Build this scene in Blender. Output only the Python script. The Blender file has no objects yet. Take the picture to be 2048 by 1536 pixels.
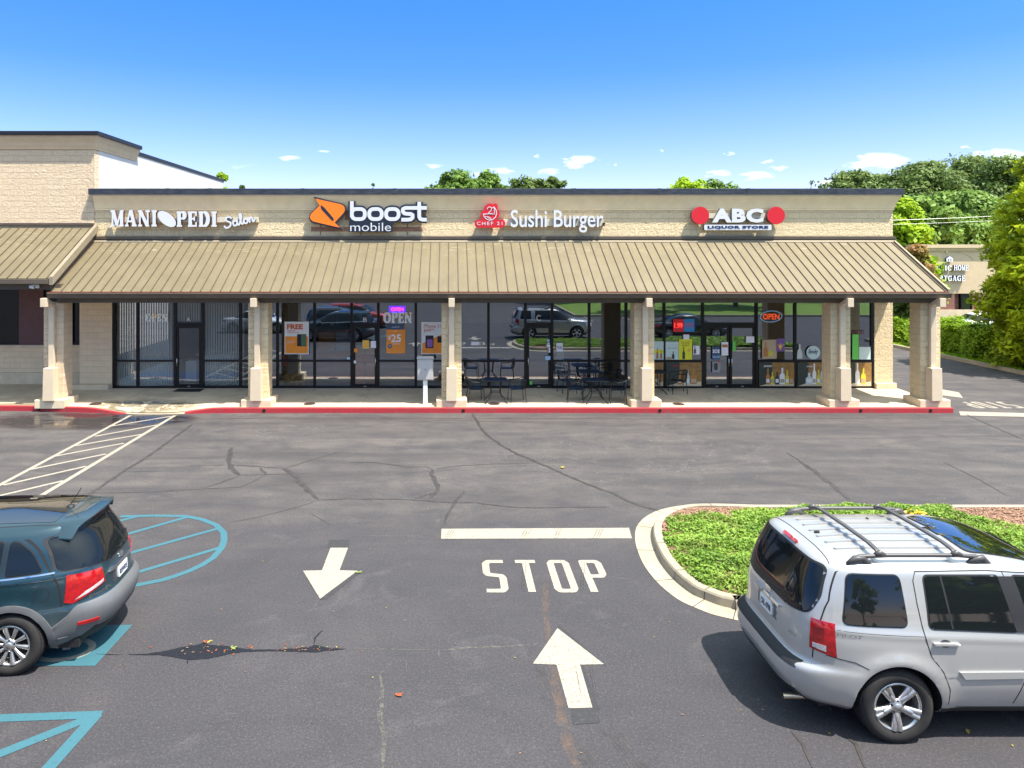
import bpy, bmesh, math, random
import numpy as np
from mathutils import Vector, Matrix
from mathutils.geometry import delaunay_2d_cdt
from mathutils.bvhtree import BVHTree
random.seed(7); np.random.seed(7)
scene = bpy.context.scene
COL = scene.collection
F, CX, CY, H = 1420.0, 900.0, 505.0, 5.08
R = math.radians

def G(px, py, z=0.0):
    Y = F*(H-z)/(py-CY); return Vector(((px-CX)*Y/F, Y, z))
def W(px, py, Y):
    return Vector(((px-CX)*Y/F, Y, H-(py-CY)*Y/F))
def XX(px, Y): return (px-CX)*Y/F
def ZZ(py, Y): return H-(py-CY)*Y/F

# ------------------------------------------------------------------ objects
def link(o):
    COL.objects.link(o); return o
def tag(o, label=None, cat=None, group=None, kind=None):
    if label: o['label'] = label
    if cat: o['category'] = cat
    if group: o['group'] = group
    if kind: o['kind'] = kind
    return o
def empty(name, loc=(0,0,0), rz=0, label=None, cat=None, group=None):
    o = bpy.data.objects.new(name, None); o.empty_display_size = .2
    o.location = loc; o.rotation_euler = (0,0,rz); link(o)
    return tag(o, label, cat, group)
def mesh_obj(name, verts, faces, m, parent=None, smooth=False, kind=None):
    me = bpy.data.meshes.new(name); me.from_pydata([tuple(v) for v in verts], [], faces); me.update()
    ms = m if isinstance(m, (list, tuple)) else [m]
    for q in ms: me.materials.append(q)
    o = bpy.data.objects.new(name, me); link(o)
    if smooth: me.shade_smooth()
    if parent is not None: o.parent = parent
    if kind: o['kind'] = kind
    return o
def bevel(o, w=.01, seg=2):
    b = o.modifiers.new('bevel', 'BEVEL'); b.width = w; b.segments = seg; b.limit_method = 'ANGLE'; b.angle_limit = R(35)
    return o
def localize(root):
    """children were built in world space: keep them there under a moved empty"""
    for c in list(root.children):
        c.matrix_parent_inverse = Matrix.Translation(root.location).inverted()
    return root
def copy_tree(o, parent=None):
    c = o.copy(); COL.objects.link(c); c.parent = parent
    if parent is not None: c.matrix_parent_inverse = o.matrix_parent_inverse.copy()
    for ch in list(o.children): copy_tree(ch, c)
    return c

class MB:
    def __init__(s): s.v=[]; s.f=[]
    def add(s, vs, fs):
        n=len(s.v); s.v += [tuple(v) for v in vs]; s.f += [tuple(i+n for i in f) for f in fs]; return s
    def box(s, x0,x1,y0,y1,z0,z1):
        return s.add([(x0,y0,z0),(x1,y0,z0),(x1,y1,z0),(x0,y1,z0),(x0,y0,z1),(x1,y0,z1),(x1,y1,z1),(x0,y1,z1)],
          [(0,3,2,1),(4,5,6,7),(0,1,5,4),(1,2,6,5),(2,3,7,6),(3,0,4,7)])
    def quad(s,a,b,c,d): return s.add([a,b,c,d],[(0,1,2,3)])
    def bar(s, a, b, w, h=None, up=(0,0,1)):
        a=Vector(a); b=Vector(b); h = h or w; d=(b-a).normalized(); up=Vector(up)
        if abs(d.dot(up))>.98: up=Vector((0,1,0))
        r=d.cross(up).normalized()*w/2; u=r.cross(d).normalized()*h/2
        vs=[p+q for p in (a,b) for q in (-r-u, r-u, r+u, -r+u)]
        return s.add(vs,[(0,1,2,3),(7,6,5,4),(0,4,5,1),(1,5,6,2),(2,6,7,3),(3,7,4,0)])
    def tube(s, pts, r, n=8, closed=False, caps=True):
        pts=[Vector(p) for p in pts]; N=len(pts); rs = r if isinstance(r,(list,tuple)) else [r]*N
        rings=[]; prev=None
        for i,p in enumerate(pts):
            if closed: d=(pts[(i+1)%N]-pts[i-1])
            else: d=(pts[min(i+1,N-1)]-pts[max(i-1,0)])
            d=d.normalized() if d.length>1e-9 else Vector((0,0,1))
            if prev is None:
                up=Vector((0,0,1)) if abs(d.z)<.9 else Vector((1,0,0)); a=d.cross(up).normalized()
            else:
                a=(prev-d*prev.dot(d)).normalized()
            prev=a; b=d.cross(a)
            rings.append([p+(a*math.cos(2*math.pi*k/n)+b*math.sin(2*math.pi*k/n))*rs[i] for k in range(n)])
        vs=[v for r_ in rings for v in r_]; fs=[]
        M = N if closed else N-1
        for i in range(M):
            j=(i+1)%N
            for k in range(n):
                fs.append((i*n+k, i*n+(k+1)%n, j*n+(k+1)%n, j*n+k))
        if caps and not closed:
            fs.append(tuple(range(n-1,-1,-1))); fs.append(tuple((N-1)*n+k for k in range(n)))
        return s.add(vs,fs)
    def lathe(s, prof, axis='y', n=40, c=(0,0,0), closed=False):
        """prof: (r, t) pairs, t along the axis"""
        c=Vector(c); vs=[]
        for (r,t) in prof:
            for k in range(n):
                a=2*math.pi*k/n; u,w=r*math.cos(a), r*math.sin(a)
                p={'y':(u,t,w),'z':(u,w,t),'x':(t,u,w)}[axis]; vs.append(c+Vector(p))
        fs=[]; N=len(prof)
        for i in range(N if closed else N-1):
            j=(i+1)%N
            for k in range(n): fs.append((i*n+k,j*n+k,j*n+(k+1)%n,i*n+(k+1)%n))
        return s.add(vs,fs)
    def build(s, name, m, parent=None, smooth=False, kind=None, bev=0):
        o = mesh_obj(name, s.v, s.f, m, parent, smooth, kind)
        bm=bmesh.new(); bm.from_mesh(o.data); bmesh.ops.recalc_face_normals(bm, faces=bm.faces); bm.to_mesh(o.data); bm.free()
        if smooth: o.data.shade_smooth()
        if bev: bevel(o, bev)
        return o

# ------------------------------------------------------------------ flat shapes
def stroke_polys(pts, w, closed=False, caps=0.0, miter=True):
    """one polygon per segment plus joints; all get united"""
    P=[Vector(p) for p in pts]; n=len(P); out=[]
    segs=[(P[i],P[(i+1)%n]) for i in range(n if closed else n-1)]
    for k,(a,b) in enumerate(segs):
        d=(b-a)
        if d.length<1e-9: continue
        d.normalize(); nn=Vector((-d.y,d.x))*w/2
        ea = caps if (k==0 and not closed) else 0; eb = caps if (k==len(segs)-1 and not closed) else 0
        a2=a-d*ea; b2=b+d*eb
        out.append([a2-nn,b2-nn,b2+nn,a2+nn])
    idx = range(n) if closed else range(1,n-1)
    for i in idx:
        c=P[i]; out.append([c+Vector((math.cos(t*math.pi/6),math.sin(t*math.pi/6)))*w/2*.998 for t in range(12)])
    return out
def circle(cx,cy,r,n=32,ry=None,rot=0):
    ry = ry or r; c,s_=math.cos(rot),math.sin(rot); o=[]
    for k in range(n):
        a=2*math.pi*k/n; x,y=r*math.cos(a),ry*math.sin(a); o.append(Vector((cx+x*c-y*s_, cy+x*s_+y*c)))
    return o
def rrect(x0,y0,x1,y1,r,n=5):
    r=min(r,(x1-x0)/2*.999,(y1-y0)/2*.999); o=[]
    for (cx,cy,a0) in ((x1-r,y0+r,-90),(x1-r,y1-r,0),(x0+r,y1-r,90),(x0+r,y0+r,180)):
        for k in range(n+1):
            a=R(a0+90*k/n); o.append(Vector((cx+r*math.cos(a),cy+r*math.sin(a))))
    return o
def round_poly(pts, r, n=4):
    P=[Vector(p) for p in pts]; o=[]
    for i,p in enumerate(P):
        a,b=P[i-1],P[(i+1)%len(P)]; rr = r[i] if isinstance(r,(list,tuple)) else r
        da=(a-p); db=(b-p); la=min(rr,da.length*.45); lb=min(rr,db.length*.45)
        pa=p+da.normalized()*la; pb=p+db.normalized()*lb
        for k in range(n+1):
            t=k/n; o.append(pa*(1-t)**2+p*2*t*(1-t)+pb*t*t)
    return o
def union2d(polys):
    vs=[];fs=[]
    for p in polys:
        n=len(vs); p=[Vector((q[0],q[1])) for q in p]
        area=sum(p[i-1].x*p[i].y-p[i].x*p[i-1].y for i in range(len(p)))
        if area<0: p=p[::-1]
        vs+=p; fs.append(list(range(n,n+len(p))))
    if len(fs)==1:
        r=delaunay_2d_cdt(vs,[],fs,1,1e-6); return r[0],[f for f in r[2]]
    r=delaunay_2d_cdt(vs,[],fs,0,1e-6)
    return r[0], [f for f,o in zip(r[2],r[5]) if len(o)]
def slab(V2, T, to3d, depth_vec):
    """triangles T over 2D points V2 -> closed solid; front face at to3d(p), back at +depth_vec"""
    cnt={}
    for t in T:
        for i in range(len(t)):
            e=(t[i],t[(i+1)%len(t)]); cnt[e]=cnt.get(e,0)+1
    front=[to3d(p) for p in V2]; n=len(front)
    if depth_vec is None:
        return front,[tuple(t) for t in T]
    dv=Vector(depth_vec); vs=front+[q+dv for q in front]; fs=[]
    for t in T:
        fs.append(tuple(t)); fs.append(tuple(i+n for i in reversed(t)))
    for (a,b) in cnt:
        if (b,a) not in cnt: fs.append((b,a,a+n,b+n))
    return vs,fs
def flat(name, polys, to3d, m, parent=None, depth=None, kind=None, side=None):
    V2,T=union2d(polys)
    vs,fs=slab(V2,T,to3d,depth)
    o=mesh_obj(name,vs,fs,m if side is None else [m,side],parent,False,kind)
    if side is not None:
        nT=len(T)*2
        for i,p in enumerate(o.data.polygons): p.material_index = 1 if i>=nT else 0
    return o
_fontcache={}
def font_tris(s, bold=0.0, shear=0.0, res=3, space=1.0):
    key=(s,bold,shear,space,res)
    if key in _fontcache: return _fontcache[key]
    c=bpy.data.curves.new('t','FONT'); c.body=s; c.size=1; c.offset=bold; c.shear=shear; c.resolution_u=res; c.space_character=space
    o=bpy.data.objects.new('t',c); link(o)
    dg=bpy.context.evaluated_depsgraph_get(); dg.update()
    me=bpy.data.meshes.new_from_object(o.evaluated_get(dg))
    V=[Vector((v.co.x,v.co.y)) for v in me.vertices]; T=[tuple(p.vertices) for p in me.polygons if p.area>1e-9]
    # weld duplicates so that outlines stay closed
    m={};idx=[];V2=[]
    for v in V:
        k=(round(v.x,5),round(v.y,5))
        if k not in m: m[k]=len(V2); V2.append(v)
        idx.append(m[k])
    T2=[]
    for t in T:
        q=[idx[i] for i in t]
        if len(set(q))==len(q):
            a=sum(V2[q[i-1]].x*V2[q[i]].y-V2[q[i]].x*V2[q[i-1]].y for i in range(len(q)))
            T2.append(tuple(q) if a>0 else tuple(reversed(q)))
    bpy.data.objects.remove(o); bpy.data.meshes.remove(me); bpy.data.curves.remove(c)
    _fontcache[key]=(V2,T2); return V2,T2
def fit(V2, x0,x1,y0,y1):
    ax=min(v.x for v in V2); bx=max(v.x for v in V2); ay=min(v.y for v in V2); by=max(v.y for v in V2)
    sx=(x1-x0)/(bx-ax); sy=(y1-y0)/(by-ay)
    return [Vector((x0+(v.x-ax)*sx, y0+(v.y-ay)*sy)) for v in V2]
def text_on(name, s, px0, px1, py0, py1, Y, m, parent=None, depth=None, bold=0.0, shear=0.0, side=None, rot=0, space=1.0, res=3):
    """text filling a pixel box on the vertical plane Y, facing -Y; py0 is the top"""
    V2,T=font_tris(s,bold,shear,res,space)
    a=W(px0,py1,Y); b=W(px1,py0,Y)
    V2=fit(V2,a.x,b.x,a.z,b.z)
    if rot:
        c=Vector(((a.x+b.x)/2,(a.z+b.z)/2)); M=Matrix.Rotation(rot,2); V2=[M@(v-c)+c for v in V2]
    vs,fs=slab(V2,T,lambda p:Vector((p[0],Y,p[1])),(0,depth,0) if depth else None)
    o=mesh_obj(name,vs,fs,m if side is None else [m,side],parent)
    if side is not None:
        for i,p in enumerate(o.data.polygons): p.material_index = 1 if i>=2*len(T) else 0
    return o
def wallflat(name, polys_px, Y, m, parent=None, depth=None, side=None):
    """polygons given in photo pixels on the vertical plane Y"""
    P=[[Vector(((p[0]-CX)*Y/F, H-(p[1]-CY)*Y/F)) for p in q] for q in polys_px]
    return flat(name,P,lambda p:Vector((p[0],Y,p[1])),m,parent,(0,depth,0) if depth else None,side=side)
def ground_flat(name, polys_px, z, m, kind='structure', label=None, parent=None):
    P=[[G(p[0],p[1]).to_2d() for p in q] for q in polys_px]
    o=flat(name,P,lambda p:Vector((p[0],p[1],z)),m,parent,None,kind)
    if label: o['label']=label
    return o
def ground_world(name, polys, z, m, kind='structure', label=None):
    o=flat(name,polys,lambda p:Vector((p[0],p[1],z)),m,None,None,kind)
    if label: o['label']=label
    return o

# slab-serif glyphs drawn as strokes in a 0..w x 0..1 box
def serif_glyph(ch, th=.2, tn=.11, sf=.09):
    P=[]
    def v(x,y0=0,y1=1,t=th): P.append([Vector((x-t/2,y0)),Vector((x+t/2,y0)),Vector((x+t/2,y1)),Vector((x-t/2,y1))])
    def h(y,x0,x1,t=sf): P.append([Vector((x0,y-t/2)),Vector((x1,y-t/2)),Vector((x1,y+t/2)),Vector((x0,y+t/2))])
    def d(x0,y0,x1,y1,t): P.append([Vector((x0-t/2,y0)),Vector((x0+t/2,y0)),Vector((x1+t/2,y1)),Vector((x1-t/2,y1))])
    def arc(cx,cy,rx,ry,a0,a1,t0,t1=None,n=18):
        t1=t1 or t0
        pts=[]
        for k in range(n):
            u0=R(a0+(a1-a0)*k/n); u1=R(a0+(a1-a0)*(k+1)/n)
            f=lambda u:(t0*abs(math.cos(u))+t1*abs(math.sin(u)))/2
            def pt(u,s): 
                e=f(u)*s; return Vector((cx+(rx+e)*math.cos(u), cy+(ry+e)*math.sin(u)))
            P.append([pt(u0,-1),pt(u0,1),pt(u1,1),pt(u1,-1)])
    s0,s1=sf/2,1-sf/2
    if ch=='M': v(.16,t=tn); v(.84); d(.2,1,.5,.05,th); d(.5,.05,.8,1,tn); h(s0,.02,.32); h(s0,.66,1.0); h(s1,.0,.25); h(s1,.75,1.0); w=1.0
    elif ch=='N': v(.15,t=tn); v(.75,t=tn); d(.16,1,.74,0,th*1.1); h(s0,.0,.32); h(s1,.0,.2); h(s1,.58,.92); w=.92
    elif ch=='A': d(.4,1,.12,0,tn); d(.44,1,.74,0,th*1.1); h(.32,.2,.62); h(s0,.0,.28); h(s0,.52,.9); w=.9
    elif ch=='I': v(.22); h(s0,.02,.42); h(s1,.02,.42); w=.44
    elif ch=='P': v(.2); arc(.42,.74,.2,.2,-90,90,th,sf); h(.54,.2,.44); h(s1,.02,.44); h(s0,.02,.42); w=.72
    elif ch=='R': v(.2); arc(.42,.75,.19,.2,-90,90,th,sf); h(.55,.2,.44); h(s1,.02,.44); h(s0,.02,.38); d(.42,.55,.72,0,th); h(s0,.62,.86); w=.86
    elif ch=='E': v(.2); h(s0,.02,.68); h(s1,.02,.68); h(.52,.2,.5); v(.64,.0,.3,sf); v(.64,.7,1,sf); v(.5,.38,.66,sf); w=.7
    elif ch=='D': v(.2); arc(.4,.5,.32,.5-sf/2,-90,90,th,sf); h(s0,.02,.42); h(s1,.02,.42); w=.84
    elif ch=='O': arc(.44,.5,.34,.5-sf/2,0,360,th,sf,36); w=.88
    elif ch=='C': arc(.44,.5,.34,.5-sf/2,40,320,th,sf,30); v(.74,.66,1,sf); w=.8
    elif ch=='G': arc(.44,.5,.34,.5-sf/2,40,330,th,sf,30); v(.72,.02,.45,th*.8); h(.45,.52,.88); v(.74,.66,1,sf); w=.9
    elif ch=='S': arc(.36,.74,.22,.22,40,270,th*.8,sf); arc(.36,.27,.24,.23,-140,90,th*.8,sf); h(.5,.34,.4,th*.7); v(.6,.7,1,sf*.8); v(.1,0,.3,sf*.8); w=.72
    elif ch=='T': v(.4); h(s1,.03,.77); h(s0,.22,.58); v(.07,.7,1,sf); v(.73,.7,1,sf); w=.8
    elif ch=='H': v(.18); v(.78); h(.5,.18,.78,sf*1.3); h(s0,.0,.38); h(s0,.6,.98); h(s1,.0,.38); h(s1,.6,.98); w=.98
    elif ch=='L': v(.2); h(s0,.02,.66); h(s1,.02,.4); v(.63,0,.3,sf); w=.7
    else: w=.4
    return P,w
def serif_text(s, gap=.08, **k):
    out=[]; x=0
    for ch in s:
        P,w=serif_glyph(ch,**k); out+=[[Vector((q.x+x,q.y)) for q in p] for p in P]; x+=w+gap
    return out
def serif_on(name, s, px0,px1,py0,py1,Y,m,parent=None,depth=None,side=None,**k):
    V2,T=union2d(serif_text(s,**k)); a=W(px0,py1,Y); b=W(px1,py0,Y); V2=fit(V2,a.x,b.x,a.z,b.z)
    vs,fs=slab(V2,T,lambda p:Vector((p[0],Y,p[1])),(0,depth,0) if depth else None)
    o=mesh_obj(name,vs,fs,m if side is None else [m,side],parent)
    if side is not None:
        for i,p in enumerate(o.data.polygons): p.material_index = 1 if i>=2*len(T) else 0
    return o

# ------------------------------------------------------------------ materials
class NT:
    def __init__(s,name):
        s.m=bpy.data.materials.new(name); s.m.use_nodes=True; s.t=s.m.node_tree; s.n=s.t.nodes; s.l=s.t.links
        s.p=s.n['Principled BSDF']; s.out=s.n['Material Output']
    def new(s,ty,**k):
        n=s.n.new(ty)
        for a,b in k.items(): setattr(n,a,b)
        return n
    def lk(s,a,b): s.l.new(a,b)
    def coord(s,which='Object'):
        if not hasattr(s,'_tc'): s._tc=s.new('ShaderNodeTexCoord')
        return s._tc.outputs[which]
    def noise(s,scale,detail=4,rough=.55,vec=None,dist=0,stretch=None):
        n=s.new('ShaderNodeTexNoise'); n.inputs['Scale'].default_value=scale; n.inputs['Detail'].default_value=detail
        n.inputs['Roughness'].default_value=rough; n.inputs['Distortion'].default_value=dist
        v=vec or s.coord()
        if stretch:
            mp=s.new('ShaderNodeMapping'); mp.inputs['Scale'].default_value=stretch; s.lk(v,mp.inputs['Vector']); v=mp.outputs[0]
        s.lk(v,n.inputs['Vector']); return n.outputs['Fac']
    def ramp(s,fac,stops,interp='LINEAR'):
        r=s.new('ShaderNodeValToRGB'); e=r.color_ramp; e.interpolation=interp
        while len(e.elements)<len(stops): e.elements.new(.5)
        for el,(p,c) in zip(e.elements,stops):
            el.position=p; el.color=(c,c,c,1) if isinstance(c,(int,float)) else (*c,1)
        s.lk(fac,r.inputs['Fac']); return r.outputs['Color']
    def mix(s,fac,a,b,mode='MIX'):
        n=s.new('ShaderNodeMix',data_type='RGBA',blend_type=mode)
        for sock,v in ((n.inputs[0],fac),(n.inputs[6],a),(n.inputs[7],b)):
            if hasattr(v,'links') or hasattr(v,'is_output'): s.lk(v,sock)
            elif isinstance(v,(int,float)): sock.default_value = v if sock is n.inputs[0] else (v,v,v,1)
            else: sock.default_value=(*v,1)
        return n.outputs[2]
    def math(s,op,a,b=0.0,c=None,clamp=False):
        n=s.new('ShaderNodeMath',operation=op,use_clamp=clamp)
        for i,v in enumerate((a,b) if c is None else (a,b,c)):
            if isinstance(v,(int,float)): n.inputs[i].default_value=v
            else: s.lk(v,n.inputs[i])
        return n.outputs[0]
    def xyz(s,vec=None):
        n=s.new('ShaderNodeSeparateXYZ'); s.lk(vec or s.coord(),n.inputs[0]); return n.outputs
    def bump(s,h,strength=.3,dist=.01,prev=None):
        b=s.new('ShaderNodeBump'); b.inputs['Strength'].default_value=strength; b.inputs['Distance'].default_value=dist
        s.lk(h,b.inputs['Height'])
        if prev is not None: s.lk(prev,b.inputs['Normal'])
        s.lk(b.outputs[0],s.p.inputs['Normal']); return b.outputs[0]
    def set(s,**k):
        for a,b in k.items():
            sock=s.p.inputs[a.replace('_',' ')]
            if hasattr(b,'is_output'): s.lk(b,sock)
            elif isinstance(b,(tuple,list)): sock.default_value=(*b,1)
            else: sock.default_value=b
        return s
def simple(name,c,rough=.5,metal=0.0,var=.08,scale=6,bump=0,bscale=60,**k):
    t=NT(name); t.set(Roughness=rough,Metallic=metal)
    if var:
        n=t.noise(scale,5,.6); r=t.ramp(n,[(.3,tuple(x*(1-var) for x in c)),(.7,tuple(min(1,x*(1+var)) for x in c))]); t.lk(r,t.p.inputs['Base Color'])
    else: t.p.inputs['Base Color'].default_value=(*c,1)
    if bump: t.bump(t.noise(bscale,4),bump,.01)
    for a,b in k.items(): t.p.inputs[a.replace('_',' ')].default_value=b
    return t.m
M={}
def block_wall(name,c,mortar=.75,bw=.406,bh=.203,split=1.0,dist=.02,var=.03):
    t=NT(name); x,y,z=t.xyz()
    u=t.math('ADD',x,y); cb=t.new('ShaderNodeCombineXYZ'); t.lk(u,cb.inputs[0]); t.lk(z,cb.inputs[1])
    b=t.new('ShaderNodeTexBrick'); b.inputs['Scale'].default_value=1; b.inputs['Brick Width'].default_value=bw; b.inputs['Row Height'].default_value=bh
    b.inputs['Mortar Size'].default_value=.006; b.inputs['Mortar Smooth'].default_value=.3; b.inputs['Bias'].default_value=0
    b.inputs['Color1'].default_value=(*[q*(1-var) for q in c],1); b.inputs['Color2'].default_value=(*[min(1,q*(1+var)) for q in c],1)
    b.inputs['Mortar'].default_value=(*[q*mortar for q in c],1); t.lk(cb.outputs[0],b.inputs['Vector'])
    n=t.noise(1.1,4,.6); col=t.mix(t.ramp(n,[(.35,.0),(.7,.35)]),b.outputs['Color'],tuple(q*.86 for q in c)); col=t.mix(t.ramp(t.noise(16,5,.7,dist=.5),[(.36,.42*split),(.5,0)]),col,tuple(q*.74 for q in c))  # dark noise in the colour stands for shade in the rough block's hollows
    t.lk(col,t.p.inputs['Base Color']); t.set(Roughness=.9)
    n1=t.noise(14,5,.65,dist=.4); n2=t.noise(55,3,.6)
    hh=t.math('ADD',t.math('MULTIPLY',n1,1.0*split),t.math('MULTIPLY',n2,.35))
    hh=t.math('MULTIPLY',hh,t.math('SUBTRACT',1.0,b.outputs['Fac']))
    t.bump(hh,1.0,dist*2.2)
    return t.m
# ------------------------------------------------------------------ material library
TAN=(.90,.715,.43)
M['block']=block_wall('split_face_block',TAN,dist=.035)
M['block_smooth']=block_wall('painted_block',(.84,.66,.42),dist=.006,split=.5,var=.04,mortar=.9)
M['pink_block']=block_wall('beige_split_block',(.84,.65,.43),dist=.035)
M['stucco']=simple('cornice_stucco',(.86,.68,.40),.85,var=.06,scale=3,bump=.25,bscale=90)
M['stucco_dark']=simple('wing_cornice',(.66,.50,.31),.85,var=.06,scale=3,bump=.25,bscale=90)
M['beige_paint']=simple('beige_trim',(.66,.525,.36),.6,var=.05,scale=4)
M['plinth']=simple('plinth_render',(.70,.56,.37),.85,var=.12,scale=3,bump=.4,bscale=50)
M['white_wall']=simple('white_painted_wall',(.60,.585,.54),.8,var=.05,scale=1.2,bump=.2,bscale=40)
M['dark_metal']=simple('dark_bronze_metal',(.018,.017,.017),.4,.3,var=.1)
M['frame']=simple('black_frame',(.010,.010,.011),.35,.4,var=.1)
M['gutter']=simple('brown_gutter',(.115,.088,.062),.5,.2,var=.12,scale=3)
M['beam']=simple('brown_beam',(.10,.08,.055),.6,0,var=.12,scale=3)
M['flash']=simple('tan_flashing',(.30,.25,.17),.5,.2,var=.1)
M['rust']=simple('red_flashing_edge',(.50,.10,.05),.5,.1,var=.3,scale=8)
M['soffit']=simple('soffit',(.50,.44,.34),.8,var=.08)
def _cap():
    t=NT('parapet_cap_metal'); n=t.noise(3,5,.6,stretch=(1,1,4)); t.lk(t.ramp(n,[(.35,(.028,.034,.045)),(.68,(.07,.075,.085))]),t.p.inputs['Base Color']); t.set(Roughness=.45,Metallic=.3); return t.m
M['cap']=_cap()
def _roofm():
    t=NT('standing_seam_metal'); n=t.noise(.9,5,.65); n2=t.noise(9,4,.6,stretch=(1,.3,.3)); x,y,z=t.xyz()
    c=t.ramp(n,[(.3,(.150,.122,.064)),(.7,(.192,.157,.086))])
    c=t.mix(t.ramp(n2,[(.45,0),(.75,.25)]),c,(.125,.10,.062))
    wn_=t.new('ShaderNodeTexWhiteNoise',noise_dimensions='1D'); t.lk(t.math('FLOOR',t.math('DIVIDE',t.math('ADD',x,60.04),.3135)),wn_.inputs['W']); c=t.mix(t.math('MULTIPLY',wn_.outputs['Value'],.16),c,(.12,.095,.058))
    c=t.mix(t.ramp(t.noise(1.6,5,.7,stretch=(3,.4,.4)),[(.52,0),(.75,.35)]),c,(.24,.20,.135))
    # thin chalky drip marks along the top edge
    n3=t.noise(2.2,3,.7,stretch=(1,1,14)); 
    c=t.mix(t.math('MULTIPLY',t.ramp(n3,[(.58,0),(.66,.5)]),t.ramp(t.math('SUBTRACT',z,4.9),[(.0,0),(.25,1)])),c,(.36,.31,.22))
    t.lk(c,t.p.inputs['Base Color']); t.set(Roughness=.55,Metallic=.15); t.bump(t.noise(2.5,3,.5),.08,.02); return t.m
M['roof']=_roofm()
M['seam']=simple('seam_metal',(.115,.078,.055),.55,.2,var=.15,scale=4)
def _asphalt():
    t=NT('asphalt'); x,y,z=t.xyz()
    big=t.noise(.22,5,.6,dist=.6); mid=t.noise(1.3,5,.65,dist=.3)
    fine=t.noise(70,2,.7); agg=t.noise(210,2,.8)
    streak=t.noise(.5,5,.6,dist=.8,stretch=(.35,2.2,1))
    edge=t.math('ADD',y,t.math('MULTIPLY',t.math('SUBTRACT',t.noise(.35,4,.6),.5),3.0))
    lane=t.ramp(t.math('MULTIPLY',t.math('SUBTRACT',edge,11.5),.25),[(0,0.0),(1,1.0)])
    near=t.ramp(big,[(.3,(.040,.038,.043)),(.7,(.070,.063,.064))])
    far=t.ramp(streak,[(.32,(.062,.054,.051)),(.66,(.135,.117,.103))])
    c=t.mix(lane,near,far)
    # darker traffic ribbon close to the kerb
    rib=t.math('MULTIPLY',t.ramp(t.math('ABSOLUTE',t.math('SUBTRACT',y,20.6)),[(0,.55),(1,.0)]),t.ramp(mid,[(.4,.3),(.65,1)]))
    c=t.mix(t.math('MULTIPLY',rib,.5),c,(.055,.05,.05))
    # tyre smears curving round the island
    dx=t.math('SUBTRACT',x,5.0); dy=t.math('SUBTRACT',y,11.0)
    rad=t.math('SQRT',t.math('ADD',t.math('MULTIPLY',dx,dx),t.math('MULTIPLY',t.math('MULTIPLY',dy,dy),1.7)))
    cb=t.new('ShaderNodeCombineXYZ'); t.lk(t.math('MULTIPLY',rad,3.2),cb.inputs[0]); t.lk(t.math('MULTIPLY',t.math('ARCTAN2',dy,dx),.9),cb.inputs[1])
    ring=t.noise(1.0,4,.6,vec=cb.outputs[0])
    c=t.mix(t.math('MULTIPLY',t.ramp(ring,[(.48,0),(.66,.75)]),t.ramp(t.math('MULTIPLY',rad,.1),[(.2,1),(.95,0)])),c,(.045,.042,.045))
    c=t.mix(t.ramp(mid,[(.35,.5),(.60,0)]),c,(.040,.038,.044)); c=t.mix(t.ramp(t.noise(.55,6,.72,dist=1.4,stretch=(.7,1.5,1)),[(.47,0),(.66,.55)]),c,(.034,.032,.038))
    # pale mineral blotches
    c=t.mix(t.ramp(t.noise(.9,6,.7,dist=1.0),[(.56,0),(.74,.32)]),c,(.17,.155,.145))
    # crazing
    v=t.new('ShaderNodeTexVoronoi',feature='DISTANCE_TO_EDGE'); v.inputs['Scale'].default_value=2.6
    vm=t.new('ShaderNodeVectorMath',operation='ADD'); nn=t.new('ShaderNodeTexNoise'); nn.inputs['Scale'].default_value=2.2; nn.inputs['Detail'].default_value=5
    t.lk(t.coord(),nn.inputs['Vector']); vs=t.new('ShaderNodeVectorMath',operation='SCALE'); vs.inputs['Scale'].default_value=.9; t.lk(nn.outputs['Color'],vs.inputs[0])
    t.lk(t.coord(),vm.inputs[0]); t.lk(vs.outputs[0],vm.inputs[1]); t.lk(vm.outputs[0],v.inputs['Vector'])
    line=t.ramp(v.outputs['Distance'],[(.006,1),(.022,0)])
    zx=t.ramp(t.math('ABSOLUTE',t.math('SUBTRACT',x,4.2)),[(.0,1),(.999,.0)])
    def zone(cx,cy,rx,ry):
        a=t.math('DIVIDE',t.math('SUBTRACT',x,cx),rx); b=t.math('DIVIDE',t.math('SUBTRACT',y,cy),ry)
        return t.ramp(t.math('ADD',t.math('MULTIPLY',a,a),t.math('MULTIPLY',b,b)),[(.35,1),(1,0)])
    zn=t.math('MAXIMUM',zone(4.4,17.8,5.0,2.9),t.math('MULTIPLY',zone(-5.6,20.2,3.2,1.5),1.0))
    zn=t.math('MULTIPLY',zn,t.ramp(t.noise(1.1,3,.6),[(.42,0),(.6,1)]))
    c=t.mix(t.math('MULTIPLY',t.math('MULTIPLY',line,zn),.42),c,(.30,.27,.24))
    # aggregate speckle
    c=t.mix(t.ramp(t.noise(26,4,.75),[(.40,.55),(.54,0)]),c,(.030,.028,.031)); c=t.mix(t.ramp(t.noise(38,3,.8),[(.53,0),(.68,.34)]),c,(.19,.175,.165)); c=t.mix(t.ramp(fine,[(.34,.55),(.52,0)]),c,(.036,.034,.037))
    c=t.mix(t.ramp(agg,[(.60,0),(.74,.6)]),c,(.24,.225,.21))
    # wet film by the ramp
    w1=zone(-11.0,21.55,3.6,1.35); w1=t.math('MAXIMUM',w1,zone(-8.75,21.6,1.2,.75))
    wn=t.math('MULTIPLY',w1,t.ramp(t.noise(1.5,6,.7,dist=1.2,stretch=(.5,2.0,1)),[(.40,0),(.46,1)]))
    c=t.mix(t.math('MULTIPLY',wn,.75),c,(.018,.015,.014))
    t.lk(c,t.p.inputs['Base Color'])
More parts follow.
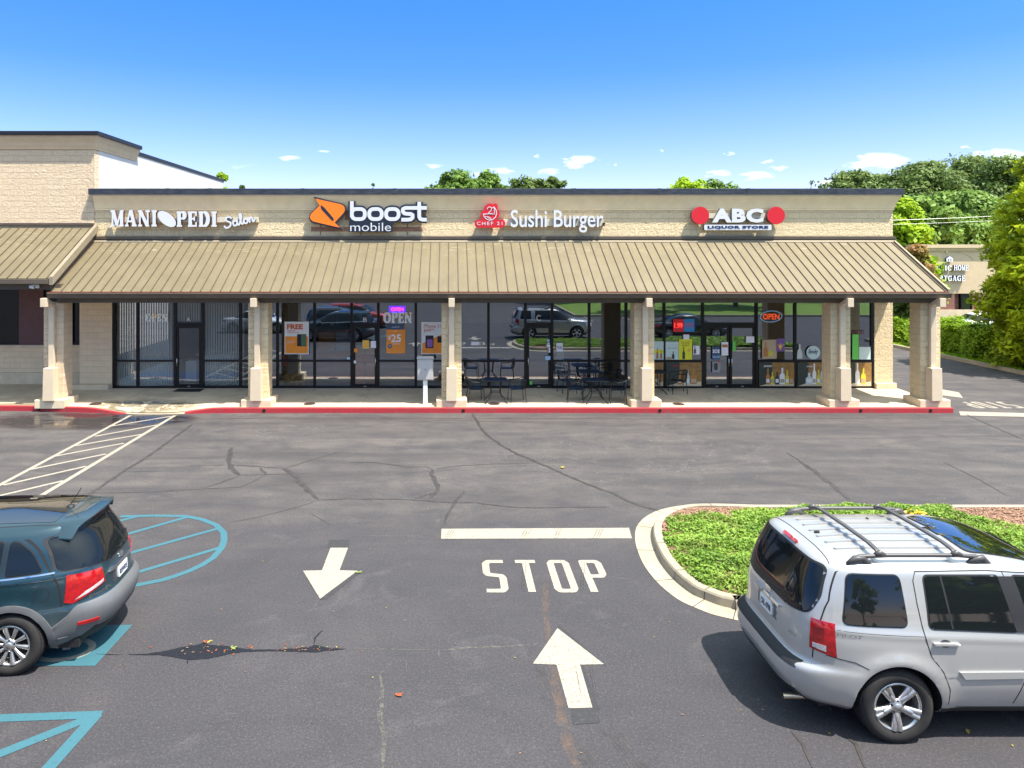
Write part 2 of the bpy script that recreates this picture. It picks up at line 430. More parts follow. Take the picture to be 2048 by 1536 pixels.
    rr=t.mix(wn,t.ramp(mid,[(.3,.78),(.7,.92)]),(.09,.09,.09)); t.lk(rr,t.p.inputs['Roughness'])
    t.p.inputs['Specular IOR Level'].default_value=.35
    hh=t.math('MULTIPLY',t.math('ADD',fine,t.math('MULTIPLY',agg,.6)),t.math('SUBTRACT',1.0,wn)); t.bump(hh,.55,.006)
    return t.m
M['asphalt']=_asphalt()
def _concrete(name,c,joints=False,wet=False):
    t=NT(name); x,y,z=t.xyz(); n=t.noise(1.2,6,.65,dist=.5); f=t.noise(45,3,.7)
    col=t.ramp(n,[(.28,tuple(q*.72 for q in c)),(.5,c),(.75,tuple(min(1,q*1.2) for q in c))])
    col=t.mix(t.ramp(f,[(.35,.35),(.55,0)]),col,tuple(q*.6 for q in c))
    st=t.noise(.8,5,.7,dist=1.5); col=t.mix(t.ramp(st,[(.55,0),(.7,.45)]),col,tuple(q*.5 for q in c))
    if joints:
        fx=t.math('FRACT',t.math('DIVIDE',t.math('ADD',x,30.55),1.98)); j=t.ramp(fx,[(.0,1),(.008,0)]);
        col=t.mix(t.math('MULTIPLY',j,.8),col,(.05,.045,.04))
    rough=.85
    if wet:
        a=t.math('DIVIDE',t.math('SUBTRACT',x,-9.9),1.9); b=t.math('DIVIDE',t.math('SUBTRACT',y,23.0),.75)
        zz=t.ramp(t.math('ADD',t.math('MULTIPLY',a,a),t.math('MULTIPLY',b,b)),[(.4,1),(1,0)])
        wn=t.math('MULTIPLY',zz,t.ramp(t.noise(2.2,6,.75,dist=1.5),[(.42,0),(.47,1)]))
        a2=t.math('DIVIDE',t.math('SUBTRACT',x,-13.8),1.5); b2=t.math('DIVIDE',t.math('SUBTRACT',y,22.95),.3)
        z2=t.ramp(t.math('ADD',t.math('MULTIPLY',a2,a2),t.math('MULTIPLY',b2,b2)),[(.4,1),(1,0)]); wn=t.math('MAXIMUM',wn,t.math('MULTIPLY',z2,.8))
        col=t.mix(t.math('MULTIPLY',wn,.7),col,(.085,.072,.03)); rough=t.mix(wn,(.85,.85,.85),(.25,.25,.25))
    t.lk(col,t.p.inputs['Base Color']); t.set(Roughness=rough); t.bump(t.math('ADD',f,n),.3,.008); return t.m
M['walk']=_concrete('sidewalk_concrete',(.60,.49,.335),True,True)
M['kerb']=_concrete('kerb_concrete',(.34,.285,.205))
M['gutterpan']=_concrete('gutter_pan_concrete',(.36,.305,.22))
def _worn(name,c,under,amt=.5,scale=14,rough=.7):
    t=NT(name); n=t.noise(scale,7,.75,dist=.4); n2=t.noise(1.2,4,.6); f=t.noise(90,2,.7)
    col=t.mix(t.ramp(n,[(amt,0),(amt+.12,.75)]),c,under)
    col=t.mix(t.ramp(n2,[(.4,0),(.75,.3)]),col,tuple(q*.72 for q in c)); col=t.mix(t.ramp(f,[(.3,.25),(.45,0)]),col,under)
    t.lk(col,t.p.inputs['Base Color']); t.set(Roughness=rough); t.bump(f,.4,.004); return t.m
M['redkerb']=_worn('red_kerb_paint',(.38,.014,.024),(.16,.07,.055),.50,12)
M['whitepaint']=_worn('white_road_paint',(.345,.305,.240),(.10,.092,.082),.50,30)
M['oldpatch']=_worn('dark_seal_patch',(.030,.029,.031),(.09,.085,.085),.56,20,.85)
M['bluepaint']=_worn('blue_road_paint',(.034,.125,.155),(.045,.065,.075),.54,22)
M['greypaint']=_worn('faded_symbol_paint',(.30,.30,.25),(.06,.12,.14),.55,11)
M['tar']=simple('crack_sealant',(.046,.040,.038),.55,var=.35,scale=5,bump=.3,bscale=30)
M['hole']=simple('pothole_base',(.006,.006,.010),.45,var=.4,scale=20,bump=.8,bscale=60)
def _faint(name,c,a0,a1,amax,scale):
    t=NT(name); n=t.noise(scale,6,.75,dist=.6); t.lk(t.ramp(t.noise(20,3,.6),[(.3,tuple(q*.7 for q in c)),(.7,c)]),t.p.inputs['Base Color']); t.set(Roughness=.9)
    t.lk(t.ramp(n,[(a0,0),(a1,amax)]),t.p.inputs['Alpha']); return t.m
M['rustdirt']=_faint('rust_run_off',(.19,.125,.09),.40,.66,.55,5)
M['paledust']=_faint('pale_mineral_crack',(.20,.185,.15),.42,.64,.7,14)
M['cover']=simple('drain_cover_iron',(.08,.045,.035),.6,.4,var=.3,scale=20)
M['black']=simple('black_plastic',(.012,.012,.013),.5,0,var=.1)
M['blackhole']=simple('pipe_hole',(.004,.004,.004),.9,0,var=0)
M['mat']=simple('rubber_mat',(.012,.012,.013),.9,0,var=.3,scale=40,bump=.6,bscale=80)
M['offwhite']=simple('sign_face_white',(.66,.66,.66),.35,var=.02)
M['raceway']=simple('raceway_beige',(.66,.58,.44),.5,var=.04)
M['sidebrown']=simple('sign_return_brown',(.12,.05,.045),.5,var=.1)
M['sidegrey']=simple('sign_return_grey',(.16,.15,.14),.45,.3,var=.1)
M['navyface']=simple('sign_backing_navy',(.014,.020,.034),.3,var=.1)
M['orange']=simple('sign_orange',(.95,.20,.008),.35,var=.03)
M['red']=simple('sign_red',(.62,.006,.018),.55,var=.03)
M['navy']=simple('navy_lettering',(.01,.02,.10),.4,var=0)
M['brickred']=simple('exposed_brick_shade',(.34,.18,.11),.9,var=.25,scale=12,bump=.5)
M['cabinet']=simple('cabinet_enamel',(.50,.48,.45),.4,.1,var=.04)
M['galv']=simple('galvanised_steel',(.45,.45,.44),.35,.8,var=.1)
M['chrome']=simple('chrome',(.75,.75,.76),.12,1.0,var=0)
M['inwall']=simple('interior_wall',(.32,.32,.31),.8,var=.05)
M['inwall_dark']=simple('interior_wall_dark',(.16,.16,.165),.8,var=.05)
M['infloor']=simple('interior_floor',(.15,.13,.11),.5,var=.15)
M['blind']=simple('blind_slat',(.36,.39,.35),.6,var=.03)
M['counter']=simple('counter_laminate',(.70,.70,.68),.4,var=.03)
def emis(name,c,s=1.0):
    t=NT(name); t.p.inputs['Base Color'].default_value=(*[q*.6 for q in c],1); t.p.inputs['Emission Color'].default_value=(*c,1); t.p.inputs['Emission Strength'].default_value=s; return t.m
M['neon_red']=emis('neon_red',(1,.05,.03),.8); M['neon_blue']=emis('neon_blue',(.10,.03,.8),.55); M['neon_cyan']=emis('neon_pale_blue',(.25,.45,.7),.12); M['neon_orange']=emis('neon_orange',(1,.12,.03),.18)
def _glass(name,refl=.34,tint=(.62,.66,.66)):
    t=NT(name); t.n.remove(t.p)
    tr=t.new('ShaderNodeBsdfTransparent'); tr.inputs[0].default_value=(*tint,1)
    gl=t.new('ShaderNodeBsdfGlossy'); gl.inputs['Roughness'].default_value=.005; gl.inputs['Color'].default_value=(.76,.85,1,1)
    nz=t.noise(.5,3,.5); b=t.new('ShaderNodeBump'); b.inputs['Strength'].default_value=.02; b.inputs['Distance'].default_value=.02; t.lk(nz,b.inputs['Height']); t.lk(b.outputs[0],gl.inputs['Normal'])
    fr=t.new('ShaderNodeFresnel'); fr.inputs['IOR'].default_value=1.5
    f=t.math('ADD',t.math('MULTIPLY',fr.outputs[0],.7),refl,clamp=True)
    mx=t.new('ShaderNodeMixShader'); t.lk(f,mx.inputs[0]); t.lk(tr.outputs[0],mx.inputs[1]); t.lk(gl.outputs[0],mx.inputs[2]); t.lk(mx.outputs[0],t.out.inputs['Surface']); return t.m
M['glass']=_glass('storefront_glass',.27)
M['glassA']=_glass('salon_glass',.10,(.92,.95,.93))
def _brick():
    t=NT('red_brick'); x,y,z=t.xyz(); u=t.math('ADD',x,y); cb=t.new('ShaderNodeCombineXYZ'); t.lk(u,cb.inputs[0]); t.lk(z,cb.inputs[1])
    b=t.new('ShaderNodeTexBrick'); b.inputs['Scale'].default_value=1; b.inputs['Brick Width'].default_value=.24; b.inputs['Row Height'].default_value=.09; b.inputs['Mortar Size'].default_value=.010
    b.inputs['Color1'].default_value=(.26,.075,.045,1); b.inputs['Color2'].default_value=(.17,.05,.035,1); b.inputs['Mortar'].default_value=(.36,.28,.22,1)
    t.lk(cb.outputs[0],b.inputs['Vector']); t.lk(b.outputs[0],t.p.inputs['Base Color']); t.set(Roughness=.9); return t.m
M['brick']=_brick()
def leafmat(name,c,c2,trans=.35,g=1.5,dead=0):
    c=tuple(min(.9,q*g) for q in c); c2=tuple(min(.9,q*g) for q in c2)
    t=NT(name); oi=t.new('ShaderNodeObjectInfo'); n=t.noise(.55,3,.6); n2=t.noise(6,2,.7)
    at=t.new('ShaderNodeAttribute'); at.attribute_name='tone'
    col=t.mix(at.outputs['Fac'],c,c2); col=t.mix(t.ramp(n,[(.35,0),(.7,.35)]),col,tuple(min(1,q*1.35) for q in c2))
    if dead: col=t.mix(t.ramp(t.noise(1.6,5,.75,dist=.6),[(.50,0),(.64,dead)]),col,(.16,.115,.05))
    t.lk(col,t.p.inputs['Base Color']); t.set(Roughness=.55); t.p.inputs['Specular IOR Level'].default_value=.25
    tl=t.new('ShaderNodeBsdfTranslucent'); t.lk(col,tl.inputs[0]); mx=t.new('ShaderNodeMixShader'); mx.inputs[0].default_value=trans
    t.lk(t.p.outputs[0],mx.inputs[1]); t.lk(tl.outputs[0],mx.inputs[2]); t.lk(mx.outputs[0],t.out.inputs['Surface']); return t.m
M['leaf_dark']=leafmat('oak_leaves',(.045,.078,.020),(.135,.185,.045))
M['leaf_mid']=leafmat('maple_leaves',(.055,.105,.020),(.145,.225,.040))
M['leaf_lime']=leafmat('lime_leaves',(.12,.21,.012),(.30,.40,.02),.45)
M['leaf_conifer']=leafmat('cypress_foliage',(.085,.13,.010),(.33,.38,.012),.4)
M['leaf_myrtle']=leafmat('myrtle_leaves',(.11,.15,.02),(.26,.13,.05))
M['leaf_hedge']=leafmat('hedge_leaves',(.045,.10,.008),(.20,.30,.010),.4)
M['leaf_cover']=leafmat('juniper_cover',(.055,.115,.014),(.195,.290,.045),.3,dead=.4)
M['bark']=simple('bark',(.10,.075,.055),.9,var=.3,scale=8,bump=.8,bscale=20)
def _grass():
    t=NT('lawn'); n=t.noise(2,6,.7); f=t.noise(60,3,.8); c=t.ramp(n,[(.3,(.10,.19,.015)),(.7,(.20,.30,.025))]); c=t.mix(t.ramp(f,[(.4,.5),(.6,0)]),c,(.05,.09,.01)); t.lk(c,t.p.inputs['Base Color']); t.set(Roughness=.9); t.bump(f,.8,.03); return t.m
M['grass']=_grass()
def _mulch():
    t=NT('mulch'); f=t.noise(40,4,.8,stretch=(1,3,1)); c=t.ramp(f,[(.3,(.05,.025,.015)),(.5,(.22,.11,.065)),(.7,(.40,.25,.16))]); t.lk(c,t.p.inputs['Base Color']); t.set(Roughness=.95); t.bump(f,1,.03); return t.m
M['mulch']=_mulch()
def paint(name,c,metal=.0,rough=.3,coat=1.0,flake=True):
    t=NT(name); t.set(Roughness=rough,Metallic=metal); n=t.noise(1.3,4,.5); f=t.noise(900,1,.5)
    col=t.mix(t.ramp(n,[(.35,0),(.7,.12)]),c,tuple(q*.8 for q in c)); 
    x,y,z=t.xyz(); dust=t.math('MULTIPLY',t.ramp(z,[(.25,.5),(.8,0)]),t.ramp(t.noise(3,5,.7),[(.35,.2),(.7,1)]))
    col=t.mix(dust,col,(.30,.27,.23))
    t.lk(col,t.p.inputs['Base Color']); t.p.inputs['Coat Weight'].default_value=coat; t.p.inputs['Coat Roughness'].default_value=.04
    return t.m
M['silver']=paint('silver_paint',(.44,.43,.41),.40,.34)
M['teal']=paint('dark_teal_paint',(.016,.048,.064),.45,.30)
M['carblack']=paint('black_paint',(.012,.012,.014),.2,.25)
M['carwhite']=paint('white_paint',(.78,.78,.77),.0,.3)
M['cargrey']=paint('dark_grey_paint',(.05,.055,.065),.4,.3)
M['carblue']=paint('blue_paint',(.03,.08,.20),.5,.3)
M['carred']=paint('red_paint',(.35,.015,.012),.3,.3)
M['cladding']=simple('grey_bumper_plastic',(.135,.138,.14),.42,.15,var=.06,scale=3)
M['tint']=simple('tinted_glass',(.008,.010,.011),.03,0,var=0,Specular_IOR_Level=.5)
M['tint_gloss']=simple('gloss_black_roof_glass',(.006,.008,.010),.02,0,var=0,Specular_IOR_Level=.9,Coat_Weight=1.0)
def _tail():
    t=NT('tail_lamp_red'); w=t.new('ShaderNodeTexWave'); w.inputs['Scale'].default_value=9; w.bands_direction='Z'; t.lk(t.coord(),w.inputs['Vector']); t.lk(t.ramp(t.noise(18,3,.6),[(.35,(.26,.002,.004)),(.65,(.42,.004,.007))]),t.p.inputs['Base Color']); t.set(Roughness=.12); t.p.inputs['Coat Weight'].default_value=1.0; return t.m
M['tail']=_tail()
M['taildark']=simple('tail_lamp_dark_red',(.22,.002,.004),.15,0,var=.2,Coat_Weight=1.0)
M['lampclear']=simple('clear_lamp',(.62,.58,.58),.12,.3,var=.3,scale=40,Coat_Weight=1.0)
def _tyre():
    t=NT('tyre_rubber'); n=t.noise(4,4,.6); t.lk(t.ramp(n,[(.3,(.012,.011,.011)),(.75,(.030,.027,.023))]),t.p.inputs['Base Color']); t.set(Roughness=.85)
    t.bump(t.noise(60,2),.2,.004); return t.m
M['tyre']=_tyre()
M['alloy']=simple('alloy_rim',(.62,.60,.58),.25,.85,var=.1,scale=10)
M['alloydark']=simple('brake_dark',(.03,.028,.027),.6,.5,var=.3)
M['gap']=simple('panel_gap',(.008,.008,.008),.8,0,var=0)
M['rubber']=simple('black_rubber',(.014,.014,.015),.6,0,var=.1)
M['plate']=simple('licence_plate_face',(.72,.74,.72),.4,.1,var=.05,scale=30)
M['exhaust']=simple('exhaust_pipe',(.5,.42,.3),.3,.9,var=.2)
M['smear']=_faint('rubber_smear',(.06,.055,.05),.35,.6,.6,18)
# ------------------------------------------------------------------ ground and paving
YS=25.35; YW=25.30; XL=-12.65; XR=15.78
def strip(name, xs, ys, zf, m, label=None):
    """grid sheet over xs, ys(x) rows"""
    vs=[];fs=[];n=len(ys(xs[0]))
    for x in xs:
        for y in ys(x): vs.append((x,y,zf(x,y)))
    for i in range(len(xs)-1):
        for j in range(n-1):
            a=i*n+j; fs.append((a,a+n,a+n+1,a+1))
    o=mesh_obj(name,vs,fs,m,smooth=False,kind='structure')
    if label: o['label']=label
    return o
mesh_obj('asphalt_ground',[(-400,-300,0),(400,-300,0),(400,700,0),(-400,700,0)],[(0,1,2,3)],M['asphalt'],kind='structure')['label']='grey asphalt car park with cracks and tyre smears'

def sst(a,b,x):
    t=max(0,min(1,(x-a)/(b-a))); return t*t*(3-2*t)
def yk(x):   # face of the kerb
    y=22.47 + .30*(1-sst(-14.2,-10.6,x))
    y-= .20*math.exp(-((x+9.3)/1.3)**2)
    return y
def zk(x):   # height of the kerb, dropped at the ramp
    return .15*(sst(-8.9,-7.3,x)+1-sst(-11.6,-10.0,x)) + .008
XE=15.93
xs=[-60,-30,-20]+[-16+i*.25 for i in range(0,128)]; xs=[x for x in xs if x<XE-.05]+[XE]
def walk_rows(x): 
    k=yk(x)+.16; return [k,k+.25,k+.7,k+1.5,k+2.2,25.35,26.3]
def walk_z(x,y):
    t=min(1,(y-yk(x))/ (25.35-yk(x))); t1=min(1,(y-yk(x))/1.6)
    return zk(x)+(.15+.008-zk(x))*t1+.088*max(0,t)
strip('sidewalk',xs,walk_rows,walk_z,M['walk'],'concrete sidewalk under the canopy, damp by the ramp')
strip('kerb_top',xs,lambda x:[yk(x)+.085,yk(x)+.16],lambda x,y:zk(x)+.001,M['kerb'],'pale concrete edge of the kerb')
# red painted kerb: face and nose, drawn only where painted
def redrun(name,x0,x1,label):
    q=[x0]+[x for x in xs if x0<x<x1]+[x1]
    vs=[];fs=[]
    for x in q:
        vs+=[(x,yk(x)-.01,0),(x,yk(x),zk(x)-.012),(x,yk(x)+.014,zk(x)+.003),(x,yk(x)+.086,zk(x)+.004)]
    for i in range(len(q)-1):
        for j in range(3):
            a=i*4+j; fs.append((a,a+4,a+5,a+1))
    n=len(vs)-4; vs+= [(q[-1],yk(q[-1])+.086,0)]; fs.append((n,n+4,n+3,n+2,n+1))
    o=mesh_obj(name,vs,fs,M['redkerb'],kind='structure'); o['label']=label
redrun('red_kerb',-60,-10.2,'red painted kerb before the neighbouring wing')
redrun('red_kerb',-8.35,XE,'long red painted kerb along the shops')
q=[x for x in xs if -10.2<x<-8.35]; q=[-10.2]+q+[-8.35]
vs=[];fs=[]
for x in q: vs+=[(x,yk(x)-.03,.004),(x,yk(x)+.086,zk(x)+.002)]
for i in range(len(q)-1): fs.append((i*2,i*2+2,i*2+3,i*2+1))
mesh_obj('ramp_kerb',vs,fs,M['kerb'],kind='structure')
# end of the walk at the right, with the strip along the side wall
b=MB(); b.box(XE-.02,XE,yk(15)+.09,26.3,0,.15); b.build('sidewalk_end',M['kerb'],kind='structure')
b=MB(); b.box(15.78,16.25,25.5,45,.0,.12); b.build('side_kerb',M['kerb'],kind='structure')

# ------------------------------------------------------------------ painted markings
PZ=.005
ground_flat('stop_line',[[(883,1058),(1258,1056),(1264,1077),(882,1078)]],PZ,M['whitepaint'],label='broad white stop line')
def gpoly(L): return [Vector(p) for p in L]
# STOP letters
def stop_word(x0,x1,y0,y1,w,rot=False):
    gw=(x1-x0)/(4*1+3*.45); P=[]; h=y1-y0; c=.10
    def L(k,pts,closed=False):
        ox=x0+k*gw*1.45
        pts=[Vector((ox+w/2+u*(gw-w), y0+w/2+v*(h-w))) for u,v in pts]
        P.extend(stroke_polys(pts,w,closed,caps=w*.35 if not closed else 0))
    L(0,[(1,1),(.2,1),(0,.93),(0,.6),(.12,.53),(.88,.49),(1,.42),(1,.07),(.85,0),(.05,0)])
    L(1,[(0,1),(1,1)]); L(1,[(.5,1),(.5,0)])
    L(2,[(.14,1),(.86,1),(1,.93),(1,.07),(.86,0),(.14,0),(0,.07),(0,.93)],True)
    L(3,[(0,0),(0,1),(.85,1),(1,.93),(1,.55),(.85,.48),(.05,.48)])
    if rot:
        cx,cy=(x0+x1)/2,(y0+y1)/2; P=[[Vector((2*cx-p.x,2*cy-p.y)) for p in q] for q in P]
    return P
ground_world('stop_lettering',stop_word(.52,2.47,10.60,11.72,.115),PZ,M['whitepaint'],label='white STOP painted below the stop line')
ground_world('stop_lettering',stop_word(17.2,18.8,23.15,24.15,.11,True),PZ,M['whitepaint'],label='white STOP seen upside down on the side road')
ground_flat('stop_line',[[(1918,823),(2150,829),(2150,836),(1921,831)]],PZ,M['whitepaint'],label='white stop line from the end of the red kerb')
ground_flat('arrow_marking',[[(1840,768),(1885,779),(1918,785),(1926,796),(1886,791),(1840,786)]],PZ,M['whitepaint'],label='white arrow behind the corner column')
ground_flat('dark_patch',[[(1143,1408),(1190,1406),(1201,1446),(1146,1450)]],.004,M['oldpatch'])
ground_flat('dark_patch',[[(658,1080),(700,1080),(697,1096),(655,1096)]],.004,M['oldpatch'])
ground_flat('dark_patch',[[(1118,1250),(1112,1262),(1150,1300),(1212,1332),(1206,1326)]],.0035,M['oldpatch'])
ground_flat('dark_patch',[[(1160,1331),(1166,1331),(1200,1420),(1184,1417)]],.0035,M['oldpatch'])
ground_flat('dark_patch',[[(606,1143),(640,1200),(652,1200),(724,1143),(714,1143),(641,1194)]],.0035,M['oldpatch'])
ground_flat('arrow_marking',[[(661,1096),(696,1096),(679,1141),(715,1142),(640,1198),(606,1142),(644,1141)]],PZ,M['whitepaint'],label='white arrow pointing away from the shops')
ground_flat('arrow_marking',[[(1115,1257),(1208,1329),(1160,1330),(1185,1416),(1137,1417),(1113,1330),(1066,1328)]],PZ,M['whitepaint'],label='white arrow pointing at the shops')
def off(pts,sx,ox,oy): return [(ox+x/sx,oy+y/sx) for x,y in pts]
# white hatched aisle
P=[]
def gs(pts,w,closed=False,caps=0): return stroke_polys([G(*p).to_2d() for p in pts],w,closed,caps)
P+=gs([(261,831),(-30,986)],.11); P+=gs([(350,831),(60,1005)],.12)
for a,b in (((650,95),(1000,38)),((555,155),(920,88)),((440,210),(835,142)),((300,275),(725,195)),((170,350),(620,258)),((20,440),(505,330)),((-120,530),(370,415)),((-260,640),(240,500))):
    (p,),(q2,)=off([a],2.926,0,820),off([b],2.926,0,820); P+=gs([p,q2],.10)
ground_world('hatched_aisle_marking',P,PZ,M['whitepaint'],label='white hatched aisle leading to the ramp')
# blue marks
L=off([(880,268),(1130,262),(1360,266),(1480,290),(1580,330),(1636,385),(1640,440),(1620,500),(1560,570),(1480,622),(1380,668),(1270,708),(1180,735),(1030,765),(900,785)],3.658,0,960)
P=gs(L,.115)
for a,b in (((780,440),(1360,275)),((900,550),(1600,355)),((960,690),(1605,498)),((760,330),(1010,266))):
    P+=gs(off([a,b],3.658,0,960),.10)
ground_world('hatched_loop_marking',P,PZ,M['bluepaint'],label='pale blue rounded hatched bay beside the teal car')
P=gs([(193,1430),(-60,1439)],.13,caps=.05)+gs([(190,1432),(-60,1532)],.13)+gs([(193,1430),(60,1578)],.14)+gs([(-60,1590),(60,1540)],.0001)
ground_world('bay_corner_marking',P[:-1],PZ,M['bluepaint'],label='pale blue hatched corner at the bottom edge')
ground_world('accessible_bay_marking',[[Vector(p) for p in ((-5.45,8.72),(-4.36,8.72),(-4.33,9.68),(-5.45,9.68))]],.004,M['bluepaint'],label='blue accessible parking square under the teal car')
P=stroke_polys([Vector((-4.95+.36*math.cos(a),9.08+.24*math.sin(a))) for a in [R(-170+i*14) for i in range(18)]],.085)
P+=stroke_polys([Vector((-5.05,9.2)),(-4.95,9.45),(-4.75,9.45)],.085)+stroke_polys([Vector((-4.75,9.54)),(-4.72,9.54)],.1)
ground_world('wheelchair_symbol',P,.0065,M['greypaint'],label='faded wheelchair symbol on the blue square')
# crack sealant runs, widths in metres
def tar(pts,w,z=.004,m=None,seedv=0):
    rnd=random.Random(len(pts)*31+int(pts[0][0])); Q=[G(*p).to_2d() for p in pts]; out=[]
    fine=[]
    for a,b in zip(Q[:-1],Q[1:]):
        n=max(2,int((b-a).length/.12))
        for k in range(n): fine.append(a.lerp(b,k/n)+Vector((rnd.uniform(-1,1),rnd.uniform(-1,1)))*w*.22)
    fine.append(Q[-1]); left=[];right=[]
    for i,p in enumerate(fine):
        d=(fine[min(i+1,len(fine)-1)]-fine[max(i-1,0)]); d=d.normalized() if d.length>0 else Vector((1,0)); nn=Vector((-d.y,d.x))
        e=min(1,.25+i/3,.25+(len(fine)-1-i)/3); ww=w*.5*e*rnd.uniform(.65,1.3)
        left.append(p+nn*ww); right.append(p-nn*ww)
    vs=[(p.x,p.y,z) for p in left+right]; n=len(left)
    fs=[(i+n,i+1+n,i+1,i) for i in range(n-1)]
    return vs,fs
def tars(name,runs,m,z0=.0028):
    b=MB()
    for i,(pts,w) in enumerate(runs):
        b.add(*tar(pts,w,z0+.00012*i))
    o=mesh_obj(name,b.v,b.f,m,kind='structure'); return o
A=lambda pts:off(pts,2.926,0,820); B=lambda pts:off(pts,2.926,700,800)
runs=[(A([(1125,85),(1050,140),(920,235),(830,295),(735,350),(680,390),(590,450),(540,485),(470,525)]),.085),
 (A([(720,362),(950,358)]),.035),(A([(490,487),(850,482),(1190,462),(1400,452),(1480,420),(1560,378)]),.04),
 (A([(1190,458),(1290,425),(1400,385)]),.05),(A([(1357,220),(1338,280),(1342,315),(1370,360),(1405,385)]),.12),
 (A([(1350,322),(1480,328),(1640,340)]),.06),(A([(1410,382),(1560,378),(1800,373)]),.035),(A([(1520,335),(1560,378)]),.07),
 (A([(1650,340),(1720,380),(1765,430),(1810,480),(1865,525)]),.12),(A([(1660,345),(1800,300),(2000,240)]),.03),
 (A([(1865,528),(2048,518)]),.07),(A([(1865,530),(1700,580),(1500,630),(1340,660)]),.02),(A([(1090,330),(1350,322)]),.02),
 (A([(1810,600),(1930,670)]),.015),
 (B([(0,580),(260,580),(430,590),(620,602),(740,602),(860,618),(1010,632),(1250,628),(1500,627)]),.05),
 (B([(0,365),(150,367),(330,392),(450,392),(485,408)]),.05),(B([(485,405),(480,440),(500,485),(520,520),(485,555),(470,575)]),.11),
 (B([(500,402),(640,385),(850,375),(1050,372)]),.03),(B([(495,540),(380,580)]),.04),
 (B([(715,80),(765,160),(800,205),(880,262),(960,308),(1060,350),(1200,410),(1300,455),(1460,520),(1540,545),(1640,600),(1840,655)]),.085),
 (B([(1470,527),(1520,540)]),.15),(B([(830,240),(875,245)]),.12),(B([(670,535),(620,590),(590,640),(562,690),(555,730)]),.06),
 ([(1600,922),(1640,950),(1672,975),(1712,1012)],.11),([(1572,905),(1600,922)],.04),([(1888,925),(1950,955),(2015,992)],.03),
 ([(1930,828),(1990,855),(2048,880)],.06),([(0,842),(600,836),(1300,838),(1915,836)],.02),
 ([(1585,1465),(1605,1490),(1625,1536)],.06),([(1690,1470),(1712,1490),(1730,1536)],.05)]
tars('crack_sealant',runs,M['tar'])['label']='dark sealant run along the asphalt cracks'
C=lambda pts:off(pts,2.926,600,1020)
tars('pale_crack',[(C([(815,822),(1000,805),(1200,800),(1430,782)]),.035),(C([(470,960),(480,1060),(470,1200),(490,1350),(485,1520)]),.05),(C([(470,960),(540,895)]),.03),
 (C([(620,880),(625,960)]),.02),(C([(815,822),(812,860)]),.03),(C([(300,812),(500,815),(815,822)]),.02),(C([(375,152),(820,155)]),.02),(C([(105,520),(80,580),(30,600)]),.025),(C([(1200,385),(2030,405)]),.012)],M['paledust'])
tars('rust_stain',[(C([(1430,400),(1440,560),(1450,720),(1470,800)]),.09),(C([(1480,900),(1500,1050),(1530,1250),(1590,1400),(1640,1530)]),.13)],M['rustdirt'],.0012)
tars('tyre_smear',[([(a,1056),(a-12,1079)],.018) for a in (902,906,911,1052,1058,1063,1119,1124,1197,1203,1208)]+[([(a,1122),(a-5,1186)],.012) for a in (1047,1052,1165,1170)]+[([(a,1330),(a+14,1400)],.012) for a in (1178,1183,1150)],M['smear'],.0062)
# tyre scuffs: rows of short dark dashes
rnd=random.Random(5); b=MB()
for (p0,p1,wd,n) in (((1065,1300),(1100,1400),.12,70),((1215,1452),(1300,1560),.16,120),((1150,1485),(1215,1570),.14,110)):
    a=G(*p0).to_2d(); c=G(*p1).to_2d(); d=(c-a).normalized(); nn=Vector((-d.y,d.x))
    for i in range(n):
        t=rnd.random(); lane=rnd.choice((-1,-.5,0,.5,1))*wd*.5; p=a.lerp(c,t)+nn*(lane+rnd.uniform(-.01,.01)); l=rnd.uniform(.01,.04); w=rnd.uniform(.006,.012); zz=.0010+i*.00001
        b.add([(*(p-d*l-nn*w),zz),(*(p+d*l-nn*w),zz),(*(p+d*l+nn*w),zz),(*(p-d*l+nn*w),zz)],[(0,1,2,3)])
mesh_obj('tyre_scuffs',b.v,b.f,M['tar'],kind='structure')
# pothole strip
def jag(pts,amp,seed):
    rnd=random.Random(seed); Q=[G(*p).to_2d() for p in pts]; o=[]
    for i,a in enumerate(Q):
        c=Q[(i+1)%len(Q)]; n=max(1,int((c-a).length/.05))
        for k in range(n): o.append(a.lerp(c,k/n)+Vector((rnd.uniform(-1,1),rnd.uniform(-1,1)))*amp)
    return o
D=lambda pts:off(pts,2.926,0,1200)
hole=D([(690,322),(860,316),(960,300),(1060,278),(1160,262),(1195,248),(1215,262),(1290,268),(1400,282),(1480,292),(1600,290),(1700,286),(1790,278),(1850,265),(1920,282),(2030,288),(1920,298),(1840,308),(1760,305),(1620,300),(1500,302),(1420,305),(1330,320),(1220,345),(1110,352),(1000,335),(930,324),(800,322)])
ground_world('pothole',[jag(hole,.006,3)],.0045,M['hole'],label='long dark broken patch in the asphalt with fallen leaves')
tars('pothole_crack',[(D([(1838,268),(1840,225),(1888,178)]),.03),(D([(1100,350),(1100,372)]),.03),(D([(560,318),(700,322)]),.02)],M['hole'],.0046)

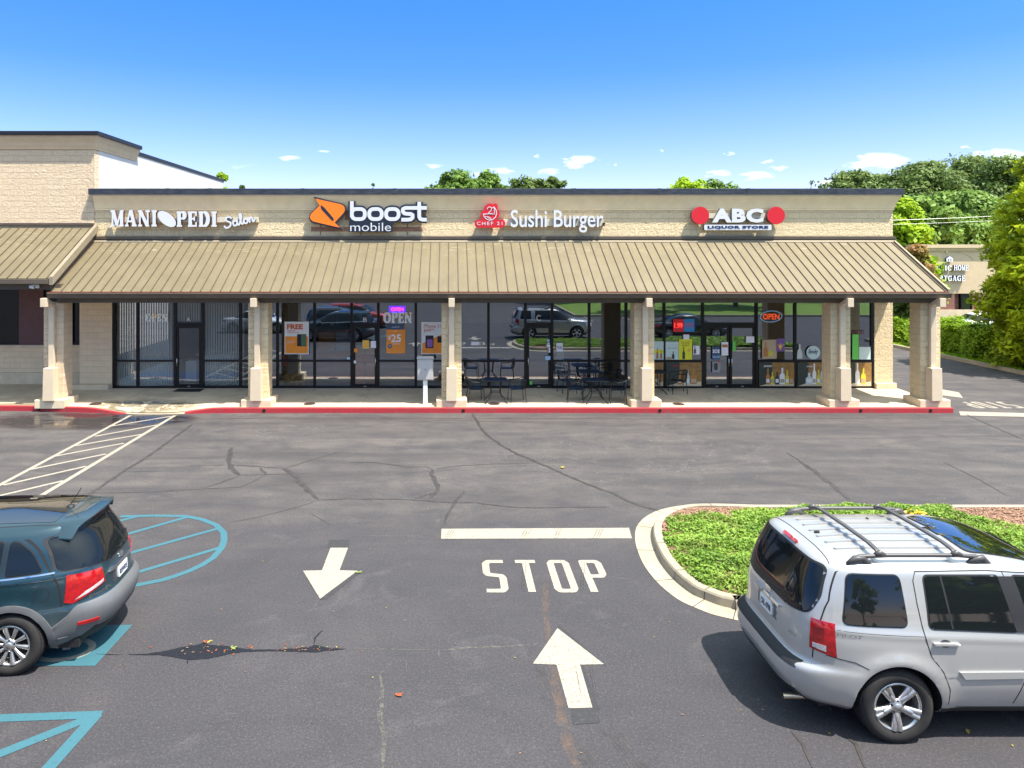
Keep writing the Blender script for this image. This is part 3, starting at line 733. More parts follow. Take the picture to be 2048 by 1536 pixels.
# ------------------------------------------------------------------ shop building
shop=empty('shop_building',(1.5,25.3,0),0,'long beige block shop row with tan metal canopy and four store fronts','building')
def sp(b,name,m,parent=None,**k): return b.build(name,M[m],parent or shop,**k)
b=MB(); b.box(XL,XR,YW,YW+.3,3.40,6.98)
b.box(XR-.3,XR,YW+.3,44,.1,6.98); b.box(XL,XR-.3,43.7,44,.1,6.98)
sp(b,'wall','block')
b=MB(); b.box(XX(1749,YW),XR,YW+.001,YW+.45,.15,3.40); sp(b,'pier','block')
b=MB(); b.box(XX(1749,YW)-.01,XR+.06,YW-.14,YW+.0,.16,.44); sp(b,'pier_base','plinth',bev=.015)
b=MB(); b.box(-13.2,XX(224,YW),YW-.002,YW+.6,.15,3.40); sp(b,'pier','block_smooth')
b=MB(); b.box(-13.6,XX(222,YW)+.02,YW-.26,YW-.004,.1,.40); sp(b,'pier_base','plinth',bev=.015)
b=MB(); b.box(XL,XR-.3,YW+.3,43.7,6.70,6.80); sp(b,'roof_deck','cap')
# cornice profile swept along the front and round the right end
prof=[(0.0,6.58),(.03,6.585),(.03,6.64),(.045,6.66),(.05,6.70),(.075,6.80),(.12,6.92),(.17,7.02),(.19,7.05),(.19,7.11)]
b=MB(); vs=[];fs=[]
for (o_,z) in prof: vs+=[(XL,YW-o_,z),(XR+o_,YW-o_,z),(XR+o_,40,z)]
for i in range(len(prof)-1):
    a=i*3; fs+=[(a,a+1,a+4,a+3),(a+1,a+2,a+5,a+4)]
n=len(vs); vs+=[(XL,YW+.0,7.11),(XR,YW,7.11),(XR,40,7.11),(XL,YW,6.58)]; k=3*(len(prof)-1)
fs+=[(k,k+1,n+1,n),(k+1,k+2,n+2,n+1)]
b.add(vs,fs); sp(b,'cornice','stucco')
b=MB(); b.box(XL-.12,XR+.24,YW-.25,YW+.32,7.13,7.34); b.box(XR-.3,XR+.24,YW+.32,40,7.13,7.34)
for px in (605,790,964,1147,1319,1497,1676,335,420):
    x=XX(px,YW-.25); b.box(x-.07,x+.07,YW-.258,YW+.33,7.128,7.348)
sp(b,'parapet_cap','cap',bev=.008)
b=MB(); b.box(XL-.1,XR+.2,YW-.215,YW-.19,7.085,7.13); sp(b,'cap_drip_edge','beige_paint')
# exposed stripe where an old sign came off
b=MB(); b.box(XX(622,YW),XX(845,YW),YW-.004,YW,ZZ(463,YW),ZZ(454,YW)); b.box(XX(690,YW),XX(852,YW),YW-.0045,YW,ZZ(440,YW),ZZ(418,YW)) 
for px in (641,722,815): b.box(XX(px,YW)-.02,XX(px,YW)+.02,YW-.006,YW,ZZ(470,YW),ZZ(448,YW))
sp(b,'wall_scar','brickred')
# flashing above the canopy
b=MB(); b.box(XL-.02,XR+.06,YW-.10,YW-.002,ZZ(478.5,25.2),ZZ(472.5,25.2)); sp(b,'wall_flashing','gutter')
ZT=ZZ(485,25.15); ZE=3.845; YE=22.42; YT=25.15
b=MB()
b.add([(XL,YW-.02,ZZ(478.4,25.2)),(XR+.02,YW-.02,ZZ(478.4,25.2)),(XR+.02,YT-.02,ZT+.03),(XL,YT-.02,ZT+.03),
       (XL,YW-.02,ZZ(478.4,25.2)-.06),(XR+.02,YW-.02,ZZ(478.4,25.2)-.06),(XR+.02,YT-.02,ZT-.02),(XL,YT-.02,ZT-.02)],
      [(0,3,2,1),(3,7,6,2),(0,1,5,4),(4,5,6,7),(0,4,7,3),(1,2,6,5)])
sp(b,'ridge_flashing','flash')
def slope_roof(xl,xr,ye,ze,yt,zt,seam0,step,name,parent,mseam='seam'):
    d=Vector((0,yt-ye,zt-ze)); nrm=Vector((0,-(zt-ze),yt-ye)).normalized()
    b=MB(); t=nrm*-.04
    q=[Vector((xl,ye,ze)),Vector((xr,ye,ze)),Vector((xr,yt,zt)),Vector((xl,yt,zt))]
    b.add(q+[p+t for p in q],[(0,1,2,3),(7,6,5,4),(0,4,5,1),(1,5,6,2),(2,6,7,3),(3,7,4,0)])
    ro=b.build(name,M['roof'],parent)
    b=MB(); k=math.ceil((xl-seam0)/step)
    while seam0+k*step<xr-.02:
        x=seam0+k*step; k+=1
        if x<xl+.02: continue
        j=random.uniform(-.004,.004); h=nrm*.030; w=.010; p0=Vector((x+j,ye-.006,ze)); p1=Vector((x+j,yt,zt)); o1=Vector((w,0,0))
        b.add([p0-o1,p0+o1,p1+o1,p1-o1,p0-o1+h,p0+o1+h,p1+o1+h,p1-o1+h],[(4,5,6,7),(0,1,5,4),(1,2,6,5),(2,3,7,6),(3,0,4,7)])
    b.build('roof_seams',M[mseam],ro); return ro
can=slope_roof(XL+.02,XR-.06,YE,ZE,YT,ZT,-.04,.3135,'canopy_roof',shop)
# rake edges
b=MB()
for (xa,xb) in ((XR-.06,XR+.0),):
    n_=Vector((0,-(ZT-ZE),YT-YE)).normalized()
    p=[Vector((xa,YE-.02,ZE-.16)),Vector((xb,YE-.02,ZE-.16)),Vector((xb,YT,ZT-.16)),Vector((xa,YT,ZT-.16))]; u=Vector((0,0,.235))
    b.add(p+[v+u for v in p],[(3,2,1,0),(4,5,6,7),(0,1,5,4),(1,2,6,5),(2,3,7,6),(3,0,4,7)])
b.build('rake_trim',M['flash'],can)
b=MB(); b.add([(XR-.07,YE+.3,3.5),(XR-.07,YT,3.5),(XR-.07,YT,ZT-.05),(XR-.07,YE+.3,ZE+.1)],[(0,1,2,3)]); sp(b,'gable_panel','beam')
# gutter with a lip, and the thin red edge above it
vs=[];fs=[]; pr=[(22.42,3.80),(22.28,3.825),(22.265,3.79),(22.30,3.70),(22.31,3.645),(22.42,3.64)]
for y,z in pr: vs+=[(XL,y,z),(XR-.02,y,z)]
for i in range(len(pr)-1): fs.append((2*i,2*i+1,2*i+3,2*i+2))
fs+=[tuple(range(0,12,2)),tuple(range(11,0,-2))]
mesh_obj('gutter',vs,fs,M['gutter'],shop)
b=MB(); b.box(XL+.05,XR-.1,22.27,22.29,3.828,3.842); sp(b,'gutter_lip','rust')
b=MB(); b.box(XL+.04,XR-.04,22.44,22.60,3.64,3.83); sp(b,'fascia_board','beam')
b=MB(); b.box(XL+.08,XR-.10,22.72,23.02,3.47,3.66); b.box(XR-.4,XR-.1,23.02,YW-.01,3.47,3.66); b.box(XL+.08,XL+.38,23.02,YW-.01,3.47,3.66); sp(b,'beam','beam')
b=MB(); b.box(XL+.05,XR-.1,22.62,YW-.01,3.665,3.70); sp(b,'soffit','soffit')
# columns
for cx in (-12.75,-6.17,.05,6.25,12.56,15.45):
    b=MB(); b.box(cx-.32,cx+.32,22.83,23.38,.2,3.468)
    col=sp(b,'column','block' if cx>-12 else 'pink_block',bev=.012)
    b=MB(); b.box(cx-.49,cx+.49,22.60,23.46,.10,.385); b.build('plinth',M['plinth'],col,bev=.02)
    b=MB(); b.box(cx-.085,cx+.085,22.68,22.80,1.3,3.42); b.bar((cx,22.74,3.40),(cx,22.40,3.56),.15,.12); b.build('downspout',M['beige_paint'],col,bev=.008)
    b=MB(); b.box(cx-.095,cx+.095,22.24,22.43,3.37,3.645); b.build('gutter_outlet',M['beige_paint'],col,bev=.008)
    b=MB(); z0,z1=.37,1.40
    b.add([(cx-.17,22.50,z0),(cx+.17,22.50,z0),(cx+.17,22.825,z0),(cx-.17,22.825,z0),(cx-.16,22.52,z1),(cx+.16,22.52,z1),(cx+.16,22.825,z1),(cx-.16,22.825,z1)],
       [(0,3,2,1),(4,5,6,7),(0,1,5,4),(1,2,6,5),(2,3,7,6),(3,0,4,7)]); b.build('downspout_guard',M['beige_paint'],col,bev=.006)

# ------------------------------------------------------------------ store fronts
TOP=3.44; BOT=.235
def storefront(mull, doors, x0, x1, sill=BOT, glass='glass'):
    """mull: photo px of the vertical bars; doors: (px0, px1, double)"""
    b=MB(); yf,yb=YS-.055,YS+.055; xs_=[XX(p,yf) for p in mull]; hw=.045
    for x in xs_: b.box(x-hw,x+hw,yf,yb,sill,TOP)
    zt_=ZZ(648,yf); zm=ZZ(721.8,yf)
    dr=[(XX(a,yf),XX(c,yf),d_) for a,c,d_ in doors]
    for a,c in zip(xs_[:-1],xs_[1:]):
        isd=any(abs((a+c)/2-(p+q_)/2)<.3 for p,q_,_ in dr)
        aa,cc=a+hw+.001,c-hw-.001
        b.box(aa,cc,yf+.005,yb-.005,TOP-.08,TOP-.001)
        if isd: b.box(aa,cc,yf+.004,yb-.005,zt_-.05,zt_+.05)
        else:
            b.box(aa,cc,yf+.004,yb-.005,zm-.035,zm+.035); b.box(aa,cc,yf+.004,yb-.005,sill,sill+.09)
    fr=b.build('storefront_frame',M['frame'],shop)
    for a,c in zip(xs_[:-1],xs_[1:]):
        isd=any(abs((a+c)/2-(p+q_)/2)<.3 for p,q_,_ in dr)
        g=MB(); lo=zt_+.05 if isd else sill+.09
        def pane(lo,hi):
            g.quad((a+hw,YS,lo),(c-hw,YS,lo),(c-hw,YS,hi),(a+hw,YS,hi))
        if isd: pane(lo,TOP-.08)
        else: pane(lo,zm-.035); pane(zm+.035,TOP-.08)
        g.build('window_pane',M[glass],shop)
    for p,q_,dbl in dr:
        leaves=[(p+hw,q_-hw,1)] if not dbl else [(p+hw,(p+q_)/2-.004,1),((p+q_)/2+.004,q_-hw,-1)]
        for (u,v,s_) in leaves:
            u+=.012;v-=.012; w=.075; z1=zt_-.06; z0=sill+.012
            b=MB(); y0,y1=YS-.035,YS+.02
            b.box(u,u+w,y0,y1,z0,z1); b.box(v-w,v,y0,y1,z0,z1); b.box(u+w+.001,v-w-.001,y0+.002,y1,z1-.09,z1); b.box(u+w+.001,v-w-.001,y0+.002,y1,z0,z0+.14)
            d=b.build('door',M['frame'],shop)
            g=MB(); g.quad((u+w,YS-.008,z0+.14),(v-w,YS-.008,z0+.14),(v-w,YS-.008,z1-.09),(u+w,YS-.008,z1-.09)); g.build('pane',M[glass],d)
            hx = (v-w*.5 if s_>0 else u+w*.5) if dbl or p>XX(1000,yf)-99 and p>XX(600,yf) and p<XX(1000,yf) else u+w*.5
            hb=MB(); hb.tube([(hx,y0,1.02),(hx,y0-.07,1.04),(hx,y0-.07,1.34),(hx,y0,1.36)],.014,8); hb.build('handle',M['chrome'] ,d,smooth=True)
            kb=MB(); kb.box((u+v)/2-.05,(u+v)/2+.05,y0-.006,y0,z0+.05,z0+.075); kb.build('kick_latch',M['galv'],d)
    return fr
storefront([228,274.5,349.5,405,480,520],[(349.5,405,False)],0,0,glass='glassA')
storefront([524,554.5,628.8,703,756.5,831.5,900],[(703,756.5,False)],0,0)
storefront([904,977,1051,1104.4,1178.7,1252.6,1286],[(1051,1104.4,False)],0,0)
storefront([1290,1328.7,1406,1513.5,1590.9,1668,1745],[(1406,1513.5,True)],0,0)
# inside
b=MB(); yb=32.0
b.quad((XL,YS+.06,.236),(XR-.3,YS+.06,.236),(XR-.3,yb,.236),(XL,yb,.236)); sp(b,'interior_floor','infloor')
b=MB(); b.quad((XL,yb,3.38),(XR-.3,yb,3.38),(XR-.3,YS+.06,3.38),(XL,YS+.06,3.38)); sp(b,'interior_ceiling','inwall')
b=MB(); b.box(XL,XR-.3,yb,yb+.1,.24,3.38)
for px in (522,902,1288): b.box(XX(px,YS)-.06,XX(px,YS)+.06,YS+.1,yb-.002,.24,3.38)
sp(b,'interior_partition','inwall_dark')
b=MB(); b.box(XX(577,26),XX(601,26),25.9,26.3,.24,3.37); sp(b,'interior_column','inwall')

# ------------------------------------------------------------------ neighbouring taller wing
wing=empty('taller_wing_building',(-16,25.3,0),0,'taller beige block shop wing with its own tan canopy and a white side wall','building')
XV=-12.66
def wp(b,name,m,parent=None,**k): return b.build(name,M[m],parent or wing,**k)
b=MB(); b.box(-60,XV,YW-.02,YW+.3,3.9,9.0); wp(b,'wall','pink_block')
b=MB(); b.box(XV-.3,XV,YW+.3,39.6,6.0,9.02); wp(b,'side_wall','white_wall')
b=MB(); b.box(XV-.301,XV+.03,28.6,39.62,9.02,9.17); wp(b,'side_coping','dark_metal')
vs=[];fs=[];prof=[(.0,8.75),(.03,8.76),(.04,8.82),(.06,8.86),(.10,9.0),(.17,9.14),(.19,9.22)]
for (o_,z) in prof: vs+=[(-60,YW-.02-o_,z),(XV+o_,YW-.02-o_,z),(XV+o_,28.6,z),(XV-.3,28.6,z)]
for i in range(len(prof)-1):
    a=i*4; fs+=[(a,a+1,a+5,a+4),(a+1,a+2,a+6,a+5),(a+2,a+3,a+7,a+6)]
mesh_obj('cornice',vs,fs,M['stucco_dark'],wing)
b=MB(); b.box(-60,XV+.25,YW-.27,28.65,9.222,9.37); wp(b,'parapet_cap','dark_metal',bev=.01)
ZT2=ZZ(456,25.15); ZE2=ZZ(557,22.4)
can2=slope_roof(-40,XL+.02-.0,YE,ZE2,YT,ZT2,-12.73-.3135*60,.3135,'canopy_roof',wing)
b=MB(); b.box(-60,XV,YW-.12,YW-.022,ZZ(450.5,25.2),ZZ(446,25.2)); wp(b,'wall_flashing','gutter')
b=MB(); p=[Vector((XL+.02,YE-.06,ZE2-.2)),Vector((XL+.14,YE-.06,ZE2-.2)),Vector((XL+.14,YT+.1,ZT2-.12)),Vector((XL+.02,YT+.1,ZT2-.12))]; u=Vector((0,0,.26))
b.add(p+[v+u for v in p],[(3,2,1,0),(4,5,6,7),(0,1,5,4),(1,2,6,5),(2,3,7,6),(3,0,4,7)]); b.build('rake_trim',M['flash'],can2)
b=MB(); b.add([(XL+.03,YE,ZE-.15),(XL+.03,YT,ZT-.1),(XL+.03,YT,ZT2),(XL+.03,YE,ZE2)],[(0,1,2,3)]); wp(b,'step_panel','beam')
b=MB(); b.box(-40,XL+.0,22.28,22.42,ZE2-.17,ZE2-.02); wp(b,'gutter','gutter',bev=.01)
b=MB(); b.box(-40,-12.4,22.6,22.9,ZE2-.36,ZE2-.18); wp(b,'beam','beam')
b=MB(); b.box(-40,XL,22.9,26.2,ZE2-.22,ZE2-.19); wp(b,'soffit','soffit')
b=MB(); b.box(-40,-13.2,26.2,26.5,.2,1.62); wp(b,'bulkhead_wall','block_smooth')
b=MB(); b.box(-40,-13.2,26.1,26.199,.2,.66); b.box(-40,-13.2,26.12,26.25,1.56,1.66); wp(b,'bulkhead_ledge','plinth')
b=MB(); b.box(-40,-13.2,26.35,26.4,1.66,4.2); wp(b,'window_pane','tint')
b=MB(); 
for x in (-19,-17.2,-15.6,-14.0): b.box(x-.04,x+.04,26.28,26.34,1.66,4.2)
b.box(-40,-13.2,26.281,26.339,1.66,1.72); wp(b,'window_frame','frame')
b=MB(); b.box(-15.95,-15.05,26.27,26.34,1.665,4.2); wp(b,'shutter_panel','sidebrown')
# ------------------------------------------------------------------ wall signs
YG=25.02   # face plane of the channel letters
def sign(name,label,px,py):
    return empty(name,W(px,py,YW),0,label,'shop sign')
def done(r): localize(r); return r
s=sign('nail_salon_sign','white serif MANI PEDI lettering with white oval and script Salon on the wall',366,438)
a,c=W(246,444.5,YG+.12),W(516,433.5,YG+.12); b=MB(); b.box(a.x,c.x,YG+.13,YW-.003,a.z,c.z); b.build('raceway',M['raceway'],s)
serif_on('lettering','MANI',221,313.5,420.5,453,YG,M['offwhite'],s,.13,M['sidebrown'],gap=.10,th=.25,tn=.13,sf=.12)
serif_on('lettering','PEDI',353.5,433.5,422,454,YG,M['offwhite'],s,.13,M['sidebrown'],gap=.12,th=.27,tn=.13,sf=.12)
wallflat('oval_panel',[[ (p.x,p.y) for p in circle(333.6,438,21.5,40,11.5,R(38))]],YG,M['offwhite'],s,.15,M['sidebrown'])
# script: strokes
def script(word_strokes,x0,y0,sc,rot,w):
    P=[];c_,s_=math.cos(rot),math.sin(rot)
    for pts in word_strokes:
        # smooth with Catmull-Rom
        q=[Vector(p) for p in pts]; fine=[]
        for i in range(len(q)-1):
            p0=q[max(i-1,0)];p1=q[i];p2=q[i+1];p3=q[min(i+2,len(q)-1)]
            for k in range(6):
                t=k/6; fine.append(.5*((2*p1)+(-p0+p2)*t+(2*p0-5*p1+4*p2-p3)*t*t+(-p0+3*p1-3*p2+p3)*t**3))
        fine.append(q[-1]); P+=[[Vector((x0+sc*(p.x*c_-p.y*s_), y0-sc*(p.x*s_+p.y*c_))) for p in poly] for poly in stroke_polys(fine,w)]
    return P
salon=[[(.95,.95),(.8,1.12),(.5,1.15),(.3,.95),(.42,.72),(.72,.5),(.7,.2),(.4,0),(.1,.05),(-.02,.25)],
 [(1.45,.5),(1.2,.58),(1.02,.35),(1.08,.08),(1.3,.05),(1.5,.3),(1.52,.55),(1.5,.15),(1.62,.03),(1.8,.2)],
 [(1.75,.2),(2.0,.6),(2.12,1.05),(2.0,1.2),(1.92,.9),(1.92,.3),(2.02,.04),(2.2,.12)],
 [(2.6,.5),(2.38,.5),(2.28,.28),(2.36,.05),(2.58,.05),(2.7,.3),(2.6,.5),(2.85,.42)],
 [(2.88,.55),(2.9,.05),(2.92,.3),(3.12,.55),(3.25,.45),(3.24,.15),(3.32,.03),(3.55,.25)]]
P=script(salon,450,456.5,17.6,R(13),.2)
wallflat('script_lettering',P,YG,M['offwhite'],s,.12,M['sidegrey']); done(s)

s=sign('phone_shop_sign','orange pointed emblem and white boost mobile lettering on dark navy backing',738,430)
Z3=lambda pts:[(480+x/3.657,360+y/3.657) for x,y in pts]
blk=[(535,122),(750,172),(775,190),(779,225),(765,248),(705,312),(757,365),(705,355),(520,312),(504,285),(505,262),(518,238),(585,178)]
org=[(552,136),(742,178),(764,194),(768,222),(755,243),(692,312),(733,348),(700,342),(528,302),(511,280),(512,262),(526,240),(583,186)]
for q_,off_,m_,dpt in ((blk,0,'navyface',.16),(org,-.012,'orange',.010)):
    wallflat('emblem_backing' if q_ is blk else 'emblem_face',[Z3([tuple(v) for v in round_poly(q_,[2,14,22,22,14,3,2,8,20,26,22,14,3])])],YG+off_,M[m_],s,dpt,M['sidegrey'] if q_ is blk else None)
wallflat('emblem_slash',[Z3([tuple(v) for v in round_poly([(588,182),(612,196),(684,280),(686,300),(672,296),(594,212)],8)])],YG-.018,M['navyface'],s,.005)
def rr_path(x0,y0,x1,y1,r,n=5): return [(p.x,p.y) for p in rrect(x0,y0,x1,y1,r,n)]
def boost_strokes(w):
    S=[]
    def st(pts,closed=False,cap=0): S.extend(stroke_polys(pts,w,closed,cap))
    st([(818,168),(818,270)],cap=w*.0+ (0)) ; S.append([Vector(v) for v in ((818-w/2,155),(818+w/2,155),(818+w/2,200),(818-w/2,200))])
    st(rr_path(818,212,913,286,30),True)
    st(rr_path(945,212,1037,286,32),True)
    st(rr_path(1068,212,1160,286,32),True)
    st([(1284,204),(1210,204),(1192,212),(1190,228),(1200,243),(1215,247),(1250,249),(1262,256),(1262,276),(1250,287),(1228,290),(1180,290)])
    st([(1311,160),(1311,268),(1318,284),(1335,290),(1366,290)]); st([(1284,204),(1366,204)])
    return S
bk=boost_strokes(52)+[[Vector(v) for v in rrect(798,292,1118,380,10)],[Vector(v) for v in ((800,230),(1180,230),(1180,300),(800,300))]]
wallflat('name_backing',[Z3([tuple(v) for v in q]) for q in bk],YG,M['navyface'],s,.16,M['sidegrey'])
wallflat('name_lettering',[Z3([tuple(v) for v in q]) for q in boost_strokes(27)],YG-.012,M['offwhite'],s,.011)
text_on('small_lettering','mobile',480+806/3.657,480+1104/3.657,360+312/3.657,360+374/3.657,YG-.012,M['offwhite'],s,.011,bold=-.004)
done(s)

s=sign('restaurant_sign','red bowl emblem with CHEF 21 beside tall white Sushi Burger lettering',1078,438)
Z5=lambda pts:[(880+x/4.452,360+y/4.452) for x,y in pts]
blob=[circle(448,268,58),circle(500,300,24),circle(420,315,58),circle(480,300,52),rrect(395,300,500,360,20)]+[circle(x,388,37,24) for x in (345,382,425,470,515,545)]+[rrect(345,352,545,424,30)]+[circle(490,235,26),circle(508,280,18)]
wallflat('emblem_backing',[Z3(q) if 0 else Z5([tuple(v) for v in q]) for q in blob],YG,M['red'],s,.14,M['red'])
bowl=stroke_polys([(386,303),(392,325),(410,346),(440,358),(470,352),(494,330),(504,300),(500,270),(484,245)],7)+stroke_polys([(384,303),(488,303)],7)+stroke_polys([(402,322),(420,330),(460,352)],5)+stroke_polys([(420,322),(455,340)],4)
wallflat('emblem_outline',[Z5([tuple(v) for v in q]) for q in bowl],YG-.01,M['offwhite'],s,.009)
n21=stroke_polys([(420,262),(424,248),(440,238),(456,246),(458,262),(448,278),(428,298),(464,298)],6)+stroke_polys([(462,250),(482,240),(484,298)],6)
wallflat('emblem_number',[Z5([tuple(v) for v in q]) for q in n21],YG-.020,M['offwhite'],s,.009)
text_on('small_lettering','CHEF 21',880+328/4.452,880+556/4.452,360+372/4.452,360+402/4.452,YG-.01,M['offwhite'],s,.009,bold=.008,space=1.35)
a,c=W(1007,451.5,YG+.1),W(1207,437.5,YG+.1); b=MB(); b.box(a.x,c.x,YG+.11,YW-.003,a.z,c.z); b.build('raceway',M['raceway'],s)
text_on('lettering','Sushi Burger',880+628/4.452,880+1455/4.452,360+266/4.452,360+468/4.452,YG,M['offwhite'],s,.10,bold=.012,side=M['sidegrey'],space=.98)
b=MB(); a=W(1207.5,449,YG+.05); b.box(a.x-.03,a.x+.03,YG,YW-.01,a.z-.05,a.z+.06); b.build('end_stop',M['black'],s); done(s)

s=sign('liquor_store_sign','white ABC lettering between two red discs over a LIQUOR STORE panel',1476,437)
Z7=lambda pts:[(1300+x/3.413,360+y/3.413) for x,y in pts]
for cx in (344,861):
    wallflat('red_disc',[Z7([tuple(v) for v in circle(cx,242,60,48)])],YG-.01,M['red'],s,.16,M['sidegrey'])
a,c=W(1417,436,YG),W(1536,426,YG); b=MB(); b.box(a.x,c.x,YG+.15,YW-.003,a.z,c.z); b.build('raceway',M['raceway'],s)
text_on('lettering','ABC',1300+424/3.413,1300+775/3.413,360+194/3.413,360+291/3.413,YG,M['offwhite'],s,.14,bold=.055,side=M['sidegrey'],space=1.12)
wallflat('panel',[Z7([tuple(v) for v in rrect(370,305,830,342,8)])],YG,M['offwhite'],s,.15,M['sidegrey'])
text_on('small_lettering','LIQUOR STORE',1300+394/3.413,1300+808/3.413,360+312/3.413,360+334/3.413,YG-.010,M['navy'],s,.008,bold=.055,space=1.12); done(s)

# ------------------------------------------------------------------ things on the glass
YP=YS-.07     # just outside the glass line
def pm(name,c,r=.45): 
    if name not in M: M[name]=simple(name,tuple(min(.92,q*1.28) for q in c),r,var=.04)
    return M[name]
pm('poster_white',(.62,.66,.64)); pm('poster_orange',(.72,.25,.025)); pm('poster_amber',(.74,.40,.06)); pm('poster_navy',(.03,.07,.13)); pm('poster_red_text',(.50,.10,.03))
pm('poster_yellow',(.68,.66,.02)); pm('poster_red',(.72,.01,.02)); pm('poster_blue',(.02,.22,.50)); pm('poster_green',(.03,.22,.08)); pm('poster_pale',(.50,.62,.56)); pm('wood_floor_tone',(.42,.33,.20)); pm('whiskey',(.40,.17,.04)); pm('bottle_yellow',(.60,.50,.03)); pm('bottle_clear',(.50,.55,.50)); pm('bottle_dark',(.03,.04,.03)); pm('label_white',(.72,.70,.64)); pm('purple',(.16,.09,.26)); pm('phone_black',(.01,.01,.015)); pm('phone_screen',(.22,.10,.34)); pm('darkgreen_screen',(.06,.14,.07)); pm('paper',(.72,.72,.72)); pm('pale_blue',(.35,.55,.70)); pm('greentag',(.12,.50,.08)); pm('orangebrick',(.38,.20,.05))
_layer=[0]
def rectp(x0,y0,x1,y1): return [(x0,y1),(x1,y1),(x1,y0),(x0,y0)]
def poster(name,label,cat,x0,y0,x1,y1,m,Y=YP,group=None):
    r=empty(name,W((x0+x1)/2,y1,Y),0,label,cat,group)
    wallflat('sheet',[rectp(x0,y0,x1,y1)],Y,m,r,.004); return r
def add(r,name,polys,m,k=1,Y=YP): return wallflat(name,polys,Y-.003*k,m,r,.002)
def atext(r,s_,x0,y0,x1,y1,m,k=2,bold=.02,Y=YP,**kw): return text_on('lettering',s_,x0,x1,y0,y1,Y-.003*k,m,r,None,bold=bold,res=2,**kw)
Q4=lambda x,y:(480+x/4.267,580+y/4.267)
def rect4(x0,y0,x1,y1): a=Q4(x0,y0);c=Q4(x1,y1); return rectp(a[0],a[1],c[0],c[1])
def t4(r,s_,x0,y0,x1,y1,m,**k): a=Q4(x0,y0);c=Q4(x1,y1); return atext(r,s_,a[0],a[1],c[0],c[1],m,**k)
def p4(name,label,cat,x0,y0,x1,y1,m,**k): a=Q4(x0,y0);c=Q4(x1,y1); return poster(name,label,cat,a[0],a[1],c[0],c[1],m,**k)
r=p4('window_poster','white and orange poster headed FREE in the phone shop window','poster',380,270,587,548,M['poster_white'])
add(r,'color_block',[rect4(386,396,580,541)],M['poster_orange']); t4(r,'FREE',400,292,538,336,M['poster_red_text'],bold=.05)
t4(r,'SAMSUNG',402,343,470,353,M['poster_red_text']); t4(r,'GALAXY A10e',402,357,505,367,M['poster_red_text'])
t4(r,'When you join',400,432,470,441,M['poster_white']); t4(r,'and switch',400,445,455,453,M['poster_white'])
add(r,'phone_picture',[rect4(487,377,566,480)],M['phone_black'],2); add(r,'phone_screen',[rect4(522,380,564,476)],M['darkgreen_screen'],3); done(r)
r=p4('window_poster','orange poster reading $25 under a navy strip','poster',1250,292,1411,541,M['poster_orange'])
add(r,'navy_strip',[rect4(1250,292,1405,338)],M['poster_navy']); t4(r,'$',1262,388,1288,425,M['poster_white'],bold=.02); t4(r,'25',1290,378,1375,446,M['poster_white'],bold=.03); t4(r,'UNLIMITED',1300,455,1365,464,M['poster_white'])
t4(r,'save 25% off',1297,312,1360,320,M['poster_white']); t4(r,'NEW',1315,347,1345,355,M['poster_white'])
add(r,'badge',[[Q4(v.x,v.y) for v in circle(1280,480,18)]],M['poster_navy'],2); t4(r,'5G',1272,474,1289,486,M['poster_white'],k=3); done(r)
r=p4('window_poster','white poster headed iPhone 11 beside the column','poster',1548,272,1770,548,M['poster_white'])
add(r,'color_block',[[Q4(*v) for v in ((1552,541),(1766,541),(1766,360),(1556,455))]],M['poster_orange'])
t4(r,'iPhone 11',1567,293,1716,322,M['poster_red_text'],bold=.0); t4(r,'$49',1568,330,1628,364,M['poster_red_text'],bold=0); t4(r,'99',1631,330,1658,347,M['poster_red_text'],bold=0)
add(r,'phone_picture',[[Q4(v.x,v.y) for v in rrect(1583,388,1652,496,8)],[Q4(v.x,v.y) for v in rrect(1684,395,1735,450,6)]],M['phone_black'],2); add(r,'phone_screen',[[Q4(v.x,v.y) for v in rrect(1596,420,1644,488,8)]],M['phone_screen'],3); done(r)
def holo(label,x0,x1,y0,y1):
    r=empty('window_lettering',W((x0+x1)/2,y1,YP),0,label,'window lettering')
    w_=NT('holographic_letters') if 'holo' not in M else None
    if w_:
        n=w_.noise(5,2,.5); w_.lk(w_.ramp(n,[(.3,(.95,.75,.45)),(.42,(.97,.97,.95)),(.6,(.70,.88,.97)),(.7,(.97,.97,.93))]),w_.p.inputs['Base Color']); w_.set(Roughness=.35); M['holo']=w_.m
    serif_on('letters','OPEN',x0,x1,y0,y1,YP-.004,M['holo'],r,.003,None,gap=.09,th=.30,tn=.16,sf=.13); done(r)
holo('shiny white OPEN letters in the nail salon window',290.5,335.5,627,643)
holo('larger shiny OPEN letters above the $25 poster',766.5,824,624,646.5)
def unit(ch,px,py,w,h,lab):
    r=empty('unit_letter',W(px,py+h,YP),0,lab,'window letter'); text_on('letter',ch,px-w/2,px+w/2,py,py+h,YP-.002,M['offwhite'],r,.003,bold=.02); done(r)
unit('A',377,634,8,9,'white unit letter A above the salon door'); unit('B',730,635,7.5,9,'white unit letter B above the phone shop door'); unit('C',1077,630,9,12,'white unit letter C above the restaurant door')
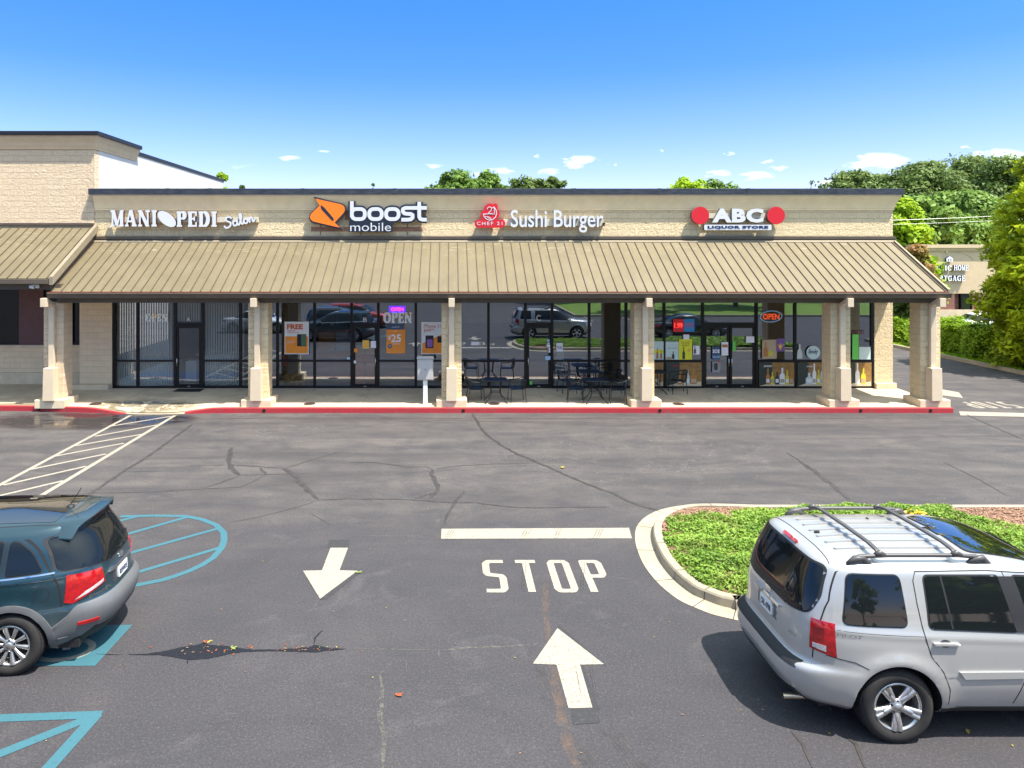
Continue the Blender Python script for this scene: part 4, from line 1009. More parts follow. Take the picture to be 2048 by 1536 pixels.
# neon signs, inside the panes but close to the glass
def neon(label,x0,x1,y0,y1,mt,mr,Y=YS-.03,ell=False):
    r=empty('neon_sign',W((x0+x1)/2,y1,Y),0,label,'neon sign')
    if ell:
        pts=[W(p.x,p.y,Y-.02) for p in circle((x0+x1)/2,(y0+y1)/2,(x1-x0)/2,36,(y1-y0)/2,R(-4))]; b=MB(); b.tube(pts,.012,6,closed=True); b.build('border_tube',mr,r,smooth=True)
    else: wallflat('glow_panel',[rectp(x0,y0,x1,y1)],Y-.01,mr,r,.01)
    m_=(x1-x0)*.12; text_on('letter_tube','OPEN',x0+m_,x1-m_,y0+(y1-y0)*.25,y1-(y1-y0)*.22,Y-.025,mt,r,.006,bold=.02); done(r)
neon('small red OPEN sign glowing on violet panel above the larger letters',778,811,612,625,M['neon_red'],M['neon_blue'],Y=YP)
neon('red OPEN sign in a pale blue oval in the liquor store window',1521,1564,622,644,M['neon_orange'],M['neon_cyan'],Y=YP,ell=True)
# door and small decals
def small(label,x0,y0,x1,y1,m,name='window_sticker',cat='sticker',txt=None,tm='navy',**k):
    r=poster(name,label,cat,x0,y0,x1,y1,M[m],**k)
    if txt: atext(r,txt,x0+(x1-x0)*.12,y0+(y1-y0)*.3,x1-(x1-x0)*.12,y1-(y1-y0)*.3,M[tm],k=1.5,bold=0)
    done(r)
Q6=lambda x,y:(860+x/4.267,580+y/4.267); Q8=lambda x,y:(1260+x/4.6545,580+y/4.6545)
def sm(Q,label,x0,y0,x1,y1,m,**k): a=Q(x0,y0);c=Q(x1,y1); small(label,a[0],a[1],c[0],c[1],m,**k)
sm(Q4,'orange notice on the phone shop door',1045,428,1102,500,'poster_amber',name='door_notice',cat='notice')
sm(Q4,'small orange sticker low on the phone shop door',973,498,1005,532,'poster_orange')
sm(Q4,'pale leaflet beside the orange notice on the door',1116,435,1160,495,'paper',name='door_notice',cat='notice')
sm(Q4,'tiny white card below the orange sticker',972,602,990,626,'paper')
sm(Q4,'round blue and white sticker left of the phone shop door',913,572,938,594,'pale_blue')
sm(Q6,'white paper notice taped right of the restaurant door',1078,452,1134,525,'paper',name='door_notice',cat='notice',txt='HOURS')
sm(Q6,'small blue sticker at the top of the restaurant door column',1000,422,1020,440,'pale_blue')
sm(Q6,'white card under the blue sticker on the door',1003,447,1020,462,'paper')
sm(Q6,'round white sticker midway on the restaurant door',996,465,1024,486,'paper')
sm(Q6,'narrow white strip sticker on the restaurant door',1012,490,1026,534,'paper')
sm(Q6,'pale blue delivery sticker above the restaurant door rail',984,564,1028,597,'pale_blue')
sm(Q6,'green tag sticker at the foot of the restaurant door',850,776,872,808,'greentag')
sm(Q6,'grey card in the window left of the restaurant door',352,440,420,472,'paper')
sm(Q8,'red price card in the liquor store window',402,272,500,388,'poster_red',name='price_card',cat='price card',txt='1.99',tm='neon_red')  # the printed price gets a glow of its own from the neon material
sm(Q8,'blue price card next to the red one',502,268,600,388,'poster_blue',name='price_card',cat='price card',txt='9.99',tm='poster_red')
sm(Q8,'grey square label under the price cards',497,415,552,458,'paper')
r=(lambda a,c:poster('window_poster','yellow poster with a dark bottle in the liquor store window','poster',a[0],a[1],c[0],c[1],M['poster_yellow']))(Q8(455,458),Q8(578,648))
def q8r(x0,y0,x1,y1): a=Q8(x0,y0);c=Q8(x1,y1); return rectp(a[0],a[1],c[0],c[1])
for i,yy in enumerate((480,496,512)): atext(r,('IT\'S NOT','SCOTCH THEY','BOURBON')[i],*Q8(475+i*5,yy),*Q8(560-i*5,yy+10),M['phone_black'],k=1)
def bottle(x,y1,w,h,neck=.35): # outline, px in Q8 zoom units, y1 = base
    return [Q8(*p) for p in ((x-w/2,y1),(x+w/2,y1),(x+w/2,y1-h*.5),(x+w*.42,y1-h*.58),(x+w*neck/2,y1-h*.68),(x+w*neck/2,y1-h),(x-w*neck/2,y1-h),(x-w*neck/2,y1-h*.68),(x-w*.42,y1-h*.58),(x-w/2,y1-h*.5))]
add(r,'bottle_picture',[bottle(500,642,24,110)],M['bottle_dark']); add(r,'shell_picture',[[Q8(v.x,v.y) for v in circle(550,560,15,14)]],M['poster_amber']); done(r)
r=(lambda a,c:poster('window_poster','pale green poster left of the yellow one','poster',a[0],a[1],c[0],c[1],M['poster_pale']))(Q8(332,480),Q8(452,648)); add(r,'bottle_picture',[bottle(402,642,24,70)],M['bottle_dark']); add(r,'hand_picture',[[Q8(v.x,v.y) for v in circle(365,635,30,16,14)]],M['wood_floor_tone'],2); atext(r,'Jameson',*Q8(352,535),*Q8(440,548),M['poster_green'],k=1); done(r)
r=(lambda a,c:poster('window_poster','pale poster half hidden by the column','poster',a[0],a[1],c[0],c[1],M['poster_pale']))(Q8(150,478),Q8(312,648)); add(r,'band_picture',[q8r(150,556,310,590)],M['poster_yellow']); add(r,'bottle_picture',[bottle(255,640,20,100),bottle(290,640,20,80)],M['whiskey'],2); done(r)
r=(lambda a,c:poster('window_poster','white card with one dark bottle beside the double doors','poster',a[0],a[1],c[0],c[1],M['paper']))(Q8(588,518),Q8(648,600)); add(r,'bottle_picture',[bottle(605,592,18,68)],M['bottle_dark']); done(r)
r=(lambda a,c:poster('door_notice','navy and white poster on the left liquor store door','notice',a[0],a[1],c[0],c[1],M['poster_navy']))(Q8(762,525),Q8(840,648)); atext(r,'SOS',*Q8(770,552),*Q8(834,588),M['paper'],k=1,bold=.04); atext(r,'WELCOME',*Q8(768,612),*Q8(836,634),M['pale_blue'],k=1); done(r)
r=(lambda a,c:poster('door_notice','white hours card at the edge of the left liquor store door','notice',a[0],a[1],c[0],c[1],M['paper']))(Q8(852,485),Q8(914,608)); add(r,'picture',[q8r(858,508,910,535)],M['whiskey']); done(r)
r=(lambda a,c:poster('door_notice','grey label poster low on the left liquor store door','notice',a[0],a[1],c[0],c[1],M['inwall']))(Q8(766,665),Q8(842,768)); add(r,'bottle_picture',[[Q8(v.x,v.y) for v in rrect(782,680,816,745,12)]],M['bottle_dark']); add(r,'red_dot',[[Q8(v.x,v.y) for v in circle(832,672,8,12)]],M['poster_red'],2); done(r)
sm(Q8,'green and yellow sticker on the right liquor store door',955,478,985,570,'greentag')
sm(Q8,'white octagonal paper on the right liquor store door',1080,432,1156,490,'paper')
r=(lambda a,c:poster('window_poster','shelf picture with an amber bottle under the red oval sign','poster',a[0],a[1],c[0],c[1],M['wood_floor_tone']))(Q8(1230,462),Q8(1365,640)); add(r,'bottle_picture',[bottle(1262,620,40,135)],M['whiskey']); add(r,'glass_picture',[q8r(1292,570,1330,615)],M['bottle_yellow'],2); done(r)
r=(lambda a,c:poster('window_poster','purple poster with a yellow emblem','poster',a[0],a[1],c[0],c[1],M['purple']))(Q8(1362,452),Q8(1440,572)); add(r,'emblem',[[Q8(*p) for p in ((1370,500),(1400,560),(1432,500),(1412,520),(1400,490),(1388,522))]],M['poster_amber']); done(r)
r=(lambda a,c:poster('standing_bottle_card','white bottle picture left of the round badge','poster',a[0],a[1],c[0],c[1],M['paper']))(Q8(1556,590),Q8(1604,640)); add(r,'bottle_picture',[bottle(1580,640,44,135)],M['bottle_clear']); done(r)
r=empty('window_badge',W(1606,718,YP),0,'round grey badge with script Smoky in the liquor store window','window badge')
a_=Q8(1706,582); wallflat('disc',[[ (v.x,v.y) for v in circle(a_[0],a_[1],13.6,32)]],YP,M['poster_pale'],r,.004); atext(r,'Smoky',*Q8(1660,552),*Q8(1752,604),M['poster_navy'],k=1,bold=.03,shear=.3); done(r)
# lower picture panels: brick backdrop with bottles
def panel(label,x0,x1,bottles,brand=None,y0=672,y1=898,Q=Q8):
    a=Q(x0,y0);c=Q(x1,y1); r=poster('window_panel',label,'window panel',a[0],a[1],c[0],c[1],M['bottle_dark'],group='bottle picture panels along the liquor store windows')
    w=x1-x0
    add(r,'brick_picture',[[Q(*p) for p in ((x0+w*.38,y0+4),(x1-2,y0+4),(x1-2,y1-50),(x0+w*.38,y1-50))]],M['panelbrick'])
    add(r,'counter_picture',[[Q(*p) for p in ((x0+4,y1-4),(x1-4,y1-4),(x1-4,y1-48),(x0+w*.3,y1-30))]],M['wood_light'],2)
    for i,(bx,bw,bh,bm) in enumerate(bottles):
        pts=bottle(bx,y1-18-(i%2)*6,bw,bh) if Q is Q8 else [Q(*((p0))) for p0 in ()]
        add(r,'bottle_picture',[pts],M[bm],3+i*.3); l=bx; add(r,'label_picture',[[Q(*p) for p in ((l-bw*.38,y1-70),(l+bw*.38,y1-70),(l+bw*.38,y1-36),(l-bw*.38,y1-36))][::-1]],M['label_white' if i%2==0 else 'wood_floor_tone'],4.5+i*.3)
    if brand: atext(r,brand[0],*Q(*brand[1]),*Q(*brand[2]),M[brand[3]],k=2,bold=.02)
    done(r)
def _pb():
    t=NT('panel_brick_print'); x,y,z=t.xyz(); cb=t.new('ShaderNodeCombineXYZ'); t.lk(x,cb.inputs[0]); t.lk(z,cb.inputs[1]); b=t.new('ShaderNodeTexBrick'); b.inputs['Scale'].default_value=1; b.inputs['Brick Width'].default_value=.13; b.inputs['Row Height'].default_value=.045; b.inputs['Mortar Size'].default_value=.004
    b.inputs['Color1'].default_value=(.50,.27,.06,1); b.inputs['Color2'].default_value=(.33,.17,.04,1); b.inputs['Mortar'].default_value=(.10,.06,.03,1); t.lk(cb.outputs[0],b.inputs['Vector']); t.lk(b.outputs[0],t.p.inputs['Base Color']); t.set(Roughness=.5); return t.m
M['panelbrick']=_pb(); pm('wood_light',(.55,.44,.28))
panel('dark panel with brick and two bottles, left of the double doors',336,668,[(538,34,140,'bottle_clear'),(592,62,130,'whiskey'),(462,40,90,'whiskey')],("Maker's",(392,697),(452,712),'red'))
panel('narrow bottle panel between the column and the chair',150,312,[(250,30,110,'whiskey')])
panel('panel with seven amber bottles, right of the double doors',1200,1530,[(1284,38,150,'whiskey'),(1326,34,110,'bottle_yellow'),(1370,38,120,'bottle_dark'),(1418,48,150,'label_white'),(1464,34,130,'bottle_yellow'),(1502,38,120,'whiskey')],('JIM BEAM',(1245,700),(1318,722),'label_white'))
panel('panel with clear and yellow bottles beside the column',1560,1830,[(1668,64,110,'bottle_clear'),(1716,36,190,'label_white'),(1756,32,140,'bottle_yellow'),(1792,36,190,'bottle_clear')],('BACARDI',(1645,705),(1700,718),'label_white'))
Qx=lambda x,y:(1620+x/4.785,560+y/4.785)
def qq(x,y): a=Qx(x,y); return ((a[0]-1260)*4.6545,(a[1]-580)*4.6545)
panel('panel with a white and a yellow bottle at the end window',qq(400,0)[0]-60,qq(590,0)[0],[(qq(455,0)[0],40,200,'label_white'),(qq(512,0)[0],44,150,'bottle_yellow')])
r=poster('window_poster','green poster with a clear bottle in the end window','poster',*Qx(405,520),*Qx(466,760),M['greentag']); done(r)
r=poster('window_poster','white bottle card in the end window','poster',*Qx(470,640),*Qx(580,760),M['poster_pale']); done(r)
r=empty('window_lettering',W(1717,670,YP),0,'faint red lettering in the end window','window lettering'); text_on('letters','OUTLETS',1700,1728,660,668.5,YP,M['sidebrown'],r,.003,bold=.03); done(r)
M['cab_red']=simple('cabinet_red',(.85,.14,.04),.5,var=.05)
localize(shop); localize(wing)
# ------------------------------------------------------------------ blinds and things inside the shops
def blind(label,px0,px1,z0,z1,step=.088):
    x0,x1=XX(px0,25.49),XX(px1,25.49); n=int((x1-x0)/step)
    r=empty('vertical_blind',((x0+x1)/2,25.49,.3),0,label,'blind','vertical blinds inside the salon windows'); 
    b=MB(); b.box(x0,x1,25.46,25.52,z1,z1+.06); b.build('head_rail',M['blind'],r)
    b=MB()
    for i in range(n):
        x=x0+(i+.5)*step; a=R(-12+random.uniform(-5,5)); dx,dy=.030*math.cos(a),.030*math.sin(a)
        b.quad((x-dx,25.49-dy,z0),(x+dx,25.49+dy,z0),(x+dx,25.49+dy,z1),(x-dx,25.49-dy,z1))
    b.build('slat',M['blind'],r); localize(r)
blind('white vertical blind in the narrow left salon window',231,274,.33,3.3)
blind('white vertical blind behind the shiny OPEN letters',276,349,.33,3.3)
blind('short white vertical blind over the salon door',351,404,2.62,3.3)
blind('white vertical blind right of the salon door',406,494,.33,3.3)
r=empty('reception_desk',(-8.9,26.6,.24),0,'white reception desk seen through the salon door','desk'); b=MB(); b.box(-9.35,-8.1,26.5,27.3,.24,1.25); b.build('body',M['counter'],r); b=MB(); b.box(-9.45,-8.05,26.4,27.35,1.252,1.30); b.build('top',M['inwall'],r); b=MB(); b.box(-9.9,-9.5,26.6,27,.24,1.0); b.build('side_cabinet',M['counter'],r); localize(r)
r=empty('extinguisher',W(570,740,25.8),0,'red fire extinguisher in the phone shop window','fire extinguisher'); x=r.location.x; z=.95; b=MB(); b.lathe([(.001,z),(.075,z+.01),(.08,z+.05),(.08,z+.36),(.05,z+.43),(.02,z+.45),(.02,z+.5),(.001,z+.5)],'z',16,(x,25.78,0)); b.build('cylinder',M['poster_red'],r,smooth=True); b=MB(); b.box(x-.03,x+.09,25.76,25.80,z+.5,z+.53); b.bar((x,25.78,z+.49),(x+.1,25.78,z+.2),.02); b.build('handle',M['black'],r); localize(r)
r=empty('flower_arrangement',W(585,770,25.75),0,'orange dried flower arrangement on the phone shop floor','flowers'); b=MB(); rnd=random.Random(3)
for i in range(46):
    px=rnd.uniform(563,609); py=rnd.uniform(750,768); c=W(px,py,25.75+rnd.uniform(-.15,.25)); rr=rnd.uniform(.05,.13)
    b.lathe([(.001,c.z-rr*.8),(rr*.8,c.z-rr*.5),(rr,c.z),(rr*.75,c.z+rr*.6),(.001,c.z+rr*.8)],'z',7,(c.x,c.y,0))
b.build('blossoms',M['poster_amber'],r); b=MB(); b.box(r.location.x-.35,r.location.x+.35,25.65,25.95,.24,.36); b.build('basket',M['whiskey'],r); localize(r)
for (p0,lab) in ((708,'orange display cabinet behind the phone shop door, nearer the column'),(732,'orange display cabinet behind the phone shop door, nearer the handle')):
    x0=XX(p0,26.2); r=empty('display_cabinet',(x0+.2,26.2,.24),0,lab,'cabinet'); b=MB(); b.box(x0,x0+.40,26.0,26.4,.24,1.35); b.build('body',M['cab_red'],r); b=MB(); b.box(x0,x0+.40,25.98,26.4,1.352,1.62); b.build('header_board',M['poster_orange'],r); b=MB(); b.box(x0+.03,x0+.37,25.985,25.998,1.0,1.02); b.build('shelf',M['paper'],r); localize(r)
for i,(px,lab) in enumerate(((655,'dim red display stand behind the FREE poster window'),(690,'dim red display stand next to the phone shop door'))):
    x0=XX(px,28.5); r=empty('display_stand',(x0,28.5,.24),0,lab,'display stand'); b=MB(); b.box(x0-.35,x0+.35,28.3,28.7,.24,2.0); b.build('body',M['carred'],r); b=MB(); b.box(x0-.33,x0+.33,28.28,28.299,1.2,1.9); b.build('panel',M['poster_white'] if i else M['poster_orange'],r); localize(r)
# dispenser seen right of restaurant door
r=empty('drink_dispenser',W(1120,728,25.7),0,'black topped drink dispenser inside the restaurant window','dispenser'); x=r.location.x; b=MB(); b.box(x-.13,x+.13,25.6,25.85,1.1,1.62); b.build('tank',M['bottle_clear'],r); b=MB(); b.box(x-.14,x+.14,25.59,25.86,1.621,1.72); b.build('lid',M['black'],r); b=MB(); b.box(x-.2,x+.2,25.55,25.9,.24,1.098); b.build('stand',M['inwall'],r); localize(r)

# ------------------------------------------------------------------ patio furniture
def rtable():
    r=empty('patio_table',(0,0,0),0,'x','table','black square patio tables')
    V2,T=union2d([rrect(-.38,-.38,.38,.38,.07)]); vs,fs=slab(V2,T,lambda p:Vector((p[0],p[1],.74)),(0,0,-.025)); t=mesh_obj('tabletop',vs,fs,M['chair_metal'],r)
    b=MB()
    for k in range(-5,6): b.box(-.33,.33,k*.06-.008,k*.06+.008,.7402,.743)
    b.build('top_rib',M['chair_metal'],t)
    for sx in (-1,1):
        for sy in (-1,1):
            b=MB(); b.tube([(sx*.19,sy*.16,.715),(sx*.16,sy*.15,.55),(sx*.15,sy*.15,.28),(sx*.22,sy*.22,.15),(sx*.36,sy*.33,.0)],.015,8); b.build('leg',M['chair_metal'],r,smooth=True)
    for sy in (-1,1):
        b=MB(); b.tube([(-.152,sy*.15,.32),(.152,sy*.15,.32)],.011,6); b.build('crossbar',M['chair_metal'],r,smooth=True)
    return r
def rchair():
    # faces +x, seat centre at origin
    r=empty('patio_chair',(0,0,0),0,'x','chair','black wire patio armchairs')
    V2,T=union2d([round_poly([(-.21,-.22),(.22,-.24),(.22,.24),(-.21,.22)],.08)]); vs,fs=slab(V2,T,lambda p:Vector((p[0],p[1],.445)),(0,0,-.018)); mesh_obj('seat',vs,fs,M['chair_metal'],r)
    for sx,sy in ((1,-1),(1,1),(-1,-1),(-1,1)):
        b=MB()
        if sx>0: b.tube([(.25,sy*.27,0),(.23,sy*.265,.43),(.20,sy*.275,.66)],.012,7)
        else: b.tube([(-.27,sy*.23,0),(-.23,sy*.21,.43),(-.27,sy*.20,.78)],.012,7)
        b.build('leg',M['chair_metal'],r,smooth=True)
    arc=[(.20,-.275,.665),(.05,-.30,.68),(-.12,-.29,.70)]+[(-.16-.17*math.cos(R(a)),.27*math.sin(R(a)),.72+.07*math.cos(R(a))) for a in range(-75,76,15)]+[(-.12,.29,.70),(.05,.30,.68),(.20,.275,.665)]
    b=MB(); b.tube(arc,.014,7); b.build('armrest',M['chair_metal'],r,smooth=True)
    b=MB()
    for lv in (0.0,.25,.5,.75):
        b.tube([(x+.03*lv,y*(1-.12*lv),z-.24*lv) for x,y,z in arc[3:14]],.007,5)
    for a in range(-70,71,7):
        x,y,z=(-.16-.17*math.cos(R(a)),.27*math.sin(R(a)),.72+.07*math.cos(R(a))); b.bar((x,y,z),(x+.05,y*.82,.45),.006)
    b.build('backrest',M['chair_metal'],r,smooth=True); return r
M['chair_metal']=simple('black_wire_metal',(.015,.018,.022),.4,.4,var=.1)
T0=rtable(); C0=rchair(); ut=[0];uc=[0]
def place(src,used,x,y,rz,lab):
    o=src if not used[0] else copy_tree(src); used[0]=1
    k=(y-22.6)/2.75; o.location=(x,y,.165+.075*max(0,min(1,k))+.006); o.rotation_euler=(0,0,R(rz)); o['label']=lab; return o
x1=XX(991,23.3); x2=XX(1190,23.3)
place(T0,ut,x1,23.28,0,'black square patio table left of the restaurant door')
place(C0,uc,x1-.66,23.28,8,'black wire chair beside the tan column, left of the restaurant door')
place(C0,uc,x1+.70,23.3,186,'black wire chair between the table and the restaurant door')
place(T0,ut,x2,23.25,0,'front black patio table between restaurant door and column')
place(C0,uc,x2-.64,23.3,-6,'black wire chair left of the front table, right of the door')
place(C0,uc,x2+.72,23.2,172,'black wire chair pushed against the brick column by the front table')
x3=XX(1180,24.6); place(T0,ut,x3,24.66,0,'rear black patio table against the restaurant window')
place(C0,uc,x3-.80,24.62,15,'black wire chair left of the rear table by the window')
place(C0,uc,x3+.78,24.66,180,'black wire chair right of the rear table by the window')
x4=XX(1310,24.5); place(T0,ut,x4,24.6,0,'black patio table half behind the column at the liquor store')
place(C0,uc,x4+.80,24.55,178,'black wire chair in front of the liquor store bottle panel')

# utility cabinet
x0,x1_=XX(834.5,22.9),XX(866.5,22.9); xc=(x0+x1_)/2
r=empty('utility_cabinet',(xc,22.95,.17),0,'pale grey metal box on a white post beside the column','utility box')
b=MB(); b.box(x0,x1_,22.9,23.12,.96,1.66); b.build('box',M['cabinet'],r,bev=.01)
b=MB(); b.box(x0+.02,x1_-.02,22.885,22.899,.99,1.60); b.build('door',M['cabinet'],r,bev=.004)
b=MB(); b.add([(x0-.02,22.86,1.661),(x1_+.02,22.86,1.661),(x1_+.02,23.14,1.661),(x0-.02,23.14,1.661),(x0,22.95,1.72),(x1_,22.95,1.72),(x1_,23.1,1.72),(x0,23.1,1.72)],[(0,3,2,1),(4,5,6,7),(0,1,5,4),(1,2,6,5),(2,3,7,6),(3,0,4,7)]); b.build('hood',M['cabinet'],r)
b=MB(); b.box(xc-.01,xc+.01,22.875,22.884,1.28,1.34); b.build('latch',M['black'],r)
b=MB(); b.box(xc-.07,xc+.07,22.94,23.06,.165,.959); b.build('post',M['poster_white'],r,bev=.01); localize(r)
# drain covers, pipe holes, mat, flood light
for i,(px,py,lab) in enumerate(((191,808.5,'rusty round drain cover in the damp salon sidewalk'),(619,808.5,'rusty round drain cover before the phone shop'),(988,808.5,'rusty round drain cover under the left patio table'),(1357,809,'rusty round drain cover before the liquor store'))):
    c=G(px,py,.16); b=MB(); b.lathe([(.001,.182),(.15,.182),(.155,.184),(.185,.184),(.19,.176)],'z',32,(c.x,c.y,0)); o=b.build('drain_cover',M['cover'],None,smooth=False); tag(o,lab,'drain cover','round covers set in the sidewalk')
for px,lab in ((70,'black drain pipe hole in the red kerb before the wing column'),(528,'black drain pipe hole in the red kerb below the salon column'),(926.5,'black drain pipe hole in the red kerb by the utility box column'),(1319.7,'black drain pipe hole in the red kerb at the restaurant column'),(1721,'black drain pipe hole in the red kerb at the liquor store column'),(1861,'black drain pipe hole in the red kerb at the corner column')):
    x=XX(px,22.47); y=yk(x); pr_=MB(); pr_.lathe([(.001,-.016),(.035,-.016),(.05,-.019),(.055,-.004)],'y',20,(x,y,.075)); o=pr_.build('drain_pipe',M['blackhole']); tag(o,lab,'drain pipe','drain pipe holes along the red kerb')
a,c=XX(352,25.0),XX(405,25.0); b=MB(); b.box(a,c,24.72,25.2,.235,.25); o=b.build('doormat',M['mat'],bev=.005); tag(o,'black rubber doormat at the salon door','doormat')
p=W(72,573,22.5); r=empty('flood_lamp',p,0,'small white twin flood lamp under the wing gutter','lamp')
b=MB(); b.lathe([(.02,-.08),(.06,-.07),(.075,.04),(.07,.06),(.001,.05)],'x',16,(p.x-.09,p.y-.05,p.z)); b.build('lamp_head',M['offwhite'],r,smooth=True); b=MB(); b.lathe([(.02,-.05),(.055,-.04),(.06,.04),(.001,.04)],'x',16,(p.x+.06,p.y-.02,p.z)); b.build('lamp_head',M['offwhite'],r,smooth=True); b=MB(); b.box(p.x-.03,p.x+.03,p.y,22.6,p.z+.0,p.z+.06); b.build('bracket',M['offwhite'],r); localize(r)

# ------------------------------------------------------------------ litter
def leafm(c,n): return simple(n,tuple(q*.62 for q in c),.6,var=.2,scale=30)
LM=[leafm((.45,.10,.03),'fallen_leaf_rust'),leafm((.50,.40,.08),'fallen_leaf_yellow'),leafm((.28,.36,.08),'fallen_leaf_green'),leafm((.35,.20,.10),'fallen_leaf_brown')]
rnd=random.Random(11)
def leafshape(b,x,y,z,s,a):
    pts=[(-1,0,0),(-.3,.45,.12),(.4,.35,.05),(1,0,.15),(.35,-.4,.1),(-.35,-.42,.02)]
    b.add([(x+s*(u*math.cos(a)-v*math.sin(a)),y+s*(u*math.sin(a)+v*math.cos(a)),z+s*w) for u,v,w in pts],[(0,5,4,3,2,1)])
bs=[MB() for _ in LM]
def scatter(cx,cy,rx,ry,n,s0,s1,ms):
    for _ in range(n):
        p=G(cx+rnd.gauss(0,rx),cy+rnd.gauss(0,ry)); leafshape(bs[rnd.choice(ms)],p.x,p.y,.008+rnd.random()*.004,rnd.uniform(s0,s1),rnd.uniform(0,6.3))
scatter(420,1300,45,8,26,.010,.024,[0,3,1,3]); scatter(620,1299,40,4,16,.010,.022,[0,3,1]); scatter(520,1298,60,3,12,.01,.02,[0,3])
for i in range(90):
    p=G(rnd.uniform(0,2048),rnd.uniform(850,1530)); leafshape(bs[rnd.choice([1,3,3])],p.x,p.y,.008,rnd.uniform(.008,.02),rnd.uniform(0,6.3))
mm=MB(); idx=[]
for k,b_ in enumerate(bs): 
    idx+= [k]*len(b_.f); mm.add(b_.v,b_.f)
o=mesh_obj('leaf_litter',mm.v,mm.f,LM,kind='stuff'); 
for p_,k in zip(o.data.polygons,idx): p_.material_index=k
o['label']='small dry leaves scattered over the asphalt'
for (px,py,s,mi,lab) in ((797,1392,.055,0,'orange curled leaf alone on the dark asphalt'),(717,1146,.06,2,'pale green leaf touching the tip of the arrow head'),(1124,936,.09,1,'yellow green leaf on a crack in the lane'),(466,1298,.05,2,'green leaf lying in the dark broken patch'),(418,1285,.045,1,'yellow leaf lying in the dark broken patch'),(409,1285,.035,0,'red leaf at the upper tip of the broken patch'),(1935,1465,.04,1,'orange leaf in the shade under the silver car')):
    b=MB(); p=G(px,py); leafshape(b,0,0,0,s,rnd.uniform(0,6)); leafshape(b,s*.5,s*.3,.004,s*.6,rnd.uniform(0,6)); o=b.build('fallen_leaf',LM[mi]); o.location=(p.x,p.y,.012); tag(o,lab,'leaf')
# ------------------------------------------------------------------ cars
def pchip(keys):
    xs=[k[0] for k in keys]; ys=[k[1] for k in keys]; n=len(xs)
    h=[xs[i+1]-xs[i] for i in range(n-1)]; d=[(ys[i+1]-ys[i])/h[i] for i in range(n-1)]; m=[0]*n
    m[0]=d[0]; m[-1]=d[-1]
    for i in range(1,n-1):
        if d[i-1]*d[i]<=0: m[i]=0
        else:
            w1=2*h[i]+h[i-1]; w2=h[i]+2*h[i-1]; m[i]=(w1+w2)/(w1/d[i-1]+w2/d[i])
    def f(x):
        if x<=xs[0]: return ys[0]
        if x>=xs[-1]: return ys[-1]
        i=0
        while x>xs[i+1]: i+=1
        t=(x-xs[i])/h[i]; return (2*t**3-3*t*t+1)*ys[i]+(t**3-2*t*t+t)*h[i]*m[i]+(-2*t**3+3*t*t)*ys[i+1]+(t**3-t*t)*h[i]*m[i+1]
    return f
